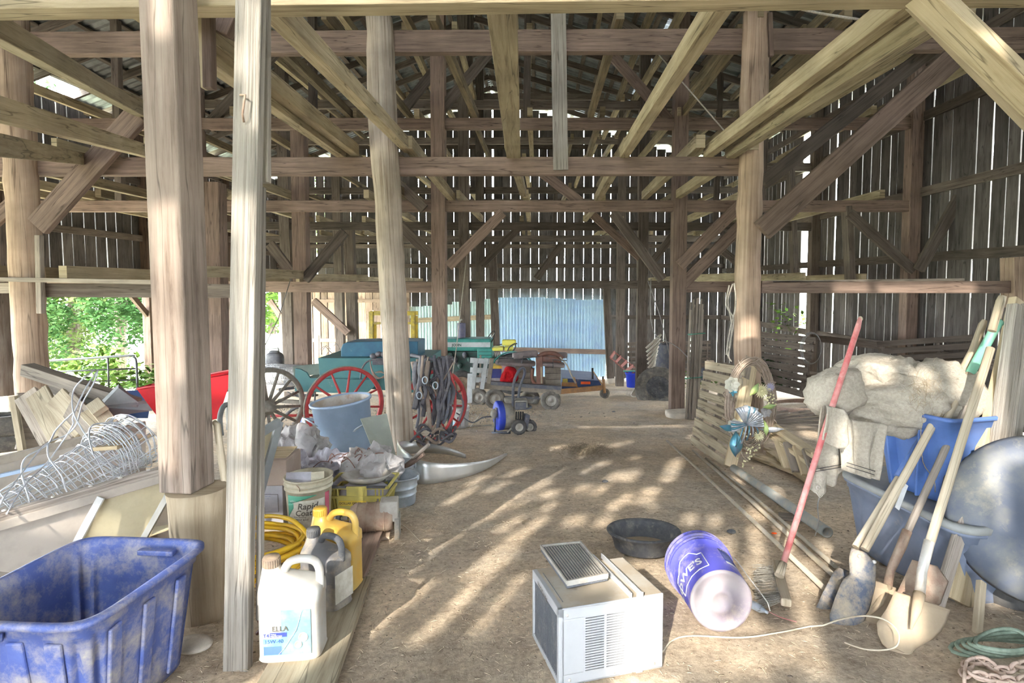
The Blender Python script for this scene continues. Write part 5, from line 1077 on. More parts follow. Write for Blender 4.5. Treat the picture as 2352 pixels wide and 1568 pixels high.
drape([(1895, 930), (1915, 935), (1935, 940)], [(1892, 1010), (1925, 1030), (1948, 1000)], 2.74, 1, .03, 'knotted_fold', 2)
drape([(1870, 1070), (1880, 1075), (1895, 1080)], [(1864, 1125), (1880, 1138), (1900, 1130)], 2.82, 1, .01, 'corner_scrap', 3)
for z0, z1 in (((1868, 1078), (1935, 1066)), ((1866, 1084), (1936, 1072))): MB().tube([P(*z0, 2.80), P(*z1, 2.80)], .0018, 4).build('stitching', 'black', bl)
for z0, z1 in (((1945, 1062), (2010, 1082)), ((1944, 1070), (2008, 1090))): MB().tube([P(*z0, 2.745), P(*z1, 2.745)], .0018, 4).build('stitching', 'black', bl)
MB().lathe([(.009, 0), (.012, .003), (.006, .004), (.006, 0)], P(1879, 1119, 2.77), (0, -1, .2), 16).build('grommet', 'silver', bl)
mb = MB()
for k in range(260):
    p = P(R.gauss(2128, 26), R.gauss(905, 26), 2.80 + R.uniform(-.05, .05)); a = R.uniform(0, 6.28); q = p + V((math.cos(a) * .03, R.uniform(-.02, .02), math.sin(a) * .035)); mb.tube([p, p.lerp(q, .5) + V((0, 0, .006)), q], .0009, 3, cap=False)
mb.build('straw_tuft', 'straw', None, 'tuft of dry straw caught on the burlap by the tool handles', 'straw', kind='stuff')
for l in ([(2115, 985), (2120, 1060), (2145, 1100), (2148, 1130)], [(2145, 970), (2160, 1010), (2150, 1060), (2142, 1110)], [(2170, 960), (2175, 1020), (2163, 1060)]): MB().tube(cat3([P(*p, 2.76) for p in l], 4), .0022, 5).build('twine', 'straw', bl)
MB().tube(cat3([P(1885, 1135, 2.8), P(1878, 1160, 2.8), P(1880, 1200, 2.85), P(1872, 1230, 2.9)], 4), .003, 6).build('hanging_chain', 'wiredark', bl)
MB().tube(cat3([P(1874, 1128, 2.8), P(1884, 1142, 2.78), P(1892, 1128, 2.8), P(1882, 1118, 2.8)], 4), .003, 5).build('thread_loop', 'rope', bl)
# ---- broom with red handle
bm_ = T('push_broom', 'push broom with a faded red handle leaning on the burlap', 'broom', G(1795, 1345))
MB().tube([P(1976, 730, 2.98), P(1970, 752, 2.97), P(1890, 1000, 2.75), P(1797, 1300, 2.62)], [.0105, .0145, .0145, .0145], 14).build('handle', 'redhandle', bm_); MB().blob(P(1976, 732, 2.98), (.012, .012, .014)).build('handle_tip', 'handle', bm_)
MB().tube([P(1799, 1292, 2.625), P(1790, 1322, 2.58)], [.018, .022], 12).build('socket', 'handle', bm_)
MB().bar(P(1783, 1292, 2.86), P(1806, 1385, 2.42), .045, .035).build('head_block', 'handle', bm_, bevel=.008)
mb = MB()
for k in range(420):
    t = R.random(); s = R.uniform(-.5, .5); p = P(lerp(1782, 1800, t), lerp(1296, 1378, t), lerp(2.85, 2.44, t)) + V((-.015, 0, s * .03)); q = p + V((-.09 + R.uniform(-.02, .02), R.uniform(-.02, .02), -.02 + R.uniform(-.02, .02))); mb.tube([p, q], .0011, 3, cap=False)
mb.build('bristles', 'machinegray', bm_, kind='stuff')
# ---- post-hole digger
pd = T('post_hole_digger', 'muddy post-hole digger with two long pale handles', 'tool', G(1950, 1450))
MB().tube([P(2262, 735, 3.02), P(2257, 745, 3.02), P(2235, 805, 2.95), P(1986, 1262, 2.50)], [.012, .019, .019, .0185], 14).build('handle', 'handle', pd)
MB().tube([P(2190, 872, 3.0), P(2100, 1040, 2.78), P(1965, 1256, 2.56)], .0165, 14).build('handle', 'handle', pd)
MB().tube([P(2118, 1005, 2.82), P(2062, 1095, 2.715)], .0172, 14).build('blue_paint', 'bluetote', pd)
MB().bar(P(2081, 1112, 2.625), P(2060, 1168, 2.57), .024, .004, (0, -1, 0)).build('barcode_label', 'labelwhite', pd)
def blade(root, pxs, Y0, Y1, mt, nm, cv=.03, th=.004, seed=0, nrmv=V((.2, -1, .3))):
    # pxs: list of (left px, right px, py) top to bottom
    N = len(pxs) - 1
    def f(s, t):
        k = s * N; i = min(N - 1, int(k)); w_ = k - i; a, b3 = pxs[i], pxs[i + 1]; l = lerp(a[0], b3[0], w_); r_ = lerp(a[1], b3[1], w_); ly = lerp(a[2], b3[2], w_); ry = lerp(a[3], b3[3], w_)
        p = P(lerp(l, r_, t), lerp(ly, ry, t), lerp(Y0, Y1, s)); return p - nrm(nrmv) * cv * (1 - (2 * t - 1) ** 2) * -1
    return MB().grid(f, 24, 12).build(nm, mt, root, solid=th)
blade(pd, [(1956, 1990, 1258, 1272), (1950, 2012, 1280, 1296), (1952, 2010, 1318, 1330), (1935, 2010, 1332, 1345), (1918, 1998, 1372, 1392), (1905, 1985, 1412, 1425), (1907, 1968, 1430, 1442), (1918, 1952, 1448, 1452)], 2.50, 2.36, 'diggersteel', 'front_blade', .03)
blade(pd, [(1925, 1962, 1302, 1318), (1912, 1958, 1318, 1330), (1890, 1938, 1360, 1375), (1874, 1915, 1396, 1400), (1872, 1905, 1415, 1425)], 2.62, 2.50, 'diggersteel', 'rear_blade', .02)
for p in ((1974, 1277), (1968, 1290), (2008, 1290), (2000, 1312)): MB().blob(P(p[0], p[1], 2.465), (.009, .008, .009)).build('bolt', 'silver', pd)
# ---- shovels
s1 = T('round_point_shovel', 'front round-point shovel with a pale handle and silver socket', 'shovel', G(2085, 1500))
MB().tube([P(2300, 680, 2.75), P(2297, 692, 2.75), P(2278, 760, 2.72)], [.012, .018, .0185], 14).build('handle_end', 'handle', s1)
MB().tube([P(2275, 800, 2.68), P(2135, 1248, 2.33)], .0185, 14).build('handle', 'handle', s1)
MB().tube([P(2135, 1242, 2.33), P(2118, 1310, 2.29), P(2112, 1370, 2.26)], [.0205, .019, .02], 14).build('socket', 'silver', s1)
blade(s1, [(2055, 2182, 1357, 1400), (2047, 2180, 1375, 1405), (2036, 2172, 1398, 1430), (2014, 2160, 1430, 1450), (2016, 2140, 1455, 1468), (2026, 2110, 1478, 1484), (2045, 2090, 1495, 1497)], 2.29, 2.17, 'shovel', 'blade', .035)
MB().tube([P(2112, 1362, 2.245), P(2105, 1400, 2.19), P(2092, 1445, 2.165)], [.022, .018, .004], 12, flat=.7).build('blade_rib', 'shovel', s1)
s2_ = T('round_point_shovel', 'older shovel with a weathered grey handle and rusty socket, behind the first', 'shovel', G(2020, 1430))
MB().tube([P(2228, 905, 2.82), P(2190, 990, 2.75), P(2082, 1225, 2.56)], .0165, 12).build('handle', 'handle_old', s2_)
MB().tube([P(2084, 1218, 2.56), P(2070, 1255, 2.54), P(2045, 1310, 2.5), P(2038, 1350, 2.47)], [.02, .021, .018, .019], 14).build('socket', 'rust', s2_)
blade(s2_, [(2000, 2062, 1330, 1352), (1995, 2068, 1345, 1362), (1990, 2060, 1375, 1390), (1984, 2040, 1405, 1412), (1985, 2025, 1430, 1432)], 2.48, 2.40, 'shovel', 'blade', .03)
MB().tube([P(2038, 1345, 2.46), P(2020, 1385, 2.41), P(1990, 1415, 2.39)], [.022, .018, .005], 10, flat=.7).build('blade_rib', 'shovel', s2_)
s3 = T('flat_shovel', 'rusty square shovel blade behind the front shovel', 'shovel', G(2120, 1400)); blade(s3, [(2095, 2152, 1285, 1300), (2070, 2178, 1340, 1335), (2060, 2160, 1360, 1385), (2080, 2140, 1390, 1400)], 2.45, 2.38, 'rust', 'blade', .03)
MB().tube([P(2180, 1080, 2.75), P(2128, 1290, 2.5)], .015, 10).build('handle', 'beam', s3)
s4 = T('rake', 'long-handled tool with a green plastic grip standing behind the shovels', 'tool', G(2210, 1360))
MB().tube([P(2298, 738, 2.88), P(2290, 745, 2.88), P(2228, 858, 2.84)], .0215, 14).build('green_grip', 'greengrip', s4)
MB().tube([P(2303, 680, 2.92), P(2288, 742, 2.9)], [.017, .018], 14).build('handle_end', 'handle', s4)
MB().tube([P(2228, 855, 2.84), P(2160, 990, 2.74)], .0165, 12).build('handle', 'handle', s4)
# ---- boards leaning at the right edge
l1 = T('leaning_board', 'broad brown board with bolt holes leaning behind the tool handles', 'board', G(2190, 1370))
MB().bar(P(2205, 1385, 2.52), P(2352, 700, 3.0), .19, .04, (.25, -1, 0)).build('board', 'lumber', l1, bevel=.005)
for p in ((2306, 815), (2270, 875), (2232, 1025), (2190, 1190)): MB().lathe([(.012, 0), (.012, .006), (0, .012)], P(p[0], p[1], 2.72 if p[1] > 900 else 2.9) + V((-.0, -.04, 0)), (0, -1, 0), 12).build('bolt', 'rust', l1)
l2 = T('leaning_board', 'split pale grey board leaning at the right picture edge', 'board', G(2300, 1300))
MB().bar(P(2260, 1240, 2.62), P(2332, 700, 2.86), .055, .05, (.3, -1, 0)).build('board', 'graywood', l2, bevel=.004); MB().bar(P(2300, 1200, 2.6), P(2366, 700, 2.86), .06, .05, (.3, -1, 0)).build('board', 'graywood', l2, bevel=.004)
MB().bar(P(2150, 1400, 2.42), P(2215, 1190, 2.55), .05, .03, (0, -1, 0)).build('weathered_stake', 'handle_old', None, 'weathered grey stake leaning between the shovel and the black wheel', 'stake', bevel=.003)
MB().bar(P(2243, 1468, 2.28), P(2254, 1335, 2.42), .033, .025, (0, -1, 0)).build('wooden_stake', 'handle', None, 'short pale wooden stake propped under the wheel', 'stake', bevel=.003)
# ---- wheel with a big dark disc
dw = T('covered_wheel', 'big tyre with a dirty dark blue plastic disc leaning at the right edge', 'wheel', G(2380, 1440))
wc = P(2412, 1200, 2.40); wn = nrm(V((-.42, -.88, .22)))
MB().lathe([(0, -.01), (.10, -.008), (.12, .004), (.27, .0), (.33, -.015), (.36, -.03), (.372, -.055), (.36, -.06), (0, -.04)], wc, wn, 64).build('disc_cover', 'discblue', dw)
tcw = P(2436, 1262, 2.56); wheel(dw, tcw, wn, .40, .20, .22, 'rubber', 'tub')
mb = MB(); d_, x_, y_ = frame(wn)
for k in range(60):
    t = 6.2832 * k / 60; q = x_ * math.cos(t) + y_ * math.sin(t)
    for j in (-.07, -.025, .02, .065): mb.bar(tcw + q * .398 + wn * j, tcw + q * .398 + wn * (j + .035) + q.cross(wn) * .02, .009, .012, q)
mb.build('tread', 'rubber_dusty', dw)
# ---- rope and chain bottom right
def coil(pts, r, m_, name, label, cat, tw=0): return MB().tube(pts, r, 8).build(name, m_, None, label, cat)
pts = []
for k in range(5):
    for i in range(20):
        t = 6.2832 * i / 20; p = G(2300 + (118 - 14 * k) * math.cos(t), 1494 + (18 + 2 * k) * math.sin(t) + k * 3); pts.append(p + V((0, 0, .012 + .012 * k + .008 * math.sin(t * 2 + k))))
coil(pts, .0075, 'ropegreen', 'green_rope', 'coil of thin grey-green rope at the lower right corner', 'rope')
mb = MB()
kp = cat3([G(2215, 1560, .02), G(2222, 1525, .03), G(2260, 1518, .04), G(2300, 1540, .03), G(2352, 1525, .03), G(2390, 1545, .02), G(2340, 1562, .02), G(2280, 1558, .03), G(2240, 1548, .04)], 7)
for i in range(0, len(kp) - 1, 2):
    a, b3 = kp[i], kp[min(len(kp) - 1, i + 2)]; d_, x_, y_ = frame(b3 - a); c = (a + b3) / 2; fl = x_ if i % 4 else y_
    mb.tube([c + d_ * math.cos(6.28 * j / 10) * .026 + fl * math.sin(6.28 * j / 10) * .015 for j in range(10)], .0062, 6, closed=True)
mb.build('knotted_rope', 'ropepink', None, 'pinkish chain heaped below the green rope', 'chain')
# ---- pipes on the ground
def gpipe(p0, p1, r, mt, label, h=None, hollow=False):
    a, b3 = G(*p0, r), G(*p1, r); rt_ = MB()
    if hollow: d_ = nrm(b3 - a); rt_.lathe([(r, 0), (r, (b3 - a).length), (r * .8, (b3 - a).length), (r * .8, 0), (r, 0)], a, b3 - a, 20)
    else: rt_.tube([a, a.lerp(b3, .5) + V((0, 0, .01)), b3], r, 12)
    return rt_.build('steel_pipe', mt, None, label, 'pipe')
gpipe((1532, 1012), (1905, 1362), .014, 'pipe', 'thin rusty pipe, leftmost of those lying along the right side')
gpipe((1592, 1035), (1930, 1335), .014, 'pipe', 'thin pipe on the ground starting under the grey pallet')
gpipe((1622, 1052), (1918, 1300), .013, 'pipe', 'thin pipe beside it, third from the left on the ground')
gpipe((1685, 1075), (1900, 1222), .036, 'pipegray', 'thick grey pipe with an open end near the grey tote', hollow=True)
MB().bar(G(1788, 1185, .01), G(1850, 1190, .015), .12, .012).build('board_scrap', 'barnboard', None, 'small dusty board scrap across the pipes', 'board')
# ---- grey slatted pallet leaning
pa = T('slatted_pallet', 'grey slatted pallet leaning against the right log post', 'pallet', G(1625, 1050))
TL, BL = P(1622, 828, 6.35), P(1586, 1020, 6.62); TR, BR = P(1712, 842, 5.65), P(1668, 1085, 5.50)
for k in range(9):
    t0_, t1_ = k / 9 + .006, (k + 1) / 9 - .022
    a = TL.lerp(BL, (t0_ + t1_) / 2); b3 = TR.lerp(BR, (t0_ + t1_) / 2); hh_ = (TL - BL).length * (t1_ - t0_)
    MB().bar(a, b3, .018, hh_, TL - BL).build('slat', 'pallet', pa, bevel=.003)
for s in (.04, .5, .96): MB().bar(TL.lerp(TR, s) + V((.04, .02, 0)), BL.lerp(BR, s) + V((.04, .02, 0)), .04, .08, (1, 0, 0)).build('stringer', 'barnboard', pa)
MB().bar(P(1676, 1072, 5.35), P(1705, 960, 5.52), .12, .035, (0, -1, 0)).build('loose_board', 'lumber', None, 'short pale board leaning on the lower corner of the pallet', 'board', bevel=.004)
MB().bar(P(1698, 985, 5.45), P(1723, 838, 5.75), .14, .035, (0, -1, 0)).build('loose_board', 'lumber', None, 'pale board with a dark hole standing inside the wreath', 'board', bevel=.004)
# ---- wreath
wc_ = P(1722, 925, 5.28); wt = T('grapevine_wreath', 'large oval grapevine wreath with faded flowers and a silver-blue bow', 'wreath', wc_)
mb = MB()
for k in range(46):
    rr = R.uniform(-.035, .035); dz = R.uniform(-.035, .035); ph = R.uniform(0, 6.28); pts = []
    for i in range(26):
        t = 6.2832 * i / 26; pts.append(wc_ + V((math.cos(t) * (.20 + rr + .018 * math.sin(3 * t + ph)), dz + .03 * math.sin(2 * t + ph) - .02, math.sin(t) * (.40 + rr + .015 * math.sin(4 * t + ph)) )))
    mb.tube(pts, .0055, 4, closed=True)
mb.build('vine_ring', 'twig', wt)
for a in (.4, 1.2, 1.9, 2.8, 3.3, 4.0, 5.6):
    cc = wc_ + V((math.cos(a) * .20, -.02, math.sin(a) * .40)); dd_ = V((-math.sin(a) * .2, 0, math.cos(a) * .4)); d_, x_, y_ = frame(dd_); MB().tube([cc + x_ * math.cos(6.28 * j / 12) * .06 + y_ * math.sin(6.28 * j / 12) * .05 + d_ * .01 * j for j in range(13)], .006, 5).build('binding_vine', 'twig', wt)
def petals(px, py, Y, rad, n, m_, nm, wide=.5, lay=2):
    c = P(px, py, Y); mb = MB()
    for L_ in range(lay):
        for k in range(n):
            a = 6.2832 * (k + .5 * L_) / n; r0 = rad * (1 - .3 * L_); d_ = V((math.cos(a), -.25 - .3 * L_, math.sin(a))); s_ = V((-math.sin(a), 0, math.cos(a)))
            mb.grid(lambda s, t: c + d_ * r0 * s + s_ * (t - .5) * r0 * wide * math.sin(3.0 * min(1, s * .9 + .12)) + V((0, -.012 * s * s * L_ - .3 * rad * (1 - abs(2 * t - 1)) * s * .3, 0)), 4, 3)
    mb.blob(c + V((0, -.01, 0)), (rad * .22, rad * .15, rad * .22), nu=8, nv=5); mb.build(nm, m_, wt)
petals(1680, 882, 5.18, .075, 7, 'flowerwhite', 'white_flower', 1.0); petals(1685, 978, 5.16, .075, 8, 'flowerwhite', 'white_flower', .9, 3); petals(1748, 897, 5.16, .07, 20, 'floweryellow', 'yellow_flower', .2, 3); petals(1742, 1000, 5.1, .055, 16, 'floweryellow', 'yellow_flower', .22, 2)
petals(1768, 888, 5.2, .045, 12, 'flowerlilac', 'lilac_flower', .3, 2); petals(1758, 945, 5.16, .055, 7, 'bagwhite', 'faded_flower', .9, 2); petals(1683, 900, 5.17, .04, 4, 'ribbonteal', 'blue_leaf', .7, 1)
for (px, py, n) in ((1700, 985, 14), (1765, 910, 16), (1775, 925, 10), (1728, 1035, 16), (1715, 1045, 10), (1712, 1062, 8)):
    mb = MB()
    for k in range(n): mb.blob(P(px + R.gauss(0, 9), py + R.gauss(0, 8), 5.15 + R.uniform(-.04, .03)), (.009, .009, .009), nu=6, nv=4)
    mb.build('small_blossoms', 'floweryellow', wt, kind=None)
def leaf(a, b3, w_, m_, nm, bow=.02):
    a, b3 = V(a), V(b3); d_ = b3 - a; s_ = nrm(V((-d_.z, 0, d_.x))); MB().grid(lambda s, t: a + d_ * s + s_ * (t - .5) * w_ * math.sin(math.pi * min(1, max(.03, s))) + V((0, -bow * math.sin(s * 3.14) - .2 * w_ * (1 - abs(2 * t - 1)), 0)), 12, 6).build(nm, m_, wt, solid=.002)
for a, b3, w_, m_ in (((1738, 955), (1722, 978), .05, 'leafgreen'), ((1752, 935), (1782, 930), .045, 'leafgreen'), ((1755, 965), (1760, 1000), .05, 'leafgreen'), ((1742, 880), (1722, 908), .06, 'leafgreen'), ((1690, 985), (1652, 978), .06, 'ribbonteal'), ((1690, 990), (1688, 1048), .12, 'ribbonteal'), ((1745, 985), (1800, 985), .05, 'ribbonsilver'), ((1700, 955), (1716, 950), .05, 'leafgreen')):
    leaf(P(*a, 5.12), P(*b3, 5.08), w_, m_, 'leaf')
kn = P(1712, 972, 5.08)
for (tx, tz, w_, m_) in ((.10, .12, .10, 'ribbonsilver'), (-.05, .16, .09, 'ribbonsilver'), (.15, .03, .09, 'ribbonsilver'), (-.14, -.02, .08, 'ribbonteal'), (.04, .16, .10, 'ribbonteal')):
    s_ = nrm(V((-tz, 0, tx)))
    for q in range(5):
        o_ = (q - 2) / 5; MB().grid(lambda s, t: kn + V((tx, 0, tz)) * math.sin(s * math.pi) * 1.0 + s_ * (w_ * (o_ + (t - .5) * .18) * (.3 + math.sin(s * math.pi))) + V((0, -.06 * math.cos(s * math.pi) * math.sin(s * 3.14) - .03, 0)), 12, 1).build('bow_loop', m_ if q % 2 else 'ribbonsilver', wt, solid=.0015)
for q in range(5):
    MB().grid(lambda s, t: kn + V((.02 + (q - 2) * .025 * (1 + s), -.02, 0)) + V((-.02 * s + .014 * t, -.03 * math.sin(s * 3), -.21 * s + .03 * q * s)), 10, 1).build('bow_tail', 'ribbonsilver' if q % 2 else 'ribbonteal', wt, solid=.0015)
MB().tube(cat3([P(1702, 1020, 5.1), P(1705, 1045, 5.1), P(1720, 1060, 5.1)], 4), .004, 5).build('stem', 'twig', wt)
# hanging twine on the log post
for ql, l in (('longest', [(1683, 652), (1672, 690), (1680, 740), (1678, 790), (1672, 815), (1680, 830)]), ('right-hand', [(1686, 650), (1690, 700), (1676, 760), (1668, 815)]), ('left-hand', [(1675, 655), (1668, 700), (1685, 735), (1674, 800)])): MB().tube(cat3([P(*p, 6.2) for p in l], 4), .008, 6).build('hanging_twine', 'rope', None, ql + ' strand of white twine hanging beside the right log post', 'rope', 'strands of twine on the right log post')
# ---- lumber and pallets on the right behind the pipes
lu = T('wooden_pallet', 'pale wooden pallet with long boards lying behind the wreath', 'pallet', G(1830, 1060))
for a, b3, w_, dz in (((1770, 975), (1905, 1065), .10, .30), ((1762, 992), (1900, 1090), .07, .28)): MB().bar(P(*a, 5.4), P(*b3, 4.3), w_, .035).build('top_board', 'lumber', lu, bevel=.003)
for i in range(5): MB().bar(P(1788 + i * 22, 1008 + i * 8, 5.1 - i * .16), P(1810 + i * 22, 1075 + i * 8, 4.9 - i * .16), .09, .03, (0, -1, 0)).build('slat', 'barnboard' if i % 2 else 'lumber', lu, bevel=.003)
MB().bar(G(1770, 1040, .03), G(1872, 1110, .03), .10, .05).build('lower_board', 'lumber', lu, bevel=.003)
for i, (a, b3, w_) in enumerate([((1740, 1048), (1880, 1100), .16), ((1760, 1030), (1880, 1075), .07)]): MB().bar(G(a[0], a[1], .02), G(b3[0], b3[1], .02), w_, .03).build('lumber_board', 'lumber', None, ['broad sunlit board on the dirt beside the thick pipe', 'narrow sunlit board on the dirt behind the broad one'][i], 'board', bevel=.003)
for i in range(6): MB().bar(G(1760 + 4 * i, 952 + i * 5, .04 + .01 * i), G(1885, 930 + i * 10, .05), .05, .03).build('stick', 'barnboard', None, 'grey stick in the low heap behind the wreath', 'stick', 'sticks in the low heap behind the wreath')
pts = []
for k in range(4):
    for i in range(16): t = 6.2832 * i / 16; pts.append(G(1830 + (70 - 4 * k) * math.cos(t), 938 + 12 * math.sin(t)) + V((0, 0, .03 + .02 * k)))
MB().tube(pts, .012, 6).build('old_hose', 'ropepink', None, 'coiled faded hose on the ground behind the wreath', 'hose')
# ---- slatted gates against the right wall
def gatepanel(root, c00, c10, c11, c01, Y0, Y1, n, w_, mt, nv=2, th=.03):
    for i in range(n):
        t = i / (n - 1); a = P(lerp(c00[0], c01[0], t), lerp(c00[1], c01[1], t), Y0); b3 = P(lerp(c10[0], c11[0], t), lerp(c10[1], c11[1], t), Y1); MB().bar(a, b3, th, w_).build('slat', mt, root)
    for i in range(nv):
        s = i / (nv - 1) * .92 + .04; a = P(lerp(c00[0], c10[0], s), lerp(c00[1], c10[1], s), lerp(Y0, Y1, s)) ; b3 = P(lerp(c01[0], c11[0], s), lerp(c01[1], c11[1], s), lerp(Y0, Y1, s)); MB().bar(a + V((0, .03, 0)), b3 + V((0, .03, 0)), w_, th, (1, 0, 0)).build('upright', mt, root)
gr1 = T('slatted_gate', 'dark slatted wooden gate leaning against the wall right of the wreath post', 'gate', G(1800, 900)); gatepanel(gr1, (1748, 768), (1875, 782), (1845, 905), (1745, 880), 11.0, 9.4, 8, .11, 'frame_dark', 4)
gr2 = T('slatted_gate', 'low slatted rack along the right wall behind the burlap', 'gate', G(2100, 880)); gatepanel(gr2, (2015, 790), (2235, 775), (2235, 850), (2030, 860), 9.5, 8.4, 5, .09, 'frame_dark', 4)
MB().bar(P(1865, 775, 10.8), P(2030, 795, 9.6), .05, .12).build('wall_board', 'frame_dark', None, 'dark board sloping along the right wall above the burlap', 'board')
MB().bar(P(1850, 870, 10.2), P(1905, 880, 9.8), .05, .3).build('wall_board', 'barnboard', None, 'grey board low against the right wall below the bright gap', 'board')
gr3 = T('slatted_gate', 'far slatted crate panel against the end wall behind the tyre', 'gate', G(1600, 870)); gatepanel(gr3, (1440, 790), (1632, 786), (1632, 850), (1445, 850), 17.5, 17.3, 6, .11, 'frame_dark', 3)
gr4 = T('brick_coloured_crate', 'reddish slatted crate leaning between the far posts', 'crate', G(1440, 880)); gatepanel(gr4, (1412, 808), (1402, 822), (1448, 862), (1468, 850), 15.6, 15.4, 5, .09, 'brick', 2)
wc2 = MB(); c = P(1865, 800, 9.0)
for k in range(3): wc2.tube([c + V((math.cos(6.28 * j / 24) * (.15 + .01 * k), .02 * k, math.sin(6.28 * j / 24) * (.24 + .01 * k))) for j in range(24)], .006, 5, closed=True)
wc2.build('wire_coil', 'wiredark', None, 'thin wire coil hanging on the corner of the slatted gate', 'wire')
# bundle of tobacco sticks
bs = T('stick_bundle', 'tall bundle of grey sticks tied with green straps beside the right timber post', 'sticks', G(1595, 965))
for i in range(14): MB().bar(P(1577 + (i % 7) * 4 + R.uniform(-2, 2), 962, 9.2 + .05 * (i // 7)), P(1588 + (i % 7) * 4.5 + R.uniform(-2, 2), 690 + R.uniform(-10, 30), 9.5 + .05 * (i // 7)), .026, .026).build('stick', 'barnboard', bs)
for py in (766, 867): MB().tube([P(1574 + (867 - py) * .07, py + 2, 9.1), P(1612 + (867 - py) * .07, py - 1, 9.1), P(1612 + (867 - py) * .07, py - 1, 9.6), P(1574 + (867 - py) * .07, py + 1, 9.6)], .012, 6, closed=True).build('green_strap', 'tealgreen', bs)
# ---- far right clutter: tyres, blue bucket
ty = T('tractor_tyre', 'large worn tyre lying on a block behind the timber post', 'tyre', G(1515, 900)); cty = P(1512, 888, 12.6); wheel(ty, cty + V((.0, 0, -.05)), (-.15, -.8, .5), .52, .26, .27, 'rubber_dusty', 'tub')
bd2 = T('metal_drum', 'dark drum standing behind the large tyre', 'drum', G(1530, 880)); MB().lathe([(0, 0), (.26, 0), (.27, .02), (.25, .3), (.27, .34), (.27, .6), (.28, .62), (.26, .63), (.25, .5), (0, .5)], P(1530, 850, 13.4), (0, 0, 1), 24).build('drum_wall', 'machinedark', bd2)
bf = T('blue_bucket', 'bright blue bucket with green rim far back between two posts', 'bucket', P(1453, 887, 15.3)); MB().lathe([(0, 0), (.16, 0), (.19, .33), (.205, .34), (.205, .36), (.215, .37), (.21, .4), (.19, .4), (.15, .02), (0, .02)], P(1453, 888, 15.3), (0, 0, 1), 28).build('bucket_wall', 'bucketfar', bf); MB().tube([P(1432, 852, 15.3), P(1472, 852, 15.3)], .02, 6).build('green_rim', 'tealgreen', bf)
MB().tube(cat3([P(1495, 905, 13), P(1470, 895, 13.2), P(1462, 910, 13.2), P(1450, 905, 13.4), P(1475, 870, 13.4), P(1468, 860, 13.4)], 5), .018, 6).build('old_rope', 'rope', None, 'heap of old rope at the foot of the fourth frame post', 'rope')
sh_ = MB()
for k in range(9): sh_.tube(cat3([P(1518 - k * 2, 768 + k * 9, 12.9), P(1500, 785 + k * 9, 12.8), P(1484 + k, 800 + k * 9, 12.8)], 3), .028, 6)
sh_.build('spring_harrow', 'rope', None, 'twisted grey bundle leaning above the large tyre', 'bundle')
sz = T('skid_boots', 'shiny dark helmet-like object behind the pallet', 'object', G(1618, 880)); MB().blob(P(1618, 862, 10.5), (.12, .16, .15)).build('shell', 'machinedark', sz)
for l, Y in (([(1495, 640), (1500, 760), (1560, 800), (1640, 890)], 9.5), ([(1488, 645), (1520, 740), (1545, 850), (1558, 900)], 11)): MB().tube(cat3([P(*p, Y) for p in l], 4), .008, 5).build('hanging_cable', 'wiredark', None, 'thin dark cable slanting down ' + ('left of' if Y > 10 else 'behind') + ' the right timber post', 'cable')
MB().tube([P(1500, 110, 7.5), P(1672, 310, 7.0)], .009, 5).build('tie_wire', 'rope', None, 'thin pale line slanting down to the right log post', 'rope')
MB().tube([P(1075, 560, 10), P(1048, 800, 9.8), P(1038, 870, 9.8)], .008, 5).build('tie_wire', 'rope', None, 'thin line hanging in front of the tractor', 'rope')
MB().tube([P(668, 640, 8), P(640, 730, 7.8), P(600, 810, 7.5)], .006, 5).build('tie_wire', 'wiredark', None, 'black wire slanting beside the plank post', 'wire')
MB().tube(cat3([P(1790, 8, 3.5), P(1880, 30, 3.6), P(1990, 47, 3.9)], 5), .008, 7).build('twisted_rope', 'rope', None, 'twisted rope strung at the top of the picture on the right', 'rope')
# ================================================================ MIDDLE AND BACKGROUND
def spoke_wheel(root, c, ax, Rr, n, mt, mt2=None, wd=.045, fel=.045, sp=.016, hub=.07):
    c = V(c); d, x, y = frame(V(ax)); h = wd / 2
    MB().lathe([(Rr - fel, -h), (Rr, -h), (Rr, h), (Rr - fel, h), (Rr - fel, -h)], c, d, 48).build('felloe', mt, root)
    MB().lathe([(Rr, -h * .9), (Rr + .008, -h * .9), (Rr + .008, h * .9), (Rr, h * .9)], c, d, 48).build('iron_tyre', mt2 or 'graywheel', root)
    for k in range(n):
        t = 6.2832 * (k + .3) / n; q = x * math.cos(t) + y * math.sin(t); MB().tube([c + q * hub * .6, c + q * (Rr - fel * .6)], [sp * 1.15, sp * .8], 8).build('spoke', mt, root)
    MB().lathe([(0, -.13), (hub * .5, -.13), (hub * .6, -.06), (hub, -.04), (hub, .04), (hub * .6, .06), (hub * .5, .13), (0, .14)], c, d, 20).build('hub', mt, root)
# ---- blue-green buggy
Yb = 7.9; bg_ = T('horse_wagon', 'blue-green horse-drawn wagon with red spoked wheels behind the middle log post', 'wagon', G(850, 1010))
def bq(px, py, Y=Yb): return P(px, py, Y)
def slabp(root, pts, dY, m_, nm, bev=.006):
    f = [P(a, b3, Y) for a, b3, Y in pts]; return MB().hexa(f + [p + V((0, dY, 0)) for p in f]).build(nm, m_, root, bevel=bev)
slabp(bg_, [(700, 880, 7.8), (985, 905, 7.8), (985, 868, 7.8), (745, 868, 7.8)], 1.0, 'buggygreen', 'lower_body')
slabp(bg_, [(735, 872, 7.82), (985, 872, 7.82), (985, 822, 7.82), (730, 822, 7.82)], 1.0, 'buggyblue', 'upper_body').data.materials[0] = M['buggygreen']
mb = MB()                                            # front scoop
sc = [(677, 898), (765, 902), (845, 900), (862, 885), (866, 868), (845, 872), (712, 868), (703, 855), (690, 848), (678, 846)]
f = [P(a, b3, 7.75) for a, b3 in sc]; n_ = len(f); mb.v += f + [p + V((0, .04, 0)) for p in f]
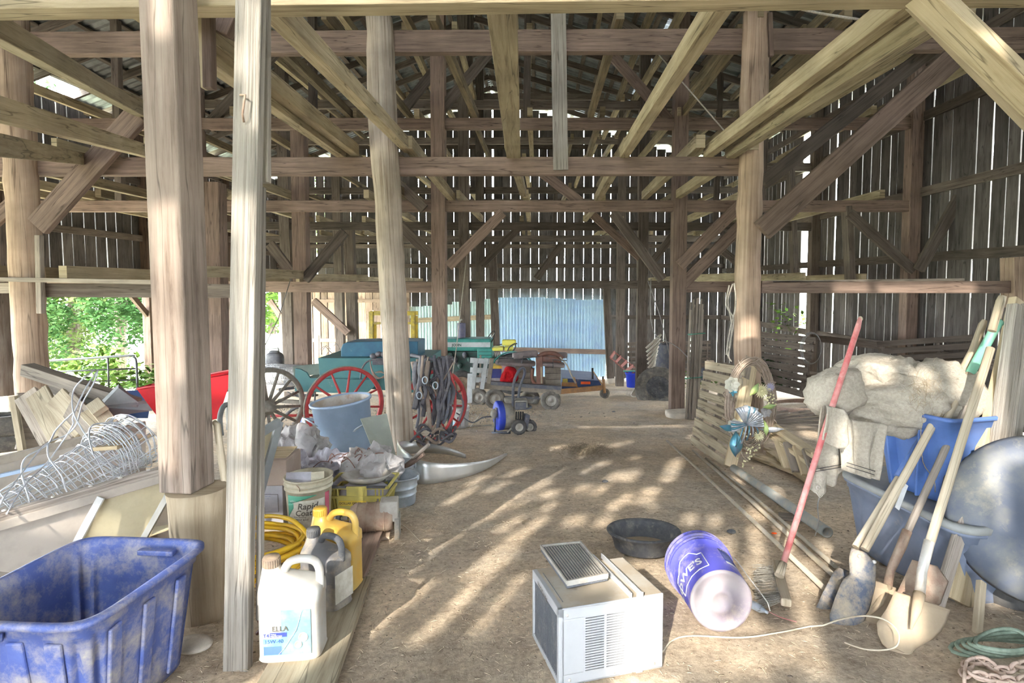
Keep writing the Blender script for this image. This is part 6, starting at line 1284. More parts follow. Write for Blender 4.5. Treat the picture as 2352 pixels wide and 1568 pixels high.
for i in range(n_): mb.face([i, (i + 1) % n_, n_ + (i + 1) % n_, n_ + i])
mb.face(list(range(n_))[::-1]); mb.face([n_ + i for i in range(n_)]); mb.build('side_scoop', 'buggygreen', bg_)
slabp(bg_, [(674, 866, 8.2), (746, 858, 8.2), (740, 834, 8.3), (672, 841, 8.3)], .03, 'buggydash', 'dash_board')
slabp(bg_, [(690, 900, 7.9), (760, 900, 7.9), (760, 872, 7.9), (690, 872, 7.9)], .9, 'buggydash', 'foot_well')
slabp(bg_, [(742, 838, 8.0), (783, 841, 8.0), (783, 818, 8.05), (745, 820, 8.05)], .5, 'buggygreen', 'front_seat')
pts_ = [(783, 842), (783, 800), (787, 790), (796, 786), (884, 783), (960, 784), (960, 842)]; mb = MB(); f = [P(a, b3, 8.0) for a, b3 in pts_]; n_ = len(f); mb.v += f + [p + V((0, .5, 0)) for p in f]
for i in range(n_): mb.face([i, (i + 1) % n_, n_ + (i + 1) % n_, n_ + i])
mb.face(list(range(n_))[::-1]); mb.build('seat_back', 'buggyblue', bg_, bevel=.01)
for k in range(9): MB().blob(P(746 + k * 4.6, 842, 7.97), (.008, .006, .008), nu=6, nv=4).build('stud', 'hubcream', bg_)
slabp(bg_, [(855, 838, 7.7), (900, 838, 7.7), (900, 826, 7.7), (855, 826, 7.7)], .3, 'leather', 'seat_cushion')
wax = nrm(V((.62, -.78, 0)))
spoke_wheel(bg_, P(793, 932, 7.1), wax, .50, 12, 'redwheel'); spoke_wheel(bg_, P(1000, 930, 7.2), wax, .46, 12, 'redwheel')
gw = T('loose_cartwheel', 'grey weathered wooden wagon wheel right of the plank post', 'wheel', G(618, 1000)); spoke_wheel(gw, P(614, 935, 6.6), nrm(V((.80, -.60, 0))), .46, 14, 'graywheel', hub=.085, sp=.02)
MB().tube([P(610, 955, 7.2), P(725, 953, 7.3)], .018, 8).build('red_axle', 'redwheel', bg_)
MB().tube(cat3([P(645, 965, 7.0), P(672, 940, 7.0), P(695, 933, 7.0), P(720, 938, 7.1)], 4), .02, 8).build('shaft', 'tub', bg_)
for k in range(3): MB().tube(cat3([P(660 + 12 * k, 900, 7.6), P(690, 912 - k * 3, 7.6), P(722, 906, 7.6)], 4), .010, 6).build('leaf_spring', 'tub', bg_)
MB().tube([P(724, 900, 7.5), P(722, 935, 7.5)], .012, 6).build('spring_hanger', 'tub', bg_); MB().bar(P(640, 920, 7.8), P(725, 926, 7.8), .05, .05).build('reach_pole', 'graywheel', bg_)
MB().tube([P(640, 895, 7.5), P(676, 890, 7.6)], .02, 8).build('pole_end', 'tub', bg_)
hb_ = T('bridle_straps', 'coiled leather straps hanging over the wagon side left of the log post', 'strap', bq(870, 850, 7.6))
MB().tube(cat3([P(828, 870, 7.6), P(832, 845, 7.6), P(848, 828, 7.6), P(885, 823, 7.6)], 5), .012, 8).build('rein', 'leather', hb_)
for k in range(4): MB().tube(cat3([P(850, 828, 7.58), P(855, 850 + k * 2, 7.56), P(868, 866 + k, 7.55), P(886, 866 - k * 2, 7.55), P(876, 852 + k, 7.56), P(862, 855, 7.56)], 4), .008, 6, flat=.5).build('strap', 'leathertan', hb_)
for px, py in ((858, 818), (870, 813), (882, 814)): MB().blob(P(px, py, 7.75), (.05, .05, .04), lambda q, d: q + d * .2 * nz(q, 12)).build('bundle', 'leather', hb_)
# ---- harness pile
hp_ = T('horse_harness', 'tangle of dark leather horse harness hanging beside the middle log post', 'harness', G(990, 1020))
RH = random.Random(4); HT = P(990, 830, 6.0)
MB().tube(cat3([P(945, 815, 6.2), P(975, 822, 6.0), P(1010, 828, 5.9), P(1042, 825, 5.9)], 4), .02, 8).build('hanging_pole', 'leather', hp_)
for k in range(44):
    x0 = RH.uniform(948, 1036); x1 = x0 + RH.uniform(-22, 22); yb_ = RH.uniform(900, 1000); ya = 822 + RH.uniform(-8, 12); Yk = RH.uniform(5.75, 6.1)
    pts = cat3([P(x0, ya, Yk), P(x0 + RH.uniform(-8, 8), lerp(ya, yb_, .35), Yk - .03), P(x1 + RH.uniform(-10, 10), lerp(ya, yb_, .7), Yk), P(x1, yb_, Yk - .02)], 5)
    MB().tube(pts, RH.uniform(.013, .03), 6, flat=.22).build('strap', 'leather' if RH.random() < .85 else 'leathertan', hp_)
for k in range(12):
    c = P(RH.uniform(955, 1040), RH.uniform(985, 1015), 5.85 + RH.uniform(-.15, .1)); c.z = max(c.z, zg(c.x, c.y) + .03); MB().tube([c + V((math.cos(6.28 * j / 14) * RH.uniform(.06, .07), math.sin(6.28 * j / 14) * .09, .03 * math.sin(6.28 * j / 7 + k))) for j in range(14)], .016, 6, closed=True, flat=.5).build('strap_loop', 'leather' if k % 4 else 'leathertan', hp_)
for (px, py) in ((976, 873), (963, 908), (1000, 885)): c = P(px, py, 5.7); MB().tube([c + V((math.cos(6.28 * j / 14) * .026, 0, math.sin(6.28 * j / 14) * .036)) for j in range(14)], .006, 6, closed=True).build('metal_ring', 'galv', hp_)
cl = cat3([P(1030, 850, 5.9), P(1043, 890, 5.9), P(1044, 940, 5.9), P(1030, 975, 5.9), P(1022, 985, 5.9)], 6); MB().tube(cl, .016, 8).build('red_hame', 'redwheel', hp_)
MB().tube(cat3([P(1020, 862, 5.85), P(1032, 900, 5.85), P(1028, 945, 5.85), P(1018, 972, 5.85)], 6), .018, 8).build('blue_hame', 'machinedark', hp_)
MB().tube(cat3([P(1042, 832, 5.8), P(1025, 862, 5.8), P(1012, 882, 5.8)], 4), .022, 8, flat=.35).build('tan_strap', 'leathertan', hp_)
MB().tube(cat3([P(948, 830, 5.95), P(955, 870, 5.95), P(956, 905, 5.95)], 4), .025, 8).build('collar_pad', 'leathertan', hp_)
# ---- white bucket
wbk = T('white_bucket', 'white labelled bucket on the ground right of the harness', 'bucket', G(1056, 980)); c = G(1056, 979)
MB().lathe([(0, 0), (.125, 0), (.138, .24), (.148, .245), (.148, .26), (.14, .265), (.142, .29), (.15, .295), (.148, .31), (.135, .31), (.12, .02), (0, .02)], c, (0, 0, 1), 36).build('bucket_wall', 'white', wbk)
def onc(c, r, x, z): a = -math.pi / 2 + x / r; return c + V((math.cos(a) * r, math.sin(a) * r, z))
for x0, x1, z0, z1, m_ in ((-.02, .035, .05, .17, 'muffler'), (-.11, -.06, .04, .1, 'ribbonlabel_blue'), (.04, .09, .03, .15, 'labelwhite')): MB().grid(lambda s, t: onc(c, .137, lerp(x0, x1, s), lerp(z0, z1, t)), 6, 2).build('label', m_, wbk)
# ---- dusty blower / splitter machine
mc_ = G(1180, 992); ms = T('walk_behind_blower', 'dusty walk-behind engine blower with a blue drum and tall U handle', 'machine', mc_)
Ym = mc_.y; s_ = lambda px, py, dy=0: P(px, py, Ym + dy)
for x, dy in ((1192, -.2), (1216, .25)): wheel(ms, s_(x, 980, dy) + V((0, 0, .0)), (.25, -1, 0), .105, .07, .055, 'rubber', 'hubcream', lugs=14)
MB().lathe([(0, -.1), (.18, -.1), (.2, -.08), (.2, .06), (.18, .1), (0, .1)], s_(1158, 953), (-1, -.35, 0), 36).build('drum_housing', 'machinegray', ms)
MB().lathe([(.19, 0), (.203, .003), (.203, .07), (.19, .085), (.1, .088), (0, .09)], s_(1158, 953) + nrm(V((-1, -.35, 0))) * .03, (-1, -.35, 0), 36).build('blue_drum_face', 'machineblue', ms)
MB().box(s_(1171, 928), (.15, .12, .18), rot(.2)).build('belt_cover', 'machinegray', ms, bevel=.01)
MB().tube(cat3([s_(1178, 990, -.08), s_(1178, 930, -.08), s_(1180, 880, -.08), s_(1192, 850, -.06), s_(1202, 845, 0), s_(1205, 858, .06), s_(1194, 890, .1), s_(1190, 925, .12)], 4), .019, 10).build('u_handle', 'machinedark', ms)
MB().box(s_(1196, 926), (.18, .2, .12), rot(.1)).build('engine_block', 'machinegray', ms, bevel=.015); MB().box(s_(1196, 932, -.12), (.15, .06, .10), rot(.1)).build('fuel_tank', 'machinedark', ms, bevel=.01)
MB().tube(cat3([s_(1190, 938, -.12), s_(1212, 938, -.1), s_(1220, 934, -.05), s_(1212, 930, 0)], 4), .014, 8).build('guard_bar', 'machinedark', ms)
for k in range(4): MB().tube([s_(1186 + k * 5, 945, 0), s_(1185 + k * 5, 975, 0)], .012, 6).build('hose_drop', 'black', ms)
MB().box(s_(1207, 967), (.07, .12, .2), rot(.3, .0, .2)).build('side_guard', 'machinedark', ms, bevel=.01)
MB().tube([s_(1130, 994, -.1), s_(1172, 993, -.15)], .02, 6).build('skid', 'machinedark', ms); MB().tube([s_(1136, 992, -.1), s_(1137, 960, -.1)], .014, 6).build('stand', 'machinedark', ms); MB().blob(s_(1135, 950, -.1), (.05, .05, .07)).build('valve_body', 'machinegray', ms); MB().tube([s_(1139, 944, -.1), s_(1140, 936, -.1)], .018, 8).build('filler_cap', 'silver', ms)
MB().bar(s_(1165, 992, -.2), s_(1176, 982, -.2), .03, .02).build('brace', 'machinegray', ms)
MB().tube(cat3([s_(1132, 957, -.1), s_(1110, 958, -.2), s_(1085, 970, -.3), s_(1060, 955, -.3), s_(1048, 948, -.3)], 5), .009, 6).build('supply_hose', 'machinedark', ms)
MB().tube(gpath([(1020, 982), (1085, 980), (1130, 978)], .012), .012, 6).build('metal_rod', 'machinegray', None, 'thin rod on the dirt leading to the blower', 'rod')
MB().tube([P(1108, 946, 7.9), P(1080, 980, 7.8)], .006, 5).build('bent_wire', 'rope', None, 'thin bent wire sticking up left of the blower', 'wire')
# ---- farm cart
ct = G(1180, 938); ca = T('farm_cart', 'old wooden farm cart on four rubber tyres in front of the tractor', 'cart', ct); Yc = 10.7
cp = lambda px, py, dy=0: P(px, py, Yc + dy)
for px, py, dy, lg in ((1137, 915, 0, 40), (1265, 919, .0, 0), (1098, 912, .9, 34), (1218, 914, 1.0, 0)): wheel(ca, cp(px, py, dy), (.12, -1, 0), .195, .12, .105, 'rubber_dusty', 'hubcream', lugs=lg)
f = [cp(1100, 892, -.05), cp(1288, 905, -.05), cp(1290, 888, -.05), cp(1100, 878, -.05)]; MB().hexa(f + [p + V((0, 1.1, 0)) for p in f]).build('cart_bed', 'cartwood', ca)
MB().bar(cp(1128, 879, -.1), cp(1289, 891, -.1), .08, .07).build('side_sill', 'machinedark', ca, bevel=.006); MB().bar(cp(1120, 912, .4), cp(1280, 914, .4), .06, .05).build('axle_bar', 'machinedark', ca)
for px in (1110, 1086, 1122): 
    MB().bar(cp(px if px != 1110 else 1107, 893 if px != 1122 else 880, -.1), cp(px + 8 if px != 1110 else 1118, 822, -.1), .08, .05, (0, -1, 0)).build('stake_post', 'cartwhite' if px != 1122 else 'cartwood', ca, bevel=.004)
MB().bar(cp(1102, 878, .2), cp(1104, 815, .2), .03, .03).build('stake_post', 'cartwood', ca)
for py in (828, 850, 872): MB().bar(cp(1080, py - 1, 0), cp(1128, py + 2, 0), .03, .10).build('side_rail', 'cartwhite', ca, bevel=.004)
MB().bar(cp(1078, 925, 0), cp(1080, 858, .2), .1, .04, (0, -1, 0)).build('tail_board', 'cartwhite', ca)
MB().tube(cat3([cp(1240, 915, .1), cp(1250, 905, .1)], 2), .03, 6).build('axle_support', 'cartwood', ca)
def crate(px0, px1, pyt, pyb, dy, dep, label, planks=3, name='wooden_box'):
    r = T(name, label, 'box', cp((px0 + px1) / 2, pyb, dy))
    for k in range(planks):
        a, b3 = lerp(pyt, pyb, k / planks) + .4, lerp(pyt, pyb, (k + 1) / planks) - .4
        f = [cp(px0, b3, dy), cp(px1, b3, dy), cp(px1, a, dy), cp(px0, a, dy)]; MB().hexa(f + [p + V((0, dep, 0)) for p in f]).build('plank', 'cartwood', r, bevel=.004)
    return r
crate(1184, 1220, 840, 882, .15, .5, 'weathered wooden box on the cart, left of the two'); crate(1252, 1288, 843, 885, .15, .5, 'weathered wooden box on the cart, right of the two')
bb_ = T('plastic_bins', 'blue and yellow plastic bins stacked on the cart behind the slatted side', 'bin', cp(1140, 880, .3))
for (a, b3, c_, d_, m_, nm) in ((1128, 1153, 846, 868, 'navy', 'blue_bin'), (1128, 1154, 840, 847, 'yellow', 'yellow_lid'), (1128, 1154, 868, 880, 'cartwhite', 'lower_bin'), (1150, 1186, 838, 860, 'cartwhite', 'panel'), (1104, 1130, 856, 866, 'labelwhite', 'white_bin')):
    f = [cp(a, d_, .2), cp(b3, d_, .2), cp(b3, c_, .2), cp(a, c_, .2)]; MB().hexa(f + [p + V((0, .35, 0)) for p in f]).build(nm, m_, bb_, bevel=.006)
def rb(p, d): return p + nrm(d) * (.03 * math.sin(p.x * 18 + p.z * 14) + .02 * nz(p, 9))
MB().blob(cp(1169, 864, .1), (.15, .13, .17), rb, 40, 26, ex=2.6).build('red_blanket', 'redblanket', None, 'bright red folded blanket on the cart', 'blanket')
MB().tube(cat3([cp(1158, 868, -.03), cp(1162, 852, -.06), cp(1172, 851, -.06), cp(1178, 862, -.06), cp(1170, 872, -.05)], 5), .03, 8).build('red_blanket_fold', 'redblanket', None, 'rolled fold of the red blanket facing us', 'blanket')
cu = T('seat_pile', 'worn wagon seat cushions and brown leather fenders piled on the cart', 'seat', cp(1230, 840, .2))
def cush(px0, py0, px1, py1, th, dep, dy, m_='cushion', nm='seat_cushion', rl=0):
    a, b3 = cp(px0, py0, dy), cp(px1, py1, dy); c = (a + b3) / 2; d_ = nrm(b3 - a); M3 = Matrix((d_, V((0, 1, 0)), nrm(d_.cross(V((0, 1, 0)))))).transposed(); MB().blob(c + V((0, dep / 2, 0)), ((b3 - a).length / 2, dep / 2, th / 2), None, 32, 14, ex=5, M=M3).build(nm, m_, cu)
cush(1136, 835, 1230, 839, .08, .5, -.05); cush(1244, 837, 1298, 842, .08, .45, -.05); cush(1176, 819, 1236, 813, .13, .25, .1); cush(1262, 818, 1304, 817, .11, .25, .3)
MB().bar(cp(1238, 818, .0), cp(1240, 882, -.0), .13, .05, (0, -1, 0)).build('leather_fender', 'brownleather', cu, bevel=.01)
MB().tube(cat3([cp(1224, 845, .02), cp(1222, 868, .02), cp(1228, 880, .02), cp(1240, 882, .02)], 4), .035, 8).build('leather_fender', 'brownleather', cu)
MB().tube(cat3([cp(1236, 820, .1), cp(1250, 812, .1), cp(1275, 812, .1), cp(1292, 824, .1)], 5), .045, 8).build('leather_fender', 'brownleather', cu)
cush(1242, 824, 1290, 830, .14, .2, .1, 'brownleather', 'leather_back')
for l in ([(1198, 835), (1202, 818), (1232, 820), (1238, 818)], [(1270, 845), (1270, 826), (1302, 828), (1302, 818)], [(1144, 834), (1146, 820), (1180, 822)]): MB().tube([cp(a, b3, -.06) for a, b3 in l], .009, 6).build('seat_iron', 'tub', cu)
MB().tube(cat3([cp(1286, 820, 0), cp(1302, 838, 0), cp(1312, 860, 0), cp(1322, 880, .1)], 5), .016, 6).build('bent_bow', 'rope', cu)
MB().bar(cp(1244, 880, -.02), cp(1243, 842, -.02), .03, .03).build('slat', 'pallet', cu)
# ---- blue rotary mower with caster
mw = T('rotary_mower', 'blue tractor mower deck with orange reflector and a caster wheel', 'mower', G(1345, 905)); Yw = 11.6; mp = lambda px, py, dy=0: P(px, py, Yw + dy)
f = [mp(1290, 893, 0), mp(1386, 893, 0), mp(1376, 874, .1), mp(1292, 868, .1)]; MB().hexa(f + [p + V((0, 1.2, 0)) for p in f]).build('deck', 'mowerblue', mw)
MB().bar(mp(1286, 899, -.1), mp(1384, 890, -.1), .05, .10).build('frame_bar', 'orangerust', mw); MB().bar(mp(1290, 882, -.12), mp(1325, 883, -.12), .04, .08).build('bracket', 'orangerust', mw)
MB().bar(mp(1298, 880, -.1), mp(1298, 870, -.1), .1, .06, (0, -1, 0)).build('gear_housing', 'yellowframe', mw)
MB().bar(mp(1334, 879, -.06), mp(1356, 879, -.06), .01, .055).build('orange_reflector', 'orange', mw)
wheel(mw, mp(1389, 903, -.1), (.35, -1, 0), .105, .07, .055, 'rubber_dusty', 'tub')
MB().tube([mp(1389, 902, -.18), mp(1387, 885, -.1), mp(1386, 870, -.1)], .03, 8).build('caster_fork', 'orangerust', mw); MB().tube([mp(1385, 872, -.1), mp(1385, 864, -.1)], .022, 8).build('caster_pin', 'black', mw)
MB().tube([mp(1384, 884, 0), mp(1362, 852, .3)], .012, 6).build('brace_rod', 'orangerust', mw); MB().tube([mp(1361, 872, .3), mp(1361, 845, .3)], .022, 6).build('upright_pin', 'black', mw)
MB().tube(cat3([mp(1318, 866, 0), mp(1326, 890, 0)], 3), .02, 6).build('stay', 'orangerust', mw)
# ---- green tractor
tt_ = T('farm_tractor', 'old green tractor with a yellow seat behind the timber posts', 'tractor', G(1080, 900)); Yt = 13.0; tq = lambda px, py, dy=0: P(px, py, Yt + dy)
def tb_(px0, px1, py0, py1, dy, dep, m_, nm, bev=.02):
    f = [tq(px0, py1, dy), tq(px1, py1, dy), tq(px1, py0, dy), tq(px0, py0, dy)]; return MB().hexa(f + [p + V((0, dep, 0)) for p in f]).build(nm, m_, tt_, bevel=bev)
tb_(1012, 1128, 778, 806, 0, .6, 'tractorgreen', 'hood', .04); tb_(1096, 1130, 800, 823, -.02, .64, 'tractorgreen', 'cowl'); tb_(992, 1016, 779, 826, -.04, .68, 'tractorgreen', 'grille_shell', .05)
for k in range(7): MB().bar(tq(1004 + k * 1.8, 826, -.06), tq(1004 + k * 1.8, 794, -.06), .012, .012).build('grille_slat', 'tractordark', tt_)
tb_(1022, 1126, 786, 797, -.02, .02, 'cartwhite', 'hood_stripe', 0); tb_(1100, 1129, 807, 808, -.03, .02, 'tractordark', 'panel_seam', 0); tb_(1100, 1129, 815, 816, -.03, .02, 'tractordark', 'panel_seam', 0)
letters('JOHN', .085, tq(1038, 795, -.03), (1, 0, 0), (0, 0, 1), 'tractordark', tt_, bold=.03)
tb_(1018, 1100, 806, 862, .1, .4, 'tractordark', 'engine_block', .03); tb_(1100, 1180, 820, 862, .1, .4, 'tractordark', 'transmission', .03)
for k in range(6): MB().blob(tq(1035 + k * 11, 815 + (k % 3) * 12, .05), (.06, .06, .07), lambda q, d: q + d * .3 * nz(q, 8)).build('engine_part', 'machinedark' if k % 2 else 'tractordark', tt_)
MB().tube([tq(1056, 780, .2), tq(1056, 772, .2)], .03, 8).build('exhaust_pipe', 'rust', tt_); MB().lathe([(0, 0), (.095, .01), (.1, .03), (.1, .33), (.095, .35), (0, .36)], tq(1060, 776, .2), (0, 0, 1), 20).build('muffler', 'muffler', tt_); MB().tube(cat3([tq(1056, 741, .2), tq(1057, 735, .2), tq(1062, 734, .2)], 3), .022, 8).build('rain_cap', 'white', tt_)
wheel(tt_, tq(1060, 884, -.35), (.25, -1, 0), .33, .2, .2, 'rubber', 'rust'); wheel(tt_, tq(1030, 878, .9), (.25, -1, 0), .33, .2, .2, 'rubber', 'rust')
wheel(tt_, tq(1178, 858, -.2), (.1, -1, 0), .47, .3, .25, 'rubber', 'tractordark'); wheel(tt_, tq(1170, 856, 1.1), (.1, -1, 0), .47, .3, .25, 'rubber', 'tractordark')
fd = MB(); fd.grid(lambda s, t: tq(1178, 858, -.38 + .4 * t) + V((math.cos(2.9 - s * 2.4) * .51, 0, math.sin(2.9 - s * 2.4) * .50)), 16, 2); fd.build('rear_fender', 'tractorgreen', tt_, solid=.02)
MB().tube([tq(1115, 800, .3), tq(1122, 778, .3)], .018, 8).build('steering_column', 'black', tt_)
sc_ = tq(1125, 780, .3); sd_, sx2, sy2 = frame(V((-.85, -.35, .5))); MB().tube([sc_ + sx2 * math.cos(6.28 * j / 28) * .2 + sy2 * math.sin(6.28 * j / 28) * .24 for j in range(28)], .012, 6, closed=True).build('steering_wheel', 'black', tt_)
for k in range(3): a = 2.1 * k; MB().tube([sc_, sc_ + sx2 * math.cos(a) * .2 + sy2 * math.sin(a) * .24], .009, 5).build('wheel_spoke', 'white' if k == 1 else 'black', tt_)
tb_(1153, 1185, 780, 794, .1, .12, 'yellowseat', 'seat_back', .03); tb_(1130, 1156, 798, 806, -.05, .45, 'yellowseat', 'seat_cushion', .03); tb_(1157, 1178, 797, 806, 0, .4, 'yellowseat', 'seat_side', .03)
MB().tube(cat3([tq(1166, 806, -.05), tq(1170, 797, -.05), tq(1180, 790, -.05), tq(1188, 789, -.05)], 3), .016, 6).build('arm_rest', 'black', tt_); MB().tube(cat3([tq(1178, 806, .0), tq(1184, 798, .0), tq(1184, 790, 0)], 3), .014, 6).build('seat_bracket', 'black', tt_)
MB().tube([tq(1140, 793, .4), tq(1154, 790, .4)], .012, 6).build('arm_rest', 'black', tt_)
for k in range(5): MB().tube([tq(1137 + k * 4, 808, -.05), tq(1139 + k * 4, 820, -.06)], .008, 5).build('lever', 'white' if k % 2 else 'silver', tt_)
# ---- yellow lift frame
yf = T('yellow_lift_frame', 'rusty yellow steel lift frame behind the wagon', 'frame', G(900, 880)); Yf = 12.2; yq = lambda px, py, dy=0: P(px, py, Yf + dy)
for a, b3 in (((853, 860), (853, 716)), ((949, 860), (949, 716))): MB().bar(yq(*a), yq(*b3), .09, .09, (0, -1, 0)).build('mast', 'yellowframe', yf, bevel=.006)
for a, b3 in (((862, 860), (862, 740)), ((957, 860), (957, 725))): MB().bar(yq(*a, .1), yq(*b3, .1), .05, .06, (0, -1, 0)).build('inner_mast', 'yellow', yf)
for y in (719, 742): MB().bar(yq(850, y), yq(960, y), .05, .09 if y < 730 else .05).build('cross_bar', 'yellowframe', yf)
# ---- clutter by the tan boards
wm = T('wire_mesh_roll', 'roll of wire mesh left of the wagon seat', 'wire', G(660, 900)); mb = MB(); ca_, cb_ = P(612, 858, 9.8), P(690, 862, 9.8); d_, x_, y_ = frame(cb_ - ca_)
for k in range(22): mb.tube([ca_.lerp(cb_, k / 21) + x_ * math.cos(6.28 * j / 18) * .18 + y_ * math.sin(6.28 * j / 18) * .18 for j in range(18)], .005, 4, closed=True)
for j in range(26): a = 6.28 * j / 26; mb.tube([ca_ + x_ * math.cos(a) * .18 + y_ * math.sin(a) * .18, cb_ + x_ * math.cos(a) * .18 + y_ * math.sin(a) * .18], .005, 4)
mb.build('mesh', 'wire', wm)
wm2 = MB(); 
for k in range(40): p = P(R.uniform(758, 805), R.uniform(798, 835), 13 + R.uniform(-.2, .2)); q = p + V((R.uniform(-.3, .3), 0, R.uniform(-.2, .2))); wm2.tube(cat3([p, p.lerp(q, .5) + V((0, 0, .1)), q], 3), .008, 4)
wm2.build('wire_heap', 'wiredark', None, 'heap of tangled rusty wire behind the wagon seat', 'wire', kind='stuff')
ch_ = T('machine_seat', 'black machine seat with headrest outside the open side', 'seat', P(632, 845, 12)); MB().blob(P(631, 828, 12), (.19, .12, .19), ex=3).build('seat_back', 'skin_black', ch_); MB().blob(P(630, 812, 12), (.11, .06, .07), ex=4).build('headrest', 'skin_black', ch_); MB().blob(P(632, 846, 11.9), (.22, .2, .08), ex=3).build('seat_cushion', 'skin_black', ch_)
for k in range(8): 
    x0 = 655 + k * 4; MB().tube([P(x0, 860, 14 + .05 * k), P(x0 + R.uniform(-12, 4), 812 + R.uniform(-5, 10), 14.2)], .018, 5).build('leaning_stick', 'barnboard', None, 'thin stick leaning on the tan boards by the seat', 'stick', 'sticks leaning on the tan boards')
for i, (px, w_, y0, y1) in enumerate([(656, .12, 860, 705), (729, .1, 835, 770), (740, .3, 838, 815)]): MB().bar(P(px, y0, 18.5), P(px, y1, 18.7), w_, .06, (0, -1, 0)).build('upright_board', 'lumber' if i else 'orangerust', None, ['orange-brown upright at the end of the tan boards', 'thin white upright against the tan boards', 'pale low panel against the tan boards'][i], 'board')
for k in range(5): MB().bar(P(640 + 14 * k, 893 + 3 * k, 9.0 - .1 * k), P(700 + 6 * k, 888 + 5 * k, 8.8 - .1 * k), .1, .03).build('plank_scrap', 'barnboard', None, 'grey plank scrap on the ground under the wagon front', 'board', 'plank scraps under the wagon front')
MB().bar(G(800, 905), G(960, 915), .2, .02).build('plank_scrap', 'barnboard', None, 'long plank lying under the wagon', 'board')
# gravel heap under the cart
mb = MB()
for k in range(1500):
    p = G(R.gauss(1040, 120), R.gauss(950, 12)) if k % 3 else G(R.gauss(690, 40), R.gauss(945, 8)); s = R.uniform(.006, .015); mb.blob(p + V((0, 0, .002)), (s, s, s * .7), nu=5, nv=3)
mb.build('gravel', 'gravelgray', None, 'scattered gravel and chips on the floor before the cart', 'gravel', kind='stuff')
# litter: straw bits on the floor
mb = MB(); 
for k in range(4200):
    if k < 2600: x = R.uniform(-1.6, 2.2); y = R.uniform(1.7, 4.2)
    else: x = R.uniform(-3, 4.5); y = R.uniform(4, 9)
    if y > 3 and R.random() < .3: x = R.gauss(-.9, .5)
    a = R.uniform(0, 3.14); l = R.uniform(.005, .018) * (1.7 if R.random() < .08 else 1); wz = R.uniform(.0008, .0018); z = ghgt(x, y) - .006
    d_ = V((math.cos(a) * l, math.sin(a) * l, R.uniform(-.002, .004))); s__ = V((-math.sin(a) * wz, math.cos(a) * wz, 0)); c = V((x, y, z + .003)); n = len(mb.v)
    mb.v += [c - d_ - s__, c + d_ - s__, c + d_ + s__, c - d_ + s__, c + V((0, 0, .002))]; mb.face([n, n + 1, n + 4]); mb.face([n + 1, n + 2, n + 4]); mb.face([n + 2, n + 3, n + 4]); mb.face([n + 3, n, n + 4])
mb.build('straw_litter', 'straw', None, 'bits of straw and chaff scattered over the dirt floor', 'straw', kind='stuff')
mb = MB()
for k in range(5000):
    if k < 3000: x = R.uniform(-1.6, 2.2); y = R.uniform(1.7, 4.2)
    else: x = R.uniform(-3, 4.5); y = R.uniform(4, 9)
    s = R.uniform(.002, .006) * (1.6 if R.random() < .03 else 1); mb.blob(V((x, y, ghgt(x, y) - .0125)), (s * R.uniform(.8, 1.6), s, s * .7), nu=5, nv=3)
mb.build('dirt_clods', 'clod', None, 'small crumbs of dirt over the floor', 'dirt', kind='stuff')
mb = MB()
for k in range(500): p = G(R.gauss(1345, 26), R.gauss(1037, 7)); a = R.uniform(0, 3.14); mb.tube([p + V((0, 0, R.uniform(0, .03))), p + V((math.cos(a) * .05, math.sin(a) * .05, R.uniform(.01, .05)))], .002, 3)
mb.build('hay_tuft', 'straw', None, 'small reddish tuft of hay in the middle of the floor', 'hay', kind='stuff')
for i, (px, py) in enumerate([(1410, 945), (1680, 1220), (1390, 1105)]): 
    p = G(px, py); MB().blob(p, (.03, .025, .012), lambda q, d: q + d * .3 * nz(q, 30), 10, 6).build('dark_clod', 'tub', None, ['dark clod near the hay tuft, further back', 'dark clod between the rubber tub and the pipes', 'dark clod among the light patches'][i], 'clod')
MB().blob(G(1778, 1224, .008), (.018, .012, .004)).build('fallen_leaf', 'orange', None, 'single orange leaf by the thin pipes', 'leaf')
MB().blob(G(440, 1478, .015), (.075, .05, .02), lambda q, d: q + d * .3 * nz(q, 8)).build('flat_stone', 'stone', None, 'flat pale stone at the foot of the log stub', 'stone')
# ================================================================ OUTSIDE
def tree(x, y, h, r, mt, label, nl=5200, seed=0, sq=.9, ls=.16):
    rn = random.Random(seed); zb_ = -1.6; root = T('leafy_tree', label, 'tree', (x, y, zb_))
    MB().tube([V((x, y, zb_)), V((x + .2, y, zb_ + h * .4)), V((x, y + .2, zb_ + h * .8))], [.25, .18, .06], 8).build('trunk', 'bark', root)
    cl = [(V((x + rn.gauss(0, r * .42), y + rn.gauss(0, r * .42), zb_ + h * .5 + rn.gauss(0, h * .2))), rn.uniform(.35, .6) * r * .6) for _ in range(26)]
    mb = MB()
    for k in range(nl):
        c, rr = cl[rn.randrange(len(cl))]; d = V((rn.gauss(0, 1), rn.gauss(0, 1), rn.gauss(0, 1))).normalized(); p = c + d * rr * rn.uniform(.75, 1.05); p.z = max(p.z, zb_ + .1)
        a = V((rn.gauss(0, 1), rn.gauss(0, 1), rn.gauss(0, .5))).normalized(); b3 = a.cross(d + V((rn.gauss(0, .6), rn.gauss(0, .6), rn.gauss(0, .6)))).normalized(); s = ls * rn.uniform(.6, 1.3); n = len(mb.v)
        mb.v += [p - a * s, p + b3 * s * .4, p + a * s, p - b3 * s * .4]; mb.face([n, n + 1, n + 2, n + 3])
    mb.build('crown', mt, root, kind='stuff')
ti = 0
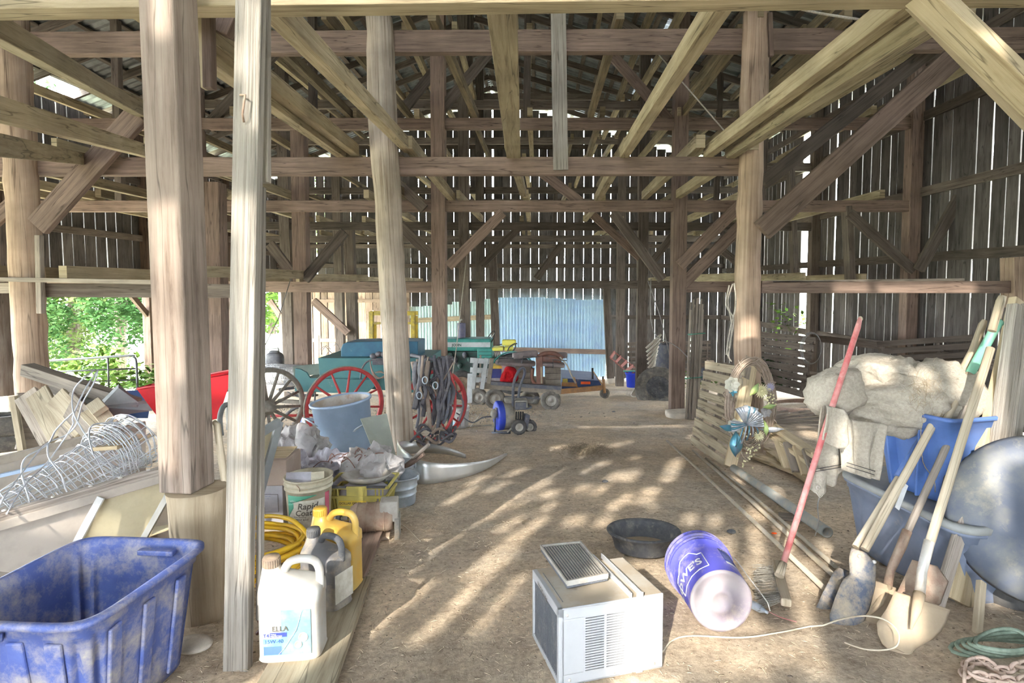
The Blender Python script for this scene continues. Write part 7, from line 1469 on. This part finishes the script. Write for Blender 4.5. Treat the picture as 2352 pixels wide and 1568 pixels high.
for (px, Y, h, r, mt, l) in [(60, 20, 7, 3.0, 'leafb', 'pale green tree behind the gate, at the left edge'), (165, 21, 7, 2.6, 'leafb', 'pale yellow-green tree behind the gate, left of centre of the opening'), (270, 19, 6.5, 2.3, 'leafc', 'darker green tree behind the gate near the log stub post'), (350, 24, 9, 3.4, 'leafa', 'green tree behind the gate, hidden partly by the squared post'), (420, 30, 11, 4, 'leafc', 'dark tree further back beyond the gate'), (180, 34, 13, 5.5, 'leafc', 'tall dark tree far behind the pale ones'), (20, 32, 12, 5, 'leafa', 'tall green tree far left beyond the field'), (520, 33, 12, 5, 'leafa', 'green tree seen between the squared post and plank post'), (625, 36, 12, 4.5, 'leafb', 'green tree seen right of the plank post'), (640, 44, 14, 5, 'leafc', 'dark tree furthest back right of the plank post')]:
    p = P(px, 800, Y); ti += 1; tree(p.x, p.y, h, r, mt, l, 15000 if Y < 26 else 6500, ti, ls=.085 if Y < 26 else .2)
def bush(px, py, Y, n, mt, label, w_=.7, hgt=.5, ls=.07):
    rn = random.Random(px); c = P(px, py, Y); mb = MB()
    for k in range(n):
        p = c + V((rn.gauss(0, w_ * .5), rn.gauss(0, w_ * .5), rn.uniform(-.2, hgt))); a = V((rn.gauss(0, 1), rn.gauss(0, 1), rn.gauss(0, .4))).normalized(); b3 = a.cross(V((rn.gauss(0, .4), rn.gauss(0, .4), 1))).normalized(); s = ls * rn.uniform(.6, 1.3); m_ = len(mb.v)
        mb.v += [p - a * s, p + b3 * s * .6, p + a * s, p - b3 * s * .6]; mb.face([m_, m_ + 1, m_ + 2, m_ + 3])
    mb.build('leafy_weeds', mt, None, label, 'plant')
bush(200, 870, 11.5, 420, 'leafa', 'bright weeds growing behind the loose beam', .8, .5); bush(290, 895, 10.5, 420, 'leafa', 'bright weeds by the open side post', .9, .35); bush(235, 850, 12.5, 260, 'leafa', 'weeds in front of the metal gate', .5, .6); bush(330, 880, 12.6, 260, 'leafb', 'weeds at the foot of the open side post', .8, .4)
bush(1830, 780, 15, 300, 'leafa', 'green weeds seen outside through the wide wall gap', .8, 1.0); bush(1610, 880, 16, 220, 'leafa', 'low weeds showing under the end wall behind the pallet', .5, .3); bush(1412, 868, 21.5, 260, 'leafa', 'weeds showing under the end wall by the far block', .7, .3); bush(1765, 868, 10.8, 160, 'leafc', 'green weeds growing behind the wreath post', .4, .4); bush(1880, 905, 8.8, 60, 'leafc', 'small green plant by the low wall board', .15, .15)
gte = T('tube_gate', 'dark steel tube gate outside the open left side', 'gate', P(220, 900, 10.2)); Yg = 10.2; gq = lambda px, py: P(px, py, Yg)
MB().tube(cat3([gq(-100, 838), gq(100, 829), gq(290, 817), gq(306, 820), gq(313, 832), gq(316, 900)], 4), .020, 8).build('frame_tube', 'gatesteel', gte)
for a, b3 in (((-100, 862), (315, 846)), ((-100, 885), (315, 872)), ((248, 819), (250, 900))): MB().tube([gq(*a), gq(*b3)], .015, 8).build('rail_tube', 'gatesteel', gte)
gt2 = T('tube_gate', 'pale steel tube gate outside, right of the plank post', 'gate', P(600, 860, 19)); 
MB().tube(cat3([P(340, 826, 17), P(560, 806, 19), P(628, 800, 19), P(640, 806, 19), P(642, 860, 19)], 4), .03, 8).build('frame_tube', 'gatesteel', gt2)
for py in (822, 840): MB().tube([P(340, py + 18, 17), P(642, py, 19)], .025, 8).build('rail_tube', 'gatesteel', gt2)
